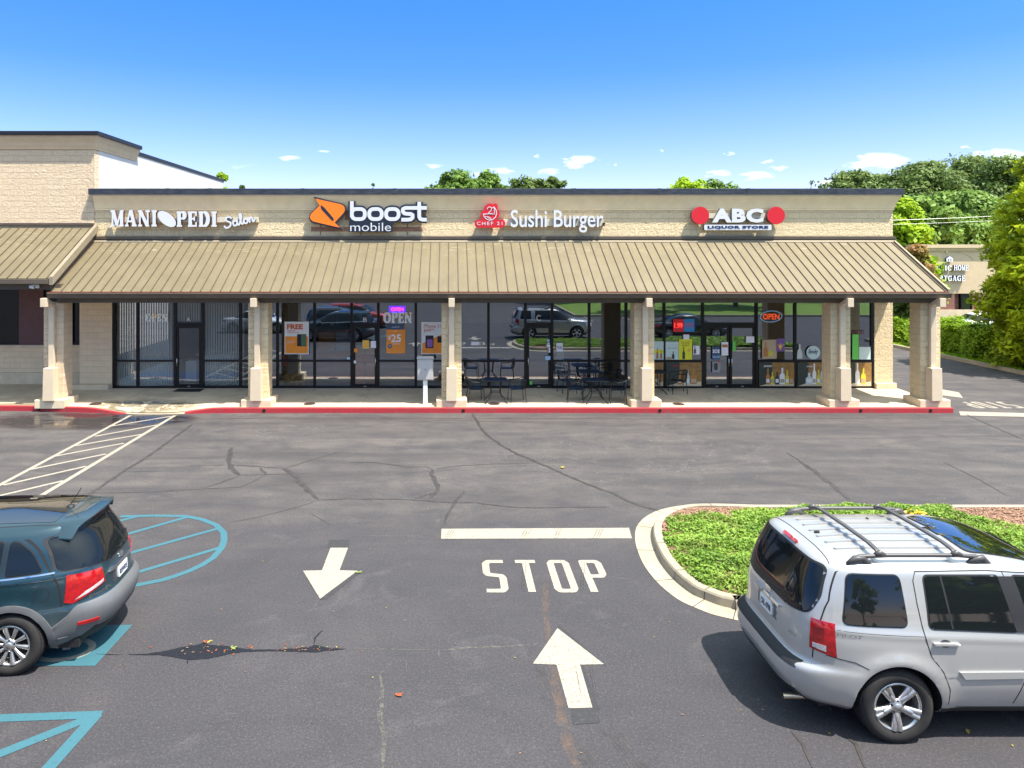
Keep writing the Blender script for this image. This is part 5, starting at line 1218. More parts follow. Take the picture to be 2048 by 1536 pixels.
class Car:
    """local frame: x from rear bumper (0) to nose, y sideways (+ is the far side), z up"""
    def __init__(s,root,xr,xf,w,zs,arches,nr=5.0,nf=4.0,xm=2.0,flare=.02,paintm='silver',N=150,side=None):
        s.root=root; s.xr=pchip(xr); s.xf=pchip(xf); s.w=pchip(w); s.arches=arches; s.nr,s.nf,s.xm,s.flare=nr,nf,xm,flare
        s.side=side
        nrf=nr if callable(nr) else (lambda z:nr); nff=nf if callable(nf) else (lambda z:nf)
        rings=[]
        for z in zs:
            a0,a1,w_=s.xm-s.xr(z), s.xf(z)-s.xm, s.w(z); pts=[]
            for k in range(800):
                t=2*math.pi*k/800; c,sn=math.cos(t),math.sin(t)
                n_= nff(z) if c>0 else nrf(z); a=a1 if c>0 else a0
                x=s.xm+a*math.copysign(abs(c)**(2/n_),c); y=w_*math.copysign(abs(sn)**(2/n_),sn); pts.append((x,y))
            L=[0]
            for i in range(800):
                q=pts[(i+1)%800]; L.append(L[-1]+math.hypot(q[0]-pts[i][0],q[1]-pts[i][1]))
            ring=[];j=0
            for k in range(N):
                # denser sampling is not needed: even arc length
                l=L[-1]*k/N
                while L[j+1]<l: j+=1
                t=(l-L[j])/max(1e-9,L[j+1]-L[j]); a=pts[j]; q=pts[(j+1)%800]; x=a[0]+(q[0]-a[0])*t; y=a[1]+(q[1]-a[1])*t
                # wheel arch flares and side shaping
                if flare and abs(y)>.5*w_ :
                    for (ax,az,ar) in arches:
                        r=math.hypot(x-ax,z-az); 
                        if z>az-.25: y+=math.copysign(flare*math.exp(-((r-ar-.03)/.075)**2),y)
                if side and abs(y)>.5*w_: y+=math.copysign(side(x,z),y)
                ring.append((x,y,z))
            rings.append(ring)
        vs=[p for r in rings for p in r]; fs=[]; NZ=len(zs)
        for i in range(NZ-1):
            for k in range(N): fs.append((i*N+k,i*N+(k+1)%N,(i+1)*N+(k+1)%N,(i+1)*N+k))
        fs.append(tuple(range(N-1,-1,-1))); fs.append(tuple((NZ-1)*N+k for k in range(N)))
        s.bvh=BVHTree.FromPolygons([Vector(v) for v in vs],fs)
        s.vs,s.fs,s.N,s.rings=vs,fs,N,rings; s.cut=None
        s.body=mesh_obj('body',vs,fs,M[paintm],root,True); s.cutarch(s.body)
        s.body.data.shade_smooth()
        s.lay={}
    def cutarch(s,o,deep=.30):
        b=MB()
        for (ax,az,ar) in s.arches:
            for sg in (-1,1):
                W_=s.w(.6); prof=[(.001,sg*(W_-deep)),(ar,sg*(W_-deep)),(ar,sg*(W_+.4)),(.001,sg*(W_+.4))]; b.lathe(prof,'y',56,(ax,0,az))
        c=b.build('cutter',M['rubber']); c.data.materials.clear(); c.data.materials.append(M['rubber'])
        if len(o.data.materials)<2: o.data.materials.append(M['rubber'])
        md=o.modifiers.new('cut','BOOLEAN'); md.operation='DIFFERENCE'; md.object=c; md.solver='EXACT'; md.use_self=True
        try: md.material_mode='TRANSFER'
        except Exception: pass
        dg=bpy.context.evaluated_depsgraph_get(); dg.update(); me=bpy.data.meshes.new_from_object(o.evaluated_get(dg)); o.modifiers.clear(); old=o.data; o.data=me; bpy.data.meshes.remove(old)
        bpy.data.objects.remove(c)
        sharp=me.attributes.new('sharp_edge','BOOLEAN','EDGE') if 'sharp_edge' not in me.attributes else me.attributes['sharp_edge']
        bm=bmesh.new(); bm.from_mesh(me)
        for e in bm.edges:
            if len(e.link_faces)==2 and e.calc_face_angle(0)>R(38): e.smooth=False
        bm.to_mesh(me); bm.free()
    def hit(s,p2,axes,d,far=6):
        u,v=axes; o=u*p2[0]+v*p2[1]-d*far; r=s.bvh.ray_cast(o,d)
        return r
    def decal(s,name,polys,view,m,off=.003,thick=0,parent=None,res=.05,bulge=0):
        """polys in the 2D plane of 'view': 'near'/'far' (x,z), 'rear'/'front' (y,z), 'top' (x,y), or (dir vector) with points in 3D"""
        if view=='near': u,v,d=Vector((1,0,0)),Vector((0,0,1)),Vector((0,1,0))
        elif view=='far': u,v,d=Vector((1,0,0)),Vector((0,0,1)),Vector((0,-1,0))
        elif view=='rear': u,v,d=Vector((0,1,0)),Vector((0,0,1)),Vector((1,0,0))
        elif view=='front': u,v,d=Vector((0,1,0)),Vector((0,0,1)),Vector((-1,0,0))
        elif view=='top': u,v,d=Vector((1,0,0)),Vector((0,1,0)),Vector((0,0,-1))
        else:
            d=Vector(view).normalized(); u=Vector((0,0,1)).cross(d).normalized(); v=d.cross(u).normalized()
            if v.z<0: v=-v
            polys=[[Vector((Vector(p).dot(u),Vector(p).dot(v))) for p in q] for q in polys]
        V2,T=union2d(polys)
        # refine: add interior grid and edge points
        E={}
        for t in T:
            for i in range(len(t)):
                e=(t[i],t[(i+1)%len(t)]); E[e]=1
        bd=[e for e in E if (e[1],e[0]) not in E]
        pts=[];cons=[]; mp={}
        def addp(p):
            k=(round(p.x,5),round(p.y,5))
            if k not in mp: mp[k]=len(pts); pts.append(Vector(p))
            return mp[k]
        for a,b in bd:
            A_,B_=V2[a],V2[b]; n=max(1,int((B_-A_).length/res)); prev=addp(A_)
            for k in range(1,n+1):
                q=addp(A_.lerp(B_,k/n)); 
                if q!=prev: cons.append((prev,q))
                prev=q
        x0=min(p.x for p in V2);x1=max(p.x for p in V2);y0=min(p.y for p in V2);y1=max(p.y for p in V2)
        tri=[[V2[i] for i in t] for t in T]
        def inside(p):
            for t in tri:
                ok=True
                for i in range(len(t)):
                    a,b=t[i],t[(i+1)%len(t)]
                    if (b.x-a.x)*(p.y-a.y)-(b.y-a.y)*(p.x-a.x)<1e-6: ok=False;break
                if ok: return True
            return False
        if (x1-x0)>res*1.2 and (y1-y0)>res*1.2:
            yy=y0+res*.6
            while yy<y1:
                xx=x0+res*.6
                while xx<x1:
                    p=Vector((xx,yy))
                    if inside(p): addp(p)
                    xx+=res
                yy+=res
        r=delaunay_2d_cdt(pts,cons,[],0,1e-6); VV=r[0]; FF=[]
        for f in r[2]:
            c=Vector((sum(VV[i].x for i in f)/len(f),sum(VV[i].y for i in f)/len(f)))
            if inside(c): FF.append(list(f))
        used=sorted({i for f in FF for i in f}); re={i:k for k,i in enumerate(used)}
        P3=[];NN=[];miss=[]
        last=None
        for i in used:
            h=s.hit(VV[i],(u,v),d)
            if h[0] is None: P3.append(None);NN.append(None);miss.append(len(P3)-1)
            else: P3.append(h[0]);NN.append(h[1] if h[1].dot(d)<0 else -h[1])
        if not any(p is not None for p in P3): return None
        for k in miss:
            q=VV[used[k]]; best=min((j for j in range(len(P3)) if P3[j] is not None),key=lambda j:(VV[used[j]]-q).length)
            dd=(P3[best]).dot(d); P3[k]=u*q.x+v*q.y+d*dd; NN[k]=NN[best]
        top=[p+n_*(off) for p,n_ in zip(P3,NN)]
        F2=[[re[i] for i in f] for f in FF]
        # orientation: face outward
        def nrm(f): return (top[f[1]]-top[f[0]]).cross(top[f[2]]-top[f[0]])
        F2=[f if nrm(f).dot(d)<0 else f[::-1] for f in F2]
        vs=list(top); fs=[tuple(f) for f in F2]
        # skirt down to the surface
        sk=off+.004 if thick==0 else off+thick; cnt={}
        for f in F2:
            for i in range(len(f)): cnt[(f[i],f[(i+1)%len(f)])]=1
        low=[p-n_*.004 for p,n_ in zip(P3,NN)]; n0=len(vs); vs+=low
        for (a,b) in cnt:
            if (b,a) not in cnt: fs.append((b,a,a+n0,b+n0))
        ob=mesh_obj(name,vs,fs,M[m],parent or s.root,True)
        bm=bmesh.new(); bm.from_mesh(ob.data)
        for e in bm.edges:
            if len(e.link_faces)==2 and e.calc_face_angle(0)>R(40): e.smooth=False
        bm.to_mesh(ob.data); bm.free(); return ob
    def both(s,name,polys,m,**k):
        return s.decal(name,polys,'near',m,**k), s.decal(name,polys,'far',m,**k)
    def line(s,name,pts,view,w,m='gap',off=.003,parent=None,closed=False):
        return s.decal(name,stroke_polys([Vector(p) for p in pts],w,closed),view,m,off=off,parent=parent or s.body,res=.06)
    def window(s,name,pts,view,r=.04,trim=.018,trimm='rubber',glassm='tint',off=.011):
        P=round_poly(pts,r)
        c=Vector((sum(p.x for p in P)/len(P),sum(p.y for p in P)/len(P)))
        ring=stroke_polys(P,trim*2,True)+[P]
        t=s.decal(name+'_frame' if False else 'window_frame',ring,view,trimm,off=off*.5)
        return s.decal(name,[P],view,glassm,off=off,res=.06)
    def band(s,name,m,zlo,zhi,off,nseg=6,sel=None,cut=True,edge=.0,parent=None):
        """wraparound shell: for each outline sample k, from zlo(x,y) to zhi(x,y)"""
        N=s.N; vs=[];cols=[]
        zz=[r[0][2] for r in s.rings]
        def surf(k,z):
            j=0
            while j<len(zz)-2 and zz[j+1]<z: j+=1
            t=(z-zz[j])/(zz[j+1]-zz[j]); a=Vector(s.rings[j][k]); b=Vector(s.rings[j+1][k]); p=a.lerp(b,t)
            a2=Vector(s.rings[j][(k+1)%N]).lerp(Vector(s.rings[j+1][(k+1)%N]),t); a0=Vector(s.rings[j][k-1]).lerp(Vector(s.rings[j+1][k-1]),t)
            n=(a2-a0).cross(b-a).normalized(); 
            if n.dot(p-Vector((s.xm,0,p.z)))<0: n=-n
            return p,n
        ks=[]
        for k in range(N):
            x,y,_=surf(k,.5)[0]
            lo,hi=zlo(x,y),zhi(x,y)
            if (sel and not sel(x,y)) or hi-lo<.01: ks.append(None); continue
            col=[]
            for i in range(nseg+1):
                z=lo+(hi-lo)*i/nseg; p,n=surf(k,z); e=min(1,min(i,nseg-i)*1.6/nseg*3) if edge else 1
                col.append(p+n*off*(e if 0<i<nseg else 1))
            p,n=surf(k,hi); col.append(p-n*.01); p0,n0=surf(k,lo); col.insert(0,p0-n0*.01); ks.append(col)
        ids=[]
        for c in ks:
            if c is None: ids.append(None)
            else: ids.append(len(vs)); vs+=c
        m_=nseg+3; fs=[]
        for k in range(N):
            a=ids[k]; b=ids[(k+1)%N]
            if a is None or b is None: continue
            for i in range(m_-1): fs.append((a+i,b+i,b+i+1,a+i+1))
        o=mesh_obj(name,vs,fs,M[m],parent or s.root,True)
        bm=bmesh.new(); bm.from_mesh(o.data)
        if cut:
            kill=[]
            bmesh.ops.subdivide_edges
            for f in bm.faces:
                c=f.calc_center_median()
                for (ax,az,ar) in s.arches:
                    if math.hypot(c.x-ax,c.z-az)<ar-.012 and abs(c.y)>.5: kill.append(f);break
            bmesh.ops.delete(bm,geom=kill,context='FACES')
            # pull the loose rim onto the arch circle
            for v in bm.verts:
                for (ax,az,ar) in s.arches:
                    r=math.hypot(v.co.x-ax,v.co.z-az)
                    if v.is_boundary and r<ar+.05 and abs(v.co.y)>.5 and v.co.z>az-.3 and r>.01:
                        v.co.x=ax+(v.co.x-ax)*ar/r; v.co.z=az+(v.co.z-az)*ar/r
        for e in bm.edges:
            if len(e.link_faces)==2 and e.calc_face_angle(0)>R(40): e.smooth=False
        bm.to_mesh(o.data); bm.free(); return o
    def archring(s,name,m,w=.06,off=.014):
        """moulding that follows each wheel arch"""
        for (ax,az,ar) in s.arches:
            for view in ('near','far'):
                A_=[R(a) for a in range(-22,203,5)]; ring=[Vector((ax+(ar+w)*math.cos(a),az+(ar+w)*math.sin(a))) for a in A_]+[Vector((ax+(ar+.002)*math.cos(a),az+(ar+.002)*math.sin(a))) for a in reversed(A_)]
                s.decal(name,[ring],view,m,off=off,res=.04)
def wheel(root,x,y,R_,width,near,spokes,kind,parentname='wheel'):
    """wheel mesh built at the origin, outer face toward -y for the near side"""
    w=empty_part('wheel',root,(x,y,R_)); sg=-1 if near else 1
    ro=R_; ri=R_*.66 if kind!='sedan' else R_*.64; hw=width/2
    b=MB(); prof=[(ri,-hw*.80),(ri+.012,-hw*.92),(ri+.05*R_/.37,-hw*1.0),(ro-.055,-hw*1.0),(ro-.022,-hw*.92),(ro-.006,-hw*.72),(ro,-hw*.4),(ro,hw*.4),(ro-.006,hw*.72),(ro-.022,hw*.92),(ro-.055,hw),(ri,hw*.85),(ri,-hw*.80)]
    b.lathe([(r,t*-sg*-1 if 0 else t*(1 if near else -1)) for r,t in prof],'y',56); b.build('tyre',M['tyre'],w,smooth=True)
    tb=MB()
    for k in range(64):
        a=2*math.pi*k/64; c,s_=math.cos(a),math.sin(a)
        for yy in (-.062,-.02,.022,.064):
            p=Vector((c*(ro+.001),yy,s_*(ro+.001))); t=Vector((-s_,0,c)); n=Vector((c,0,s_)); tb.bar(p-t*.009,p+t*.009,.034,.006,up=n)
    tb.build('tread',M['tyre'],w)
    def Y(t): return t*(1 if near else -1)
    b=MB(); b.lathe([(ri+.002,Y(-hw*.80)),(ri-.004,Y(-hw*.86)),(ri-.018,Y(-hw*.84)),(ri-.026,Y(-hw*.60)),(ri-.04,Y(.02)),(ri-.05,Y(hw*.8))],'y',56); b.build('rim',M['alloy'],w,smooth=True)
    b=MB(); b.lathe([(.001,Y(.0)),(ri-.05,Y(.005)),(ri-.045,Y(.03))],'y',40); b.build('brake_disc',M['alloydark'],w)
    b=MB(); y0=Y(-hw*.70); y1=Y(-hw*.42)
    def spoke(a,w0,w1,r0,r1,dish=.03):
        c,s_=math.cos(a),math.sin(a); u=Vector((c,0,s_)); t=Vector((-s_,0,c)); N_=5; front=[];back=[]
        for i in range(N_+1):
            f=i/N_; r=r0+(r1-r0)*f; ww=(w0+(w1-w0)*f)/2; yy=-hw*.66-.03*math.sin(f*math.pi*.5)+dish*(1-f)*.0
            yc=Y(yy-.008); ye=Y(yy); yb=Y(yy+.035)
            for pt in ((-ww,ye),(0,yc),(ww,ye)): front.append(u*r+t*pt[0]+Vector((0,pt[1],0)))
            for pt in ((-ww*.9,yb),(ww*.9,yb)): back.append(u*r+t*pt[0]+Vector((0,pt[1],0)))
        vs=front+back; nf=len(front); fs=[]
        for i in range(N_):
            a_=i*3; fs+=[(a_,a_+1,a_+4,a_+3),(a_+1,a_+2,a_+5,a_+4)]; q=nf+i*2
            fs+=[(a_,a_+3,q+2,q),(a_+2,q+1,q+3,a_+5)]
        b.add(vs,fs)
    if kind=='ten':
        for k in range(10): spoke(2*math.pi*k/10+.1,.030,.052,.06,ri-.012)
    elif kind=='five':
        for k in range(5):
            a=2*math.pi*k/5+R(52)
            for d_ in (-.13,.13): spoke(a+d_*1.0,.045,.050,.05,ri-.010)
            spoke(a,.075,.03,.04,ri*.62)
    else:
        for k in range(8): spoke(2*math.pi*k/8,.035,.055,.05,ri-.012)
    b.build('spokes',M['alloy'],w,smooth=True)
    b=MB(); b.lathe([(.078,Y(-hw*.60)),(.076,Y(-hw*.74)),(.05,Y(-hw*.80)),(.036,Y(-hw*.82)),(.034,Y(-hw*.86)),(.001,Y(-hw*.87))],'y',28); b.build('hub_cap',M['alloy'],w,smooth=True)
    b=MB()
    for k in range(5):
        a=2*math.pi*k/5+R(52+36); b.lathe([(.011,Y(-hw*.70)),(.011,Y(-hw*.80)),(.001,Y(-hw*.80))],'y',10,(.062*math.cos(a),0,.062*math.sin(a)))
    b.build('lug_nuts',M['alloydark'],w)
    return w
def empty_part(name,root,loc):
    o=bpy.data.objects.new(name,None); link(o); o.parent=root; o.location=loc; return o
def zlist(a,b,n): return [a+(b-a)*i/n for i in range(n+1)]
def char_plate(car,text,cy,z,w,h,view='rear',shade='navy'):
    o=car.decal('licence_plate',[rrect(cy-w/2,z-h/2,cy+w/2,z+h/2,.015)],view,'plate',off=.02)
    V2,T=font_tris(text,.03,0,2,1.0); V2=fit(V2,cy-w*.40,cy+w*.40,z-h*.30,z+h*.18)
    # rear view is seen with +y to the right when looking along +x from behind: mirror
    V3=[Vector((2*cy-p.x,p.y)) for p in V2]
    u,v,d=Vector((0,1,0)),Vector((0,0,1)),Vector((1,0,0)); vs=[]
    for p in V3:
        hr=car.hit(p,(u,v),d); q=hr[0] if hr[0] is not None else Vector((0,p.x,p.y)); vs.append(q-d*.0245)
    ob=mesh_obj('lettering',vs,[tuple(reversed(t)) for t in T],M[shade],o); return o
def side_text(car,s_,x0,x1,z0,z1,view,m,off=.006):
    V2,T=font_tris(s_,.01,0,2,1.0); V2=fit(V2,x0,x1,z0,z1); 
    d=Vector((0,1,0)) if view=='near' else Vector((1,0,0)); u=Vector((1,0,0)) if view=='near' else Vector((0,1,0)); vs=[]
    if view=='rear': V2=[Vector((x0+x1-p.x,p.y)) for p in V2]; T=[tuple(reversed(t)) for t in T]
    for p in V2:
        hr=car.hit(p,(u,Vector((0,0,1))),d); q=hr[0] if hr[0] is not None else u*p.x+Vector((0,0,p.y)); n=hr[1] if hr[1] is not None else -d
        if n.dot(d)>0: n=-n
        vs.append(q+n*off)
    return mesh_obj('badge_lettering',vs,T,M[m],car.root)

# ---------------- silver boxy SUV (foreground right)
def silver_suv():
    root=empty('silver_suv',(0,0,0),0,'silver boxy SUV with roof rails parked by the planted island','car')
    ax0=1.05; WB=2.775; RA=.378; ar=.445
    xr=[(.28,.18),(.34,.08),(.42,.03),(.55,-.01),(.66,.00),(.70,.03),(.735,.10),(.78,.125),(1.00,.13),(1.18,.155),(1.30,.19),(1.50,.27),(1.66,.345),(1.72,.375),(1.755,.42),(1.78,.52),(1.80,.75),(1.825,1.25)]
    xf=[(.28,4.55),(.34,4.75),(.48,4.84),(.68,4.85),(.90,4.82),(1.03,4.72),(1.09,4.52),(1.14,4.15),(1.18,3.80),(1.23,3.66),(1.45,3.28),(1.66,2.95),(1.73,2.75),(1.775,2.45),(1.80,2.15),(1.825,1.7)]
    w=[(.28,.86),(.36,.935),(.48,.970),(.64,.985),(.80,.990),(.96,.985),(1.08,.970),(1.14,.955),(1.20,.935),(1.36,.895),(1.60,.820),(1.68,.790),(1.73,.755),(1.76,.71),(1.78,.63),(1.805,.42),(1.825,.12)]
    zs=zlist(.28,.66,13)+zlist(.68,.80,8)+zlist(.83,1.10,10)+zlist(1.12,1.25,6)+zlist(1.28,1.66,14)+zlist(1.68,1.825,16)
    def side(x,z):
        e=0
        if .3<x<4.6: e+= .010*math.exp(-((z-1.13+.03*(x-.4))/.03)**2) - .012*math.exp(-((z-.62)/.12)**2)*(1 if 1.6<x<3.3 else 0)
        return e
    c=Car(root,xr,xf,w,zs,[(ax0,RA,ar),(ax0+WB,RA,ar)],nr=lambda z:5.5 if z<1.1 else 5.5+(z-1.1)*3,nf=3.6,xm=2.2,flare=.030,paintm='silver',side=side)
    # glass
    q=[(.50,1.105),(1.26,1.105),(1.26,1.52),(.66,1.52)]
    for v in ('near','far'):
        c.window('quarter_glass',[(.53,1.20),(1.165,1.195),(1.155,1.665),(.63,1.665)],v,r=.06,trim=.012)
        c.window('rear_door_glass',[(1.40,1.185),(2.29,1.155),(2.20,1.66),(1.42,1.66)],v,r=.04,trim=.016)
        c.window('front_door_glass',[(2.44,1.15),(3.50,1.12),(3.14,1.52),(2.90,1.63),(2.35,1.66)],v,r=.04,trim=.016)
        c.decal('pillar_trim',[[Vector(p) for p in ((2.28,1.15),(2.45,1.145),(2.36,1.66),(2.19,1.66))]],v,'rubber',off=.013)
        c.decal('window_divider',[[Vector(p) for p in ((1.615,1.18),(1.635,1.18),(1.60,1.66),(1.58,1.66))]],v,'rubber',off=.0135)
        # panel gaps
        c.line('panel_gap',[(1.56,.42),(1.57,.58),(1.50,.76),(1.38,.92),(1.33,1.10),(1.30,1.4),(1.30,1.62),(1.34,1.70),(2.1,1.71)],v,.008)
        c.line('panel_gap',[(2.24,.42),(2.34,.7),(2.42,.95),(2.37,1.15),(2.26,1.70)],v,.008)
        c.line('panel_gap',[(3.62,.42),(3.66,.8),(3.62,1.08),(3.3,1.48),(3.0,1.66),(2.1,1.71)],v,.008)
        c.line('panel_gap',[(.36,.865),(.62,.83),(.74,.78)],v,.007)
        c.line('panel_gap',[(.42,1.135),(1.33,1.11)],v,.004,off=.001)  # dark hairline painted along the shoulder crease, where no panels meet
        # door handle: recess and grip
        for hx in (1.40,2.52):
            c.decal('handle_recess',[circle(hx+.13,1.045,.058,20,.040)],v,'cargrey',off=.001)
            c.decal('door_handle',[rrect(hx,1.033,hx+.27,1.058,.012)],v,'silver',off=.035)
        c.decal('side_moulding',[[Vector(p) for p in ((1.66,.765),(2.33,.770),(2.33,.705),(1.71,.695))]],v,'silver',off=.020)
        c.decal('side_moulding',[[Vector(p) for p in ((2.41,.77),(3.24,.77),(3.20,.70),(2.39,.705))]],v,'silver',off=.020)
        c.decal('sill_strip',[[Vector(p) for p in ((1.50,.375),(3.38,.375),(3.38,.295),(1.50,.295))]],v,'rubber',off=.006)
    # wraparound tail lamps, seen from the corner
    for sg in (-1,1):
        d=Vector((.72,-sg*.69,0)) ; y=sg
        def P3(l): return [Vector((x,yy*sg,z)) for x,yy,z in l]
        outline=P3([(.14,.86,.90),(.14,.86,1.20),(.34,.97,1.19),(.36,.99,.86)])
        c.decal('tail_lamp',[outline],d,'tail',off=.010)
        c.decal('tail_lamp_core',[P3([(.16,.885,1.03),(.16,.885,1.13),(.25,.94,1.13),(.25,.94,1.01)])],d,'taildark',off=.0125)
        c.decal('reversing_lamp',[P3([(.16,.88,.92),(.16,.88,.965),(.27,.95,.96),(.27,.95,.90)])],d,'lampclear',off=.0125)
    # rear glass, seen from behind
    c.window('rear_glass',[(-.71,1.24),(-.4,1.20),(.4,1.20),(.71,1.24),(.735,1.40),(.665,1.70),(-.665,1.70),(-.735,1.40)],'rear',r=.06,trim=.02)
    c.decal('high_brake_lamp',[rrect(-.15,1.737,.15,1.755,.004)],'rear','tail',off=.028)
    c.line('panel_gap',[(-.79,.80),(-.80,1.20),(-.79,1.40),(-.71,1.74)],'rear',.007)
    c.line('panel_gap',[(.79,.80),(.80,1.20),(.79,1.40),(.71,1.74)],'rear',.007)
    c.decal('bumper_step_pad',[[Vector(p) for p in ((-.74,.66),(.74,.66),(.74,.735),(-.74,.735))]],'rear','rubber',off=.006)
    c.decal('lower_bumper_trim',[[Vector(p) for p in ((-.80,.235),(.80,.235),(.70,.42),(-.70,.42))]],'rear','rubber',off=.006)
    c.decal('chrome_bar',[rrect(-.30,1.08,.30,1.115,.01)],'rear','chrome',off=.025)
    c.decal('plate_recess',[rrect(-.24,.90,.24,1.07,.01)],'rear','cargrey',off=.002)
    char_plate(c,'CRL 4798',0,.985,.31,.155)
    c.decal('maker_badge',[rrect(-.065,1.125,.065,1.185,.02)],'rear','chrome',off=.014)
    c.line('rear_wiper',[(.02,1.22),(-.25,1.26),(-.48,1.32)],'rear',.022,'black',.03,parent=root)
    side_text(c,'4WD',-.62,-.50,.92,.95,'rear','chrome'); 
    # windscreen, front lamps, grille for the far side reflection
    c.window('windscreen',[(-.72,1.23),(.72,1.23),(.64,1.66),(-.64,1.66)],'front',r=.06,trim=.02)
    c.decal('grille',[rrect(-.42,.70,.42,.90,.03)],'front','black',off=.006)
    c.decal('number_plate',[rrect(-.16,.46,.16,.60,.01)],'front','plate',off=.012)
    for sg in (-1,1):
        d=Vector((-.75,-sg*.66,0)); c.decal('headlamp',[[Vector(p) for p in ((4.80,sg*.50,.72),(4.80,sg*.50,.90),(4.50,sg*.93,.93),(4.52,sg*.95,.74))]],d,'lampclear',off=.008)
    side_text(c,'PILOT',.46,.70,1.075,1.105,'near','chrome'); 
    # roof: ribs, rear edge gap, moon roof, rails and bars
    for i,yy in enumerate((-.42,-.25,-.08,.09,.26,.43)):
        c.decal('roof_rib',[rrect(.66+abs(yy)*.05,yy-.022,1.98,yy+.022,.02)],'top','silver',off=.016)
    c.line('panel_gap',[(.50,-.66),(.53,-.3),(.535,0),(.53,.3),(.50,.66)],'top',.009)
    c.window('roof_glass',[(2.08,-.52),(2.86,-.60),(2.86,.60),(2.08,.52)],'top',r=.08,trim=.015,glassm='tint_gloss')
    c.decal('antenna_base',[circle(.72,.02,.032,16,.02)],'top','rubber',off=.02)
    for sg in (-1,1):
        y=sg*.70; b=MB(); b.tube([(.68,y,1.755),(.72,y,1.79),(.80,y,1.825),(1.1,y,1.84),(1.85,y,1.84),(2.05,y,1.825),(2.14,y,1.79),(2.20,y,1.74)],[.018,.024,.024,.021,.021,.024,.024,.016],10); o=b.build('roof_rail',M['railgrey'],root,smooth=True)
        for fx in (.78,2.06):
            b=MB(); b.tube([(fx-.11,y,1.75),(fx-.03,y,1.80),(fx+.06,y,1.81),(fx+.14,y,1.745)],[.018,.036,.036,.018],10); b.build('rail_foot',M['railgrey'],o,smooth=True)
    for bx in (1.02,1.84):
        b=MB(); pts=[(bx,-.70,1.84),(bx,-.64,1.875),(bx,-.48,1.895),(bx,0,1.90),(bx,.48,1.895),(bx,.64,1.875),(bx,.70,1.84)]
        for a,c2 in zip(pts[:-1],pts[1:]): b.bar(a,c2,.050,.026)
        o=b.build('roof_bar',M['railgrey'],root,bev=.008)
        for sg in (-1,1):
            b=MB(); b.tube([(bx-.05,sg*.70,1.84),(bx,sg*.70,1.865),(bx+.05,sg*.70,1.84)],[.026,.034,.026],10); b.build('bar_clamp',M['railgrey'],o,smooth=True)
    b=MB(); b.tube([(.0,-.66,.31),(.2,-.66,.31),(.5,-.64,.32)],.030,14,caps=False); b.build('exhaust_pipe',M['exhaust'],root,smooth=True)
    for sg in (-1,1):
        b=MB(); b.tube([(3.30,sg*.93,1.04),(3.31,sg*1.02,1.07)],.02,8); m_=b.build('door_mirror',M['silver'],root)
        b=MB(); b.lathe([(.001,-.06),(.09,-.05),(.11,0),(.10,.05),(.001,.06)],'x',18,(3.32,sg*1.10,1.11)); b.build('mirror_shell',M['silver'],m_,smooth=True)
    b=MB(); b.box(.35,4.4,-.72,.72,.24,.36); b.build('underbody',M['rubber'],root)
    for xx_ in (ax0,ax0+WB):
        for near in (True,False):
            wheel(root,xx_,(-1 if near else 1)*.865,RA,.235,near,5,'five')
    return root
M['railgrey']=simple('dark_rail_plastic',(.075,.07,.068),.45,.1,var=.08)
s1=silver_suv(); s1.location=(3.58,8.30,0); s1.rotation_euler=(0,0,R(0))

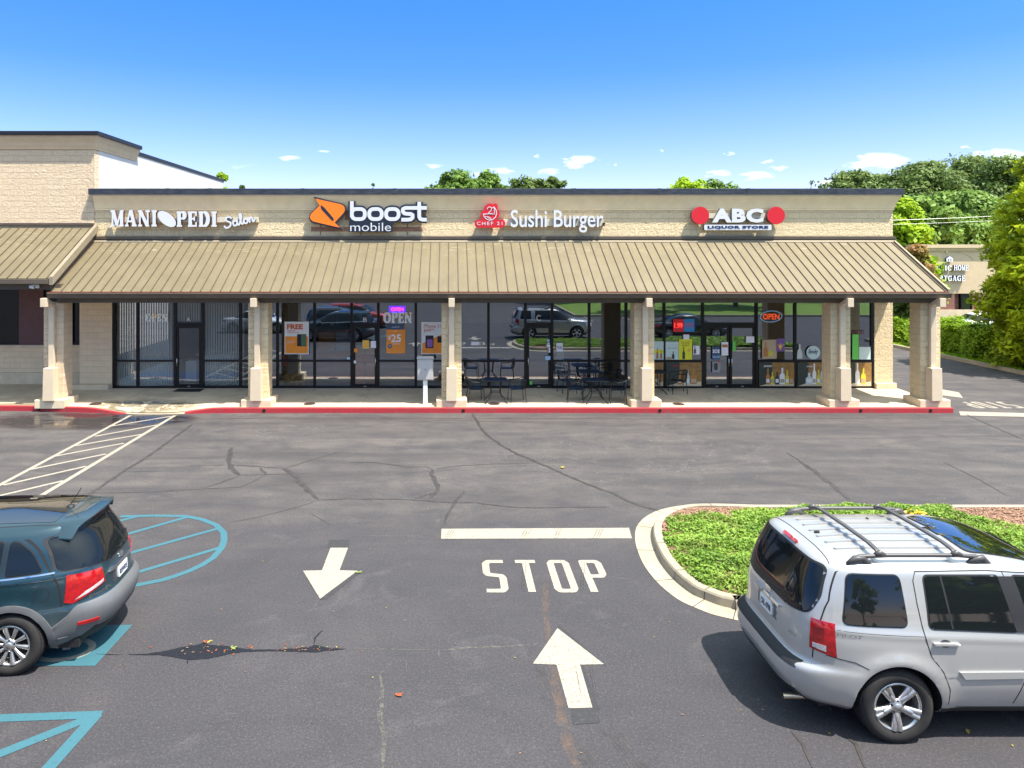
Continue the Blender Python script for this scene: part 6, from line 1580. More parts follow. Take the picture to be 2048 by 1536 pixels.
# ---------------- dark teal SUV (foreground left): its nose points left, so the frame is turned
def teal_suv():
    root=empty('teal_suv',(0,0,0),0,'dark teal blue SUV with grey bumper parked on the blue bay','car')
    ax0=1.06; WB=2.70; RA=.365; ar=.415
    xr=[(.24,.24),(.33,.13),(.44,.055),(.56,.01),(.66,.0),(.71,.03),(.76,.085),(.88,.10),(1.00,.105),(1.10,.13),(1.18,.165),(1.38,.29),(1.55,.40),(1.62,.42),(1.655,.40),(1.675,.44),(1.69,.60),(1.71,.95),(1.725,1.35)]
    xf=[(.24,4.35),(.33,4.58),(.47,4.66),(.68,4.67),(.85,4.62),(.96,4.50),(1.04,4.25),(1.11,3.75),(1.17,3.48),(1.36,3.08),(1.56,2.68),(1.63,2.45),(1.67,2.2),(1.695,1.95),(1.725,1.6)]
    w=[(.24,.80),(.33,.89),(.47,.925),(.64,.940),(.84,.944),(1.0,.935),(1.08,.920),(1.14,.900),(1.22,.865),(1.40,.80),(1.55,.735),(1.62,.69),(1.65,.64),(1.68,.55),(1.70,.38),(1.725,.10)]
    zs=zlist(.24,.62,12)+zlist(.64,.78,8)+zlist(.81,1.06,9)+zlist(1.08,1.25,8)+zlist(1.28,1.55,11)+zlist(1.57,1.725,16)
    def side(x,z): return .008*math.exp(-((z-1.10+ .03*(x-1))/.03)**2)
    c=Car(root,xr,xf,w,zs,[(ax0,RA,ar),(ax0+WB,RA,ar)],nr=lambda z:3.5 if z<1.1 else 3.5+(z-1.1)*1.5,nf=3.2,xm=2.1,flare=.022,paintm='teal',side=side)
    # grey lower cladding, rising over the arches and the bumper
    def zhi(x,y):
        base=.50
        if x<.36: base=.74
        elif x<.62: base=.74-(x-.36)/.26*.22
        if x>4.05: base=.55
        return base
    c.band('bumper','cladding',lambda x,y:.24,zhi,.020,nseg=9)
    c.archring('arch_moulding','cladding',w=.07,off=.022)
    for v in ('near','far'):
        c.window('quarter_glass',[(.73,1.185),(1.14,1.165),(1.14,1.53),(1.04,1.525),(.87,1.40)],v,r=.05,trim=.018)
        c.window('rear_door_glass',[(1.21,1.160),(2.08,1.125),(2.02,1.555),(1.21,1.53)],v,r=.03,trim=.016)
        c.window('front_door_glass',[(2.16,1.12),(3.20,1.08),(2.86,1.38),(2.60,1.50),(2.10,1.555)],v,r=.04,trim=.016)
        c.line('chrome_strip',[(.60,1.162),(1.1,1.140),(2.1,1.10),(3.2,1.055)],v,.018,'chrome',.008,parent=root)
        c.line('panel_gap',[(.36,1.105),(1.2,1.07),(3.4,1.0)],v,.004,'chrome',off=.002)  # bright chrome hairline painted along the shoulder crease, where no panels meet
        c.line('panel_gap',[(1.50,.50),(1.40,.84),(1.175,1.02),(1.175,1.54)],v,.007)
        c.line('panel_gap',[(2.14,.50),(2.16,.8),(2.12,1.1),(2.06,1.58)],v,.007)
        c.line('panel_gap',[(3.32,.50),(3.34,.8),(3.26,1.05)],v,.007)
        c.line('panel_gap',[(.34,.77),(.36,.80)],v,.006)
        for hx in (1.24,2.24): c.decal('door_handle',[rrect(hx,.955,hx+.19,.98,.012)],v,'chrome',off=.03)
        c.decal('mud_flap',[[Vector(p) for p in ((.46,.38),(.56,.38),(.56,.18),(.48,.17))]],v,'cladding',off=.024)
    c.line('panel_gap',[(.72+.085*math.cos(R(a)),.93+.085*math.sin(R(a))) for a in range(0,360,24)],'far',.005,closed=True)
    for sg in (-1,1):
        d=Vector((.66,-sg*.75,0))
        def P3(l): return [Vector((x,yy*sg,z)) for x,yy,z in l]
        c.decal('tail_lamp',[[ (p) for p in P3([(.09,.50,.90),(.12,.53,1.085),(.34,.90,1.115),(.36,.93,.80),(.29,.88,.77),(.18,.74,.83)])]],d,'tail',off=.012)
        c.decal('reversing_lamp',[P3([(.10,.53,.91),(.10,.53,.945),(.20,.76,.88),(.27,.86,.81),(.18,.76,.845)])],d,'lampclear',off=.0145)
        c.decal('bumper_reflector',[P3([(.10,.66,.50),(.10,.66,.535),(.26,.84,.545),(.26,.84,.51)])],d,'tail',off=.034)
    c.window('rear_glass',[(-.76,1.17),(-.3,1.12),(.3,1.12),(.76,1.17),(.66,1.545),(-.66,1.545)],'rear',r=.05,trim=.015)
    c.decal('spoiler_shadow_gap',[[Vector(p) for p in ((-.60,1.56),(.60,1.56),(.60,1.575),(-.60,1.575))]],'rear','rubber',off=.012)
    b=MB(); vs=[];n=14
    for i in range(n+1):
        y=-.635+1.27*i/n; q=(abs(y)/.635); z0=c.hit((.66,y),(Vector((1,0,0)),Vector((0,1,0))),Vector((0,0,-1)))[0].z; e=q**3; vs+=[(.67,y,z0+.001),(.33+.13*e,y,z0-.012),(.335+.13*e,y,z0-.034),(.52,y,z0-.12+.085*q*q)]
    b.add(vs,[tuple((i*4+j,i*4+(j+1)%4,(i+1)*4+(j+1)%4,(i+1)*4+j)) for i in range(n) for j in range(4)]+[(0,1,2,3),(n*4+3,n*4+2,n*4+1,n*4)]); b.build('rear_spoiler',M['teal'],root,smooth=True,bev=.008)
    c.decal('high_brake_lamp',[rrect(-.13,1.585,.13,1.60,.005)],'rear','taildark',off=.02)
    c.decal('chrome_bar',[[Vector(p) for p in ((-.36,.975),(-.30,1.01),(.30,1.01),(.36,.975),(.30,.965),(-.30,.965))]],'rear','chrome',off=.022)
    c.decal('plate_recess',[rrect(-.27,.80,.27,.955,.02)],'rear','cargrey',off=.002)
    char_plate(c,'RSF4925',0,.875,.30,.145)
    c.decal('maker_badge',[circle(0,1.06,.062,24,.034)],'rear','chrome',off=.014)
    side_text(c,'SORENTO',.42,.64,.78,.81,'rear','chrome')
    c.line('rear_wiper',[(.0,1.14),(-.2,1.17),(-.42,1.22)],'rear',.018,'black',.03,parent=root)
    c.decal('lower_bumper_trim',[[Vector(p) for p in ((-.70,.27),(.70,.27),(.60,.43),(-.60,.43))]],'rear','rubber',off=.026)
    c.line('tailgate_gap',[(-.80,.76),(-.80,1.1),(-.70,1.55)],'rear',.008); c.line('tailgate_gap',[(.80,.76),(.80,1.1),(.70,1.55)],'rear',.008)
    # panoramic roof
    c.decal('roof_glass',[[ (p) for p in round_poly([(.72,-.50),(2.35,-.56),(2.35,.56),(.72,.50)],.08)]],'top','tint_gloss',off=.004,res=.1)
    for sg in (-1,1): c.line('roof_channel',[(.62,sg*.535),(1.4,sg*.60),(2.3,sg*.60)],'top',.014,'rubber',.002)
    b=MB(); b.lathe([(.055,1.69),(.05,1.715),(.02,1.73),(.001,1.732)],'z',20,(.76,0,0)); a_=b.build('antenna',M['rubber'],root,smooth=True); b=MB(); b.tube([(.76,0,1.725),(.70,0,1.82),(.62,0,1.95)],.005,6); b.build('antenna_rod',M['black'],a_)
    c.window('windscreen',[(-.68,1.18),(.68,1.18),(.58,1.55),(-.58,1.55)],'front',r=.05,trim=.02)
    c.decal('grille',[rrect(-.38,.68,.38,.82,.03)],'front','black',off=.006)
    for sg in (-1,1):
        d=Vector((-.75,-sg*.66,0)); c.decal('headlamp',[[Vector(p) for p in ((4.62,sg*.42,.68),(4.62,sg*.42,.80),(4.30,sg*.88,.88),(4.35,sg*.88,.74))]],d,'lampclear',off=.008)
        b=MB(); b.lathe([(.001,-.06),(.08,-.05),(.10,0),(.09,.05),(.001,.06)],'x',18,(3.05,sg*1.00,1.07)); m_=b.build('door_mirror',M['teal'],root,smooth=True)
    b=MB(); b.box(.35,4.3,-.70,.70,.20,.30); b.build('underbody',M['rubber'],root)
    for xx_ in (ax0,ax0+WB):
        for near in (True,False): wheel(root,xx_,(-1 if near else 1)*.825,RA,.235,near,10,'ten')
    return root
s2=teal_suv(); s2.location=(-4.29,9.50,0); s2.rotation_euler=(0,0,R(184))

# ---------------- simpler cars: background and those seen only in the glass
def plain_car(label,paintm,loc,rz,suv=False,group=None,name='parked_car'):
    root=empty(name,(0,0,0),0,label,'car',group)
    if suv:
        xr=[(.22,.15),(.5,0),(.75,.06),(1.0,.10),(1.3,.25),(1.55,.42),(1.65,.7),(1.70,1.2)]; xf=[(.22,4.5),(.5,4.7),(.8,4.65),(.95,4.4),(1.08,3.6),(1.5,2.8),(1.6,2.4),(1.70,1.7)]
        w=[(.22,.85),(.4,.93),(.7,.95),(1.0,.92),(1.5,.74),(1.6,.62),(1.66,.4),(1.70,.1)]; top=1.70; win=((.75,1.06),(3.35,1.02),(2.85,1.46),(1.0,1.46)); rg=((-.66,1.06),(.66,1.06),(.56,1.46),(-.56,1.46)); ws=((-.68,1.12),(.68,1.12),(.56,1.48),(-.56,1.48))
    else:
        xr=[(.20,.15),(.45,0),(.7,.04),(.85,.10),(.93,.25),(.97,.75),(1.05,1.0),(1.30,1.45),(1.40,1.75),(1.45,2.2)]; xf=[(.20,4.5),(.45,4.72),(.62,4.68),(.75,4.45),(.86,3.85),(.92,3.55),(1.2,3.0),(1.34,2.75),(1.45,2.4)]
        w=[(.20,.80),(.4,.89),(.65,.91),(.88,.88),(.95,.84),(1.25,.68),(1.36,.56),(1.42,.36),(1.45,.1)]; top=1.45; win=((1.0,.97),(3.35,.95),(2.75,1.30),(2.3,1.33),(1.6,1.30)); rg=((-.60,1.0),(.60,1.0),(.50,1.28),(-.50,1.28)); ws=((-.64,.98),(.64,.98),(.52,1.30),(-.52,1.30))
    zs=zlist(.20,.9,12)+zlist(.93,top-.12,10)+zlist(top-.10,top,8)
    c=Car(root,xr,xf,w,zs,[(.95,.33,.38),(3.7,.33,.38)],nr=3.6,nf=3.4,xm=2.2,flare=.015,paintm=paintm,N=96)
    for v in ('near','far'):
        c.window('side_glass',win,v,r=.06,trim=.012)
        c.line('panel_gap',[(2.25,.3),(2.25,win[0][1]+.3)],v,.02,'rubber',.006); c.line('panel_gap',[(3.2,.3),(3.25,.9)],v,.008); c.line('panel_gap',[(1.4,.75),(1.5,.95)],v,.008)
        for hx in (1.5,2.45): c.decal('door_handle',[rrect(hx,.80,hx+.17,.83,.01)],v,'chrome',off=.02)
    c.window('rear_glass',rg,'rear',r=.05,trim=.01); c.window('windscreen',ws,'front',r=.05,trim=.01)
    for sg in (-1,1):
        c.decal('tail_lamp',[[Vector((.1,sg*.55,.68)),Vector((.1,sg*.55,.85)),Vector((.3,sg*.9,.86)),Vector((.3,sg*.9,.70))]],Vector((.75,-sg*.66,0)),'tail',off=.006)
        c.decal('headlamp',[[Vector((4.6,sg*.5,.58)),Vector((4.6,sg*.5,.68)),Vector((4.3,sg*.88,.74)),Vector((4.3,sg*.88,.60))]],Vector((-.75,-sg*.66,0)),'lampclear',off=.006)
        b=MB(); b.lathe([(.001,-.05),(.07,-.04),(.09,0),(.08,.04),(.001,.05)],'x',14,(3.1,sg*(.98 if suv else .93),1.02)); b.build('door_mirror',M[paintm],root,smooth=True)
    b=MB(); b.box(.35,4.3,-.66,.66,.18,.27); b.build('underbody',M['rubber'],root)
    for xx_ in (.95,3.7):
        for near in (True,False): wheel(root,xx_,(-1 if near else 1)*.80,.33,.21,near,8,'sedan')
    root.location=loc; root.rotation_euler=(0,0,rz); return root
M['mulch_chip']=simple('mulch_chip',(.33,.19,.12),.9,var=.5,scale=20)
M['petal']=simple('orange_petal',(.85,.42,.01),.5,var=.2,scale=30)
def leaf_mesh(name,centres,normals,size,m,parent=None,kind=None,tones=None,aspect=1.6,seed=0,tri=False,origin=(0,0,0)):
    rng=np.random.default_rng(seed); C=np.array(centres); n=len(C)
    N_=np.array(normals)+rng.normal(0,.45,(n,3)); N_/=np.linalg.norm(N_,axis=1)[:,None]
    A=rng.normal(0,1,(n,3)); A-=N_*(A*N_).sum(1)[:,None]; A/=np.linalg.norm(A,axis=1)[:,None]; B_=np.cross(N_,A)
    sz=size*rng.uniform(.6,1.4,(n,1)); A=A*sz*aspect*.5; B_=B_*sz*.5
    quad=np.stack([C-A,C-B_*.9+A*.1,C+A,C+B_*.9+A*.1],1).reshape(-1,3)-np.array(origin)
    me=bpy.data.meshes.new(name); me.vertices.add(n*4); me.vertices.foreach_set('co',quad.astype(np.float32).ravel())
    me.loops.add(n*4); me.loops.foreach_set('vertex_index',np.arange(n*4,dtype=np.int32)); me.polygons.add(n); me.polygons.foreach_set('loop_start',np.arange(0,n*4,4,dtype=np.int32))
    me.update(calc_edges=True); me.materials.append(m)
    at=me.attributes.new('tone','FLOAT','FACE'); tn=rng.uniform(0,1,n) if tones is None else np.clip(np.array(tones)+rng.normal(0,.22,n),0,1); at.data.foreach_set('value',tn.astype(np.float32))
    o=bpy.data.objects.new(name,me); link(o)
    if parent is not None: o.parent=parent
    if kind: o['kind']=kind
    return o
def broad_tree(name,label,base,h,rad,m,seed,leaf=.16,clumps=46,per=230,crown0=.35,group=None,shape='oval',cat='tree',trunk=.22):
    rng=np.random.default_rng(seed); root=empty(name,base,0,label,cat,group)
    b=MB(); pts=[(0,0,0),(rng.uniform(-.1,.1),0,h*.2),(rng.uniform(-.2,.2),rng.uniform(-.2,.2),h*.45),(0,0,h*.72),(0,0,h*.93)]
    b.tube(pts,[trunk,trunk*.8,trunk*.6,trunk*.32,trunk*.08],9)
    cl=[];cn=[];tn=[]
    for k in range(clumps):
        u=rng.uniform(0,1); 
        if shape=='cone':
            zz=crown0+(1-crown0)*(1-(1-u)**.6 if False else u**1.25); r=rad*max(.06,(1-(zz-crown0)/(1-crown0))**.75)*rng.uniform(.55,1.0); cr=rad*.20+.12*rad*(1-u)
        else:
            zz=crown0+(1-crown0)*u; e=math.sin(math.pi*min(.97,max(.10,(zz-crown0)/(1-crown0)*.86+.14)))**.6; r=rad*e*rng.uniform(.35,.95); cr=rad*rng.uniform(.22,.36)
        a=rng.uniform(0,2*math.pi); c=np.array([r*math.cos(a),r*math.sin(a),min(zz*h,h-cr*.6)])
        if shape=='ragged': r*=1.25; c[0]*=1.3; c[1]*=1.3; cr=rad*rng.uniform(.12,.28); c[2]=h*(crown0+(1-crown0)*min(1,u*rng.uniform(.75,1.05)))-cr
        if rng.random()<.6:
            b.tube([(0,0,c[2]*rng.uniform(.55,.8)),tuple(c*np.array([.5,.5,.95])),tuple(c)],[trunk*.3,trunk*.18,trunk*.05],5)
        nn=int(per*rng.uniform(.7,1.3)); v=rng.normal(0,1,(nn,3)); v/=np.linalg.norm(v,axis=1)[:,None]; rr=cr*rng.uniform(.45,1.0,(nn,1))**.6*(1+.18*rng.normal(0,1,(nn,1)))
        p=c+v*rr*np.array([1,1,.72]); cl.append(p); cn.append(v*.8+np.array([0,0,.5])); tn.append(np.full(nn,rng.uniform(.15,.85))+v[:,2]*.1)
    b.build('trunk',M['bark'],root)
    P=np.concatenate(cl);Nn=np.concatenate(cn);T=np.concatenate(tn)
    leaf_mesh('crown',P,Nn,leaf,m,root,None,T,seed=seed); return root
def at_tree(name,label,px,py_top,Y,widthpx,m,seed,**k):
    x=XX(px,Y); top=ZZ(py_top,Y); rad=widthpx/2*Y/F
    return broad_tree(name,label,(x,Y,0),top,rad,m,seed,**k)
# trees showing above the shop roof
g1='tree tops seen over the shop roof'
at_tree('leafy_tree','pale leafy tree top right behind the white side wall',442,344,62,46,M['leaf_lime'],1,leaf=.30,clumps=34,per=120,crown0=.5)
at_tree('pine_tree','small dark tree tip poking over the parapet',486,368,70,26,M['leaf_dark'],2,leaf=.25,clumps=22,per=90,crown0=.5)
at_tree('pine_tree','tiny pointed tree tip over the orange emblem sign',746,361,70,16,M['leaf_dark'],3,leaf=.22,clumps=22,per=70,crown0=.5,shape='cone')
for i,(px,pt,wd,mt,lab) in enumerate(((915,334,124,'leaf_mid','bright pine clump leftmost of those over the parapet'),(978,334,92,'leaf_mid','tall ragged pine over the red bowl emblem'),(1052,347,116,'leaf_dark','low ragged pine over the Sushi lettering'),(1108,351,96,'leaf_dark','low pine rightmost of those over the restaurant sign'),(948,346,90,'leaf_mid','low pine filling between the bright pine and the tall ragged pine'),(893,352,70,'leaf_mid','short pine on the outer edge next to the bright pine clump'),(1080,356,90,'leaf_dark','short dark pine between the two low ragged pines'))):
    at_tree('pine_tree',lab,px,pt,64,wd,M[mt],20+i,leaf=.24,clumps=210,per=60,crown0=.55,shape='ragged',group=g1)
at_tree('leafy_tree','yellowish tree top left of the red disc sign',1366,351,60,150,M['leaf_lime'],30,leaf=.22,clumps=240,per=90,crown0=.5,shape='ragged')
at_tree('leafy_tree','small green tree top above the ABC lettering',1438,353,66,120,M['leaf_mid'],31,leaf=.22,clumps=200,per=80,crown0=.5,shape='ragged')
at_tree('leafy_tree','thin bare topped tree above the right disc sign',1620,362,70,44,M['leaf_dark'],32,leaf=.16,clumps=20,per=30,crown0=.6)
# wood beyond the road
wood=[(1705,344,150,84,'leaf_dark','dark broad tree top just above the parapet end'),(1765,350,120,92,'leaf_dark','dark tree behind the end of the parapet'),(1850,326,200,88,'leaf_dark','large dark oak highest behind the lime tree'),(1925,318,190,96,'leaf_dark','tall dark oak between the lime tree and the conifer'),(2005,316,190,90,'leaf_dark','dark oak crown directly left of the conifer top'),(2085,310,190,95,'leaf_dark','dark oak behind the conifer'),
      (1905,388,190,66,'leaf_mid','mid green round tree under the dark oaks'),(1975,400,150,70,'leaf_mid','mid green tree beside the conifer above the brick building'),(1830,396,170,62,'leaf_mid','mid green tree behind the lime tree')]
for i,(px,pt,wd,Y,mt,lab) in enumerate(wood):
    at_tree('oak_tree' if 'oak' in lab or 'dark' in lab else 'leafy_tree',lab,px,pt,Y,wd,M[mt],50+i,leaf=.30,clumps=72,per=360,crown0=.22,group='trees of the wood beyond the brick building',trunk=.3)
at_tree('lime_tree','bright yellow green conical tree beyond the parapet end',1805,400,54,150,M['leaf_lime'],70,leaf=.26,clumps=90,per=230,crown0=.2,shape='cone')
at_tree('crape_myrtle','small reddish blossoming tree beside the canopy end',1836,490,40,66,M['leaf_myrtle'],71,leaf=.12,clumps=60,per=120,crown0=.42,trunk=.07)
at_tree('street_tree','small dark leaved tree behind the gap between the last columns',1805,592,41,60,M['leaf_dark'],72,leaf=.14,clumps=34,per=110,crown0=.5,trunk=.09)
# big conifer at the right edge
def conifer(label,base,h,rad,seed,z0=.5):
    rng=np.random.default_rng(seed); root=empty('cypress_tree',base,0,label,'tree'); b=MB(); b.tube([(0,0,0),(0,0,h*.5),(0,0,h*.96)],[.28,.17,.03],10)
    cl=[];cn=[];tn=[]
    for k in range(250):
        u=rng.uniform(0,1)**1.1; z=z0+(h-z0)*u; r=rad*(1-u)**.55*rng.uniform(.72,1.04)*(1 if u>.28 else .62+u*1.36); a=rng.uniform(0,2*math.pi)
        c=np.array([r*math.cos(a),r*math.sin(a),z]); out=np.array([math.cos(a),math.sin(a),.55]); out/=np.linalg.norm(out)
        if k%3==0: b.tube([(0,0,z-.35*r),tuple(c*np.array([.5,.5,1])-np.array([0,0,.2*r])),tuple(c)],[.05,.03,.01],5)
        # feathery plume: leaves along several rays fanning out
        tone=rng.uniform(.1,.95); L=rad*rng.uniform(.22,.40)
        for q in range(11):
            d=out+rng.normal(0,.38,3); d/=np.linalg.norm(d); t=rng.uniform(-.5,1,(34,1)); p=c+d*t*L*.8+rng.normal(0,.05,(34,3))*rad*.28
            cl.append(p); cn.append(np.tile(d*.3+np.array([0,0,.6]),(34,1))); tn.append(np.full(34,tone)+t[:,0]*.2)
    b.build('trunk',M['bark'],root); leaf_mesh('crown',np.concatenate(cl),np.concatenate(cn),.125,M['leaf_conifer'],root,None,np.concatenate(tn),aspect=2.2,seed=seed); return root
conifer('large yellow green feathery conifer filling the right edge',(XX(2186,29.5),29.5,.0),11.0,3.95,90,z0=.35)
# hedge, made of a box-like volume of leaves
def hedge(label,x0,x1,y0,y1,h,n,seed,base=0.12,size=.085):
    rng=np.random.default_rng(seed); P=[];N_=[]
    m=n; s_=rng.integers(0,4,m); u=rng.uniform(0,1,(m,3)); p=np.empty((m,3)); nn=np.zeros((m,3))
    p[:,0]=x0+(x1-x0)*u[:,0]; p[:,1]=y0+(y1-y0)*u[:,1]; p[:,2]=base+(h-base)*u[:,2]
    t=s_<2; p[t,2]=h; nn[t,2]=1; a=s_==2; p[a,0]=x0; nn[a,0]=-1; b_=s_==3; p[b_,1]=np.where(u[b_,2]>.5,y0,p[b_,1]); p[b_,2]=base+(h-base)*rng.uniform(0,1,b_.sum()); nn[b_,1]=-1
    bump=.12*np.sin(p[:,1]*2.1)+.08*np.sin(p[:,0]*5+p[:,1]*3.3)+.06*np.sin(p[:,1]*7.7+p[:,2]*5)
    p+= nn*bump[:,None]+rng.normal(0,.07,(m,3)); nn[:,2]+=.6
    r=empty('hedge',((x0+x1)/2,y0,base),0,label,'hedge'); leaf_mesh('foliage',p-np.array([(x0+x1)/2,y0,base]),nn,size,M['leaf_hedge'],r,None,u[:,2]*.6+.2,seed=seed)
    b=MB(); b.box(-(x1-x0)/2+.18,(x1-x0)/2-.18,.2,y1-y0-.2,0,h-base-.22); b.build('branch_core',M['leaf_dark'],r); return r
hedge('clipped bright green hedge along the side road',24.75,26.5,28.6,38.2,1.45,42000,5)
hedge('small clipped shrub between the last columns',24.35,25.5,39.0,41.5,1.15,7000,6)
# verge and kerb of the side road
b=MB(); b.box(23.75,23.95,10,120,0,.15); b.build('road_kerb',M['kerb'],kind='structure')['label']='concrete kerb along the side road'
b=MB(); b.box(23.95,60,10,44.4,.0,.13); b.build('grass_verge',M['grass'],kind='structure')
rng=np.random.default_rng(4); n=9000; p=np.stack([rng.uniform(23.97,25.2,n),rng.uniform(27,45,n),np.full(n,.14)],1); leaf_mesh('verge_grass',p,np.tile([.3,-.6,.5],(n,1)),.06,M['leaf_hedge'],None,'stuff',np.full(n,.7),seed=4)

# ------------------------------------------------------------------ planted island
def isl(pts): return [G(*p).to_2d() for p in off(pts,2.535,1240,960)]
def smooth2(P,n=6):
    o=[]
    for i in range(len(P)-1):
        p0=P[max(i-1,0)];p1=P[i];p2=P[i+1];p3=P[min(i+2,len(P)-1)]
        for k in range(n):
            t=k/n; o.append(.5*((2*p1)+(-p0+p2)*t+(2*p0-5*p1+4*p2-p3)*t*t+(-p0+3*p1-3*p2+p3)*t**3))
    return o+[P[-1]]
panL=isl([(635,722),(560,705),(470,683),(385,650),(300,610),(215,545),(155,480),(112,415),(85,345),(76,290),(84,240),(115,200),(160,170),(225,146),(320,130),(450,127),(650,133)])
kOut=[]  # kerb outer edge = pan edge pushed inwards
base=smooth2(panL)
base=[Vector((18.0,base[0].y))]+base+[Vector((18.0,base[-1].y))] if True else base
# force the long sides straight
base=[p for p in base]
def inset(P,d):
    o=[]
    for i,p in enumerate(P):
        a=P[max(i-1,0)];b_=P[min(i+1,len(P)-1)]; t=(b_-a).normalized(); n_=Vector((t.y,-t.x)); o.append(p+n_*d)
    return o
# orientation: walking near side leftwards then back along the far side; inside is to the right (+n)
pan0=base; k0=inset(base,.30); k1=inset(base,.335); k2=inset(base,.46)
vs=[];fs=[]; rings=[[(p.x,p.y,.006) for p in pan0],[(p.x,p.y,.012) for p in k0],[(p.x,p.y,.125) for p in inset(base,.315)],[(p.x,p.y,.15) for p in k1],[(p.x,p.y,.15) for p in k2],[(p.x,p.y,.02) for p in k2]]
n=len(base)
for r_ in rings: vs+=r_
def ringfaces(a,b): return [(a*n+i,b*n+i,b*n+i+1,a*n+i+1) for i in range(n-1)]
o=mesh_obj('island_gutter_pan',vs[:2*n],ringfaces(0,1),M['gutterpan'],kind='structure'); o['label']='pale concrete apron round the planted island'
o=mesh_obj('island_kerb',vs,sum((ringfaces(i,i+1) for i in range(1,5)),[]),M['kerb'],kind='structure',smooth=False); o['label']='concrete kerb round the planted island'
# expansion joints
b=MB()
for i in range(6,n-4,14):
    p,q_=pan0[i],k2[i]; d=(q_-p).normalized(); t=Vector((-d.y,d.x))*.006; a_=k0[i]
    b.add([(*(p-t),.0085),(*(p+t),.0085),(*(a_+t),.0145),(*(a_-t),.0145)],[(0,1,2,3)]); e=k1[i]; b.add([(*(e-t),.1525),(*(e+t),.1525),(*(q_+t),.1525),(*(q_-t),.1525)],[(0,1,2,3)])
    f0=k0[i]-d*.004; f1=inset(base,.315)[i]-d*.004; b.add([(*(f0-t),.012),(*(f0+t),.012),(*(f1+t),.125),(*(f1-t),.125)],[(0,1,2,3)])
mesh_obj('kerb_joints',b.v,b.f,M['tar'],kind='structure')
ynear=base[0].y+.46; yfar=base[-1].y-.46
from mathutils.geometry import intersect_point_tri_2d
poly=[p for p in k2]
def inpoly(x,y):
    c=False; j=len(poly)-1
    for i in range(len(poly)):
        a,b_=poly[i],poly[j]
        if (a.y>y)!=(b_.y>y) and x<(b_.x-a.x)*(y-a.y)/(b_.y-a.y)+a.x: c=not c
        j=i
    return c
def edged(x,y):
    m=9
    for i in range(0,len(poly)-1):
        a,b_=poly[i],poly[i+1]; ab=b_-a; L=ab.length_squared
        if L<1e-9: continue
        t=max(0,min(1,((x-a.x)*ab.x+(y-a.y)*ab.y)/L)); m=min(m,math.hypot(x-a.x-ab.x*t,y-a.y-ab.y*t))
    return m
V2,T=union2d([poly]); o=mesh_obj('mulch_bed',[(p.x,p.y,.12) for p in V2],[tuple(t) for t in T],M['mulch'],kind='structure'); o['label']='brown mulch bed in the planted island'
mul=[G(*p).to_2d() for p in off([(225,240),(230,205),(290,172),(400,150),(520,148),(700,142),(820,165),(700,150),(600,158),(470,185),(420,215),(330,240)],2.535,1240,960)]
def bare(x,y):
    # uncovered mulch by the rounded nose and near the right edge
    v=math.sin(x*3.1)*.12+math.sin(y*4.3+x*2)*.10
    if 4.05<x+v and x<6.2 and y>13.18+v*.8+max(0,(4.9-x))*.0: return (x<5.3 or y>13.5)
    if ((x-3.95)*(1.0)+(y-12.5)*-.0)<.0+v*.5 and y>12.55: return True
    if 9.55<x+v<11.3 and y+v>12.5: return True
    return False
rng=np.random.default_rng(8); P=[];Nn=[];Tn=[]
while len(P)<110000:
    x=rng.uniform(3.5,13.5); y=rng.uniform(ynear-.1,yfar+.1)
    if not inpoly(x,y) or bare(x,y): continue
    e=edged(x,y); 
    hgt=.13+.11*(1-math.exp(-e/.5))+ (.12*math.exp(-((x-8.2)/1.3)**2-((y-13.2)/.5)**2)) +.045*math.sin(x*5.2+y*3)*math.sin(y*6.1-x*2)+.02*math.sin(x*13)*math.sin(y*17)
    P.append((x,y,hgt+rng.uniform(-.05,.03))); Nn.append((rng.normal(0,.3),rng.normal(0,.3),.9)); Tn.append(.45+.3*math.sin(x*2.3+1)*math.sin(y*2.9)+.2*math.sin(x*7+y*5))
P2=P; leaf_mesh('ground_cover',np.array(P),np.array(Nn),.033,M['leaf_cover'],None,'stuff',Tn,aspect=1.9,seed=8)['label']='low bright green ground cover in the planted island'
P=[];Nn=[]
while len(P)<9000:
    x=rng.uniform(12.5,18); y=rng.uniform(ynear,yfar)
    P.append((x,y,.16+rng.uniform(0,.14))); Nn.append((0,0,1))
leaf_mesh('ground_cover',np.array(P),np.array(Nn),.13,M['leaf_cover'],None,'stuff',None,aspect=1.6,seed=9)['label']='ground cover on the far end of the island'
# underlay so the bed never shows through in lines
vs=[];fs=[];nx,ny=70,22; keep={}
for i in range(nx):
    for j in range(ny):
        x=3.6+(12.5-3.6)*i/(nx-1); y=ynear+(yfar-ynear)*j/(ny-1); e=edged(x,y) if inpoly(x,y) else 0
        vs.append((x,y,.10 if e==0 or bare(x,y) else .11+.08*(1-math.exp(-e/.5))))
for i in range(nx-1):
    for j in range(ny-1):
        c=[i*ny+j,(i+1)*ny+j,(i+1)*ny+j+1,i*ny+j+1]
        if all(inpoly(vs[k][0],vs[k][1]) for k in c): fs.append(tuple(c))
mesh_obj('mulch_mound',vs,fs,M['mulch'],kind='structure')
P=[(rng.uniform(0,1),) for _ in range(1)]
chips=MB(); rnd=random.Random(2)
while len(chips.f)<2600:
    x=rnd.uniform(3.6,11.5); y=rnd.uniform(ynear,yfar)
    if inpoly(x,y) and bare(x,y):
        a=rnd.uniform(0,3.14); l=rnd.uniform(.012,.035); w_=rnd.uniform(.004,.01); c_,s_=math.cos(a),math.sin(a); z=.135+rnd.uniform(0,.02); t_=rnd.uniform(-.01,.01)
        chips.add([(x+u*c_-v*s_,y+u*s_+v*c_,z+(t_ if u>0 else -t_)) for u,v in ((-l,-w_),(l,-w_),(l,w_),(-l,w_))],[(0,1,2,3)])
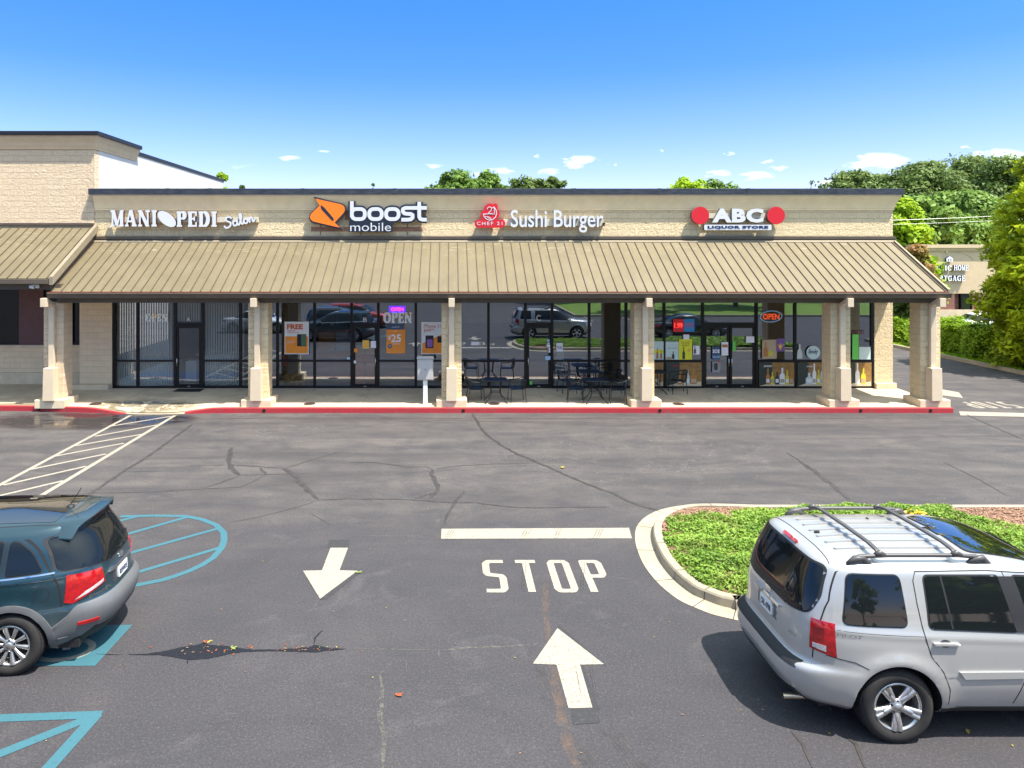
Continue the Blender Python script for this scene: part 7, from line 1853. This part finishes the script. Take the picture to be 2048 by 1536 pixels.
mesh_obj('mulch_chips',chips.v,chips.f,M['mulch_chip'],kind='stuff')
for px,py,lab in ((1802,1023,'orange flower tuft left of two in the ground cover'),(1838,1026,'orange flower tuft right of two in the ground cover')):
    q=G(px,py+8,.3); r=empty('flower_tuft',(q.x,q.y,.3),0,lab,'flowers'); pts=[(rng.normal(0,.06),rng.normal(0,.04),.05+rng.uniform(0,.05)) for _ in range(26)]; leaf_mesh('petals',pts,np.tile([0,-.3,1],(26,1)),.045,M['petal'],r,seed=3)
    b=MB()
    for _ in range(14): b.tube([(rng.normal(0,.03),rng.normal(0,.03),-.08),(rng.normal(0,.08),rng.normal(0,.05),.07)],.004,4)
    b.build('stems',M['leaf_mid'],r)
# ------------------------------------------------------------------ brick office beyond the road
YM=52.0
off_=empty('mortgage_office_building',(XX(2000,YM),YM,0),0,'low office with beige upper wall over red brick beyond the hedge','building')
zt=ZZ(489,YM); zb_=ZZ(587,YM)
x0_,x1_=XX(1832,YM),XX(2260,YM)
b=MB(); b.box(x0_,x1_,YM,YM+14,zb_,zt-.25); b.build('upper_wall',M['stucco_dark'],off_)
b=MB(); b.box(x0_,XX(1909.5,YM),YM+.02,YM+14,0,zb_-.002); b.box(XX(1945,YM),x1_,YM+.02,YM+14,0,zb_-.002); b.box(XX(1909.5,YM)+.001,XX(1945,YM)-.001,YM+.3,YM+14,0,zb_-.002); b.build('brick_wall',M['brick'],off_)
b=MB(); b.box(XX(1925,YM),XX(1944,YM),YM+.10,YM+.29,ZZ(642,YM),zb_-.1); b.build('window_pane',M['pm_glassgreen'] if 'pm_glassgreen' in M else M['tint'],off_)
b=MB(); b.box(XX(1923,YM),XX(1925,YM),YM+.05,YM+.3,ZZ(642,YM),zb_-.003); b.box(XX(1944,YM)-.02,XX(1945,YM)-.002,YM+.05,YM+.3,ZZ(642,YM),zb_-.003); b.box(XX(1925,YM)+.001,XX(1944,YM)-.03,YM+.05,YM+.3,zb_-.35,zb_-.004); b.build('window_frame',M['frame'],off_)
b=MB(); b.box(x0_-.2,x1_,YM-.25,YM+14.2,zt-.249,zt); b.box(x0_-.12,x1_,YM-.14,YM-.001,zt-.45,zt-.252); b.build('cornice',M['stucco_dark'],off_)
b=MB(); b.box(XX(1790,YM+3),XX(1828,YM+3),YM+3,YM+5,zt-.1,ZZ(476,YM+3)); b.build('roof_upstand',M['beige_paint'],off_)
b=MB(); b.box(XX(1890,YM),XX(1894,YM),YM-.12,YM-.002,ZZ(506,YM),ZZ(496,YM)); b.build('keystone',M['beige_paint'],off_)
arc=[(XX(1892,YM)+2.0*math.cos(R(a)),ZZ(522,YM)+.75*math.sin(R(a))) for a in range(5,176,8)]
flat('arch_band',stroke_polys([Vector(p) for p in arc],.07),lambda p:Vector((p[0],YM-.03,p[1])),M['stucco_dark'],off_,(0,.028,0))
b=MB(); b.box(x0_,x1_,YM-.06,YM-.001,0.0,.9); b.build('stone_base',M['plinth'],off_); localize(off_)
s=empty('mortgage_sign',W(1912,545,YM),0,'white CLASSIC HOME MORTGAGE lettering with house emblem on the beige office','sign')
def srf(text,x0,x1,y0,y1): serif_on('lettering',text,x0,x1,y0,y1,YM-.22,M['paper'],s,.18,M['navy'],gap=.12,th=.24,tn=.13,sf=.11)
srf('CLASSIC',1846,1903,531,541); srf('HOME',1908,1937,530,541); srf('MORTGAGE',1860,1930,551,562)
hb=[[(1893,523),(1906,523),(1906,517),(1899.5,512.5),(1893,517)]]
wallflat('house_emblem',hb,YM-.22,M['paper'],s,.18,M['navy']); wallflat('emblem_window',[[(1896,522),(1898,522),(1898,518),(1896,518)],[(1901,522),(1903,522),(1903,518),(1901,518)]],YM-.225,M['navy'],s,.004); localize(s)
# power lines
for k,(a,c,sag,lab) in enumerate(((( 1600,444),(2400,404),.25,'upper power line in front of the trees'),((1600,452),(2400,414),.25,'lower power line in front of the trees'))):
    A_,B_=W(*a,47.5+k*.3),W(*c,44+k*.3); pts=[A_.lerp(B_,i/16)-Vector((0,0,sag*4*(i/16)*(1-i/16))) for i in range(17)]
    b=MB(); b.tube([p-A_ for p in pts],.014-.004*k,6); o=b.build('power_line',M['galv']); o.location=A_; tag(o,lab,'cable')

# ------------------------------------------------------------------ cars
plain_car('white saloon parked behind the hedge','carwhite',(XX(1897,43.5),43.6,0),R(0))
plain_car('dark grey SUV seen between the last two columns','cargrey',(XX(1872,43.5)+.2,45.0,0),R(180),suv=True)
plain_car('blue car just behind the corner column','carblue',(XX(1890,41.8)-.1,48.2,0),R(180),suv=True)
G_='cars parked across the lot, mirrored in the shop windows'
plain_car('black saloon mirrored in the liquor store window','carblack',(11.9,8.2,0),R(0),group=G_)
plain_car('red SUV mirrored in the phone shop window','carred',(-8.6,2.0,0),R(6),suv=True,group=G_)
plain_car('white saloon mirrored in the salon window','carwhite',(-14.6,5.2,0),R(0),group=G_)
plain_car('dark SUV mirrored behind the teal car','cargrey',(-9.2,5.6,0),R(0),suv=True,group=G_)
# lot and lawn on the camera side, for the reflections
P=[]
for i in range(9): P.append([Vector(v) for v in ((1.2,-1.5-i*1.9),(6.2,-1.5-i*1.9),(6.2,-1.4-i*1.9),(1.2,-1.4-i*1.9))])
for i in range(7): P.append([Vector(v) for v in ((-15,-3-i*2.6),(-10,-3-i*2.6),(-10,-2.9-i*2.6),(-15,-2.9-i*2.6))])
for i in range(4): P.append([Vector(v) for v in ((7.5+i*3.0,-6),(7.6+i*3.0,-6),(7.6+i*3.0,-1.5),(7.5+i*3.0,-1.5))])
ground_world('parking_lines',P,PZ,M['whitepaint'],label='white bay lines on the camera side of the lot')
b=MB(); b.box(10,70,-60,-5.5,.0,.14); b.build('lawn',M['grass'],kind='structure')
b=MB(); b.box(9.84,9.998,-60,-5.34,0,.15); b.box(9.999,70,-5.499,-5.34,0,.15); b.build('lawn_kerb',M['kerb'],kind='structure')
for i,(x,y,h,r_,lab) in enumerate(((17,-9,8.5,3.4,'mirrored tree nearest on the lawn'),(26,-14,10,4.2,'mirrored tree on the right of the lawn'),(12.5,-22,10,4,'mirrored tree at the left end of the lawn'),(2.5,-30,11,4.8,'mirrored tree straight behind the lot'),(-8,-32,11,4.8,'mirrored tree beyond the far bays'),(-20,-30,11,5,'mirrored tree at the far left of the lot'),(36,-24,12,5,'mirrored tree far out on the lawn'))):
    broad_tree('lawn_tree',lab,(x,y,0),h,r_,M['leaf_dark' if i%2 else 'leaf_mid'],200+i,leaf=.42,clumps=34,per=110,crown0=.25,group='trees on the camera side of the lot')

# ------------------------------------------------------------------ light, sky, camera
SUN=Vector((.39,-.25,1)).normalized()
elev=math.asin(SUN.z); 
w=bpy.data.worlds.new("World"); scene.world=w; w.use_nodes=True; nt=w.node_tree; nd=nt.nodes; bg=nd['Background']
def N_(t,**k):
    n=nd.new(t)
    for a,b in k.items(): setattr(n,a,b)
    return n
sky=N_('ShaderNodeTexSky',sky_type='NISHITA'); sky.sun_disc=False; sky.sun_elevation=elev; sky.sun_rotation=math.atan2(SUN.x,SUN.y); sky.air_density=1.0; sky.dust_density=.3; sky.ozone_density=3.0; sky.altitude=200
tc=N_('ShaderNodeTexCoord'); sx=N_('ShaderNodeSeparateXYZ'); nt.links.new(tc.outputs['Generated'],sx.inputs[0])
tr=N_('ShaderNodeValToRGB'); nt.links.new(sx.outputs[2],tr.inputs[0]); e=tr.color_ramp
SKYT=[(0.0,(.50,.42,.49)),(.06,(.46,.40,.50)),(.14,(.33,.36,.525)),(.24,(.165,.30,.51)),(.36,(.115,.31,.47)),(.62,(2.1,1.60,1.0))]
while len(e.elements)<len(SKYT): e.elements.new(.5)
for el,(p,c) in zip(e.elements,SKYT): el.position=p; el.color=(*c,1)
mul=N_('ShaderNodeMix',data_type='RGBA',blend_type='MULTIPLY'); mul.inputs[0].default_value=1; nt.links.new(sky.outputs[0],mul.inputs[6]); nt.links.new(tr.outputs[0],mul.inputs[7])
# small fair-weather clouds low over the horizon, laid out by direction
def NM(op,a,b=0.0,clamp=False):
    n=N_('ShaderNodeMath',operation=op,use_clamp=clamp)
    for i,v in enumerate((a,b)):
        if isinstance(v,(int,float)): n.inputs[i].default_value=v
        else: nt.links.new(v,n.inputs[i])
    return n.outputs[0]
az=NM('DIVIDE',sx.outputs[0],sx.outputs[1]); el_=NM('DIVIDE',sx.outputs[2],sx.outputs[1])
cb=N_('ShaderNodeCombineXYZ'); nt.links.new(az,cb.inputs[0]); nt.links.new(NM('MULTIPLY',el_,2.6),cb.inputs[1])
nz=N_('ShaderNodeTexNoise'); nz.inputs['Scale'].default_value=22; nz.inputs['Detail'].default_value=6; nz.inputs['Roughness'].default_value=.6; nt.links.new(cb.outputs[0],nz.inputs['Vector'])
nw=N_('ShaderNodeTexNoise'); nw.inputs['Scale'].default_value=60; nw.inputs['Detail'].default_value=4; nt.links.new(cb.outputs[0],nw.inputs['Vector'])
azw=NM('ADD',az,NM('MULTIPLY',NM('SUBTRACT',nw.outputs[0],.5),.045)); elw=NM('ADD',el_,NM('MULTIPLY',NM('SUBTRACT',nz.outputs[0],.5),.016))
mask=None
# (photo px centre, py centre, half width, half height, strength)
for (px,py,rx,ry,st) in ((1762,322,62,20,1.0),(1720,330,40,9,.6),(1790,345,50,8,.45),(1515,351,38,11,.9),(1440,347,28,8,.75),(1560,336,34,6,.6),(1165,320,36,12,.9),(1150,334,34,7,.7),(1100,342,26,7,.6),(1000,342,34,9,.75),(960,348,26,6,.5),(580,317,26,9,.7),(2000,308,60,14,.75),(1935,295,12,5,.6),(1535,322,16,5,.6),(1460,306,14,4,.5),(1080,312,10,4,.5),(1660,366,34,9,.8),(1700,352,60,10,.45),(650,301,12,4,.45),(1230,330,14,4,.5),(1325,300,10,4,.35),(870,330,18,5,.4),(1700,233,10,5,.15),(500,330,60,5,.15),(420,322,60,5,.2)):
    a=NM('DIVIDE',NM('SUBTRACT',azw,(px-CX)/F),rx/F); b_=NM('DIVIDE',NM('SUBTRACT',elw,-(py-CY)/F),ry/F)
    d=NM('ADD',NM('MULTIPLY',a,a),NM('MULTIPLY',b_,b_)); m_=NM('MULTIPLY',NM('SUBTRACT',1.0,d,True),st)
    mask=m_ if mask is None else NM('MAXIMUM',mask,m_)
t0=NM('SUBTRACT',NM('ADD',NM('MULTIPLY',mask,.55),NM('ADD',NM('MULTIPLY',nz.outputs[0],.9),NM('MULTIPLY',nw.outputs[0],.5))),.80)
cm=NM('MULTIPLY',NM('MULTIPLY',t0,2.1,True),NM('GREATER_THAN',sx.outputs[1],0.0))
cm=NM('MULTIPLY',cm,NM('MULTIPLY',mask,3.0,True)); cm=NM('MULTIPLY',cm,.85)
mc=N_('ShaderNodeMix',data_type='RGBA'); nt.links.new(cm,mc.inputs[0]); nt.links.new(mul.outputs[2],mc.inputs[6]); mc.inputs[7].default_value=(3.9,4.0,4.2,1)
nt.links.new(mc.outputs[2],bg.inputs[0]); bg.inputs[1].default_value=.15
ld=bpy.data.lights.new('sun','SUN'); ld.energy=3.0; ld.angle=R(.53); ld.color=(1.0,.955,.88); lo=bpy.data.objects.new('sun',ld); link(lo); lo.rotation_euler=SUN.to_track_quat('Z','Y').to_euler(); lo.location=(10,-10,40)
cam=bpy.data.cameras.new('camera'); co=bpy.data.objects.new('camera',cam); link(co); co.location=(0,0,H); co.rotation_euler=(R(90),0,0)
cam.sensor_width=36; cam.sensor_fit='HORIZONTAL'; cam.lens=F/2048*36; cam.shift_x=(1024-CX)/2048; cam.shift_y=-(768-CY)/2048; cam.clip_end=3000; cam.clip_start=.05
scene.camera=co
vs_=scene.view_settings; vs_.view_transform='Standard'; vs_.look='None'; vs_.exposure=1.72; vs_.gamma=1
scene.cycles.max_bounces=8; scene.cycles.transparent_max_bounces=16; scene.cycles.glossy_bounces=4; scene.cycles.diffuse_bounces=4; scene.cycles.use_denoising=True; scene.cycles.sample_clamp_indirect=6
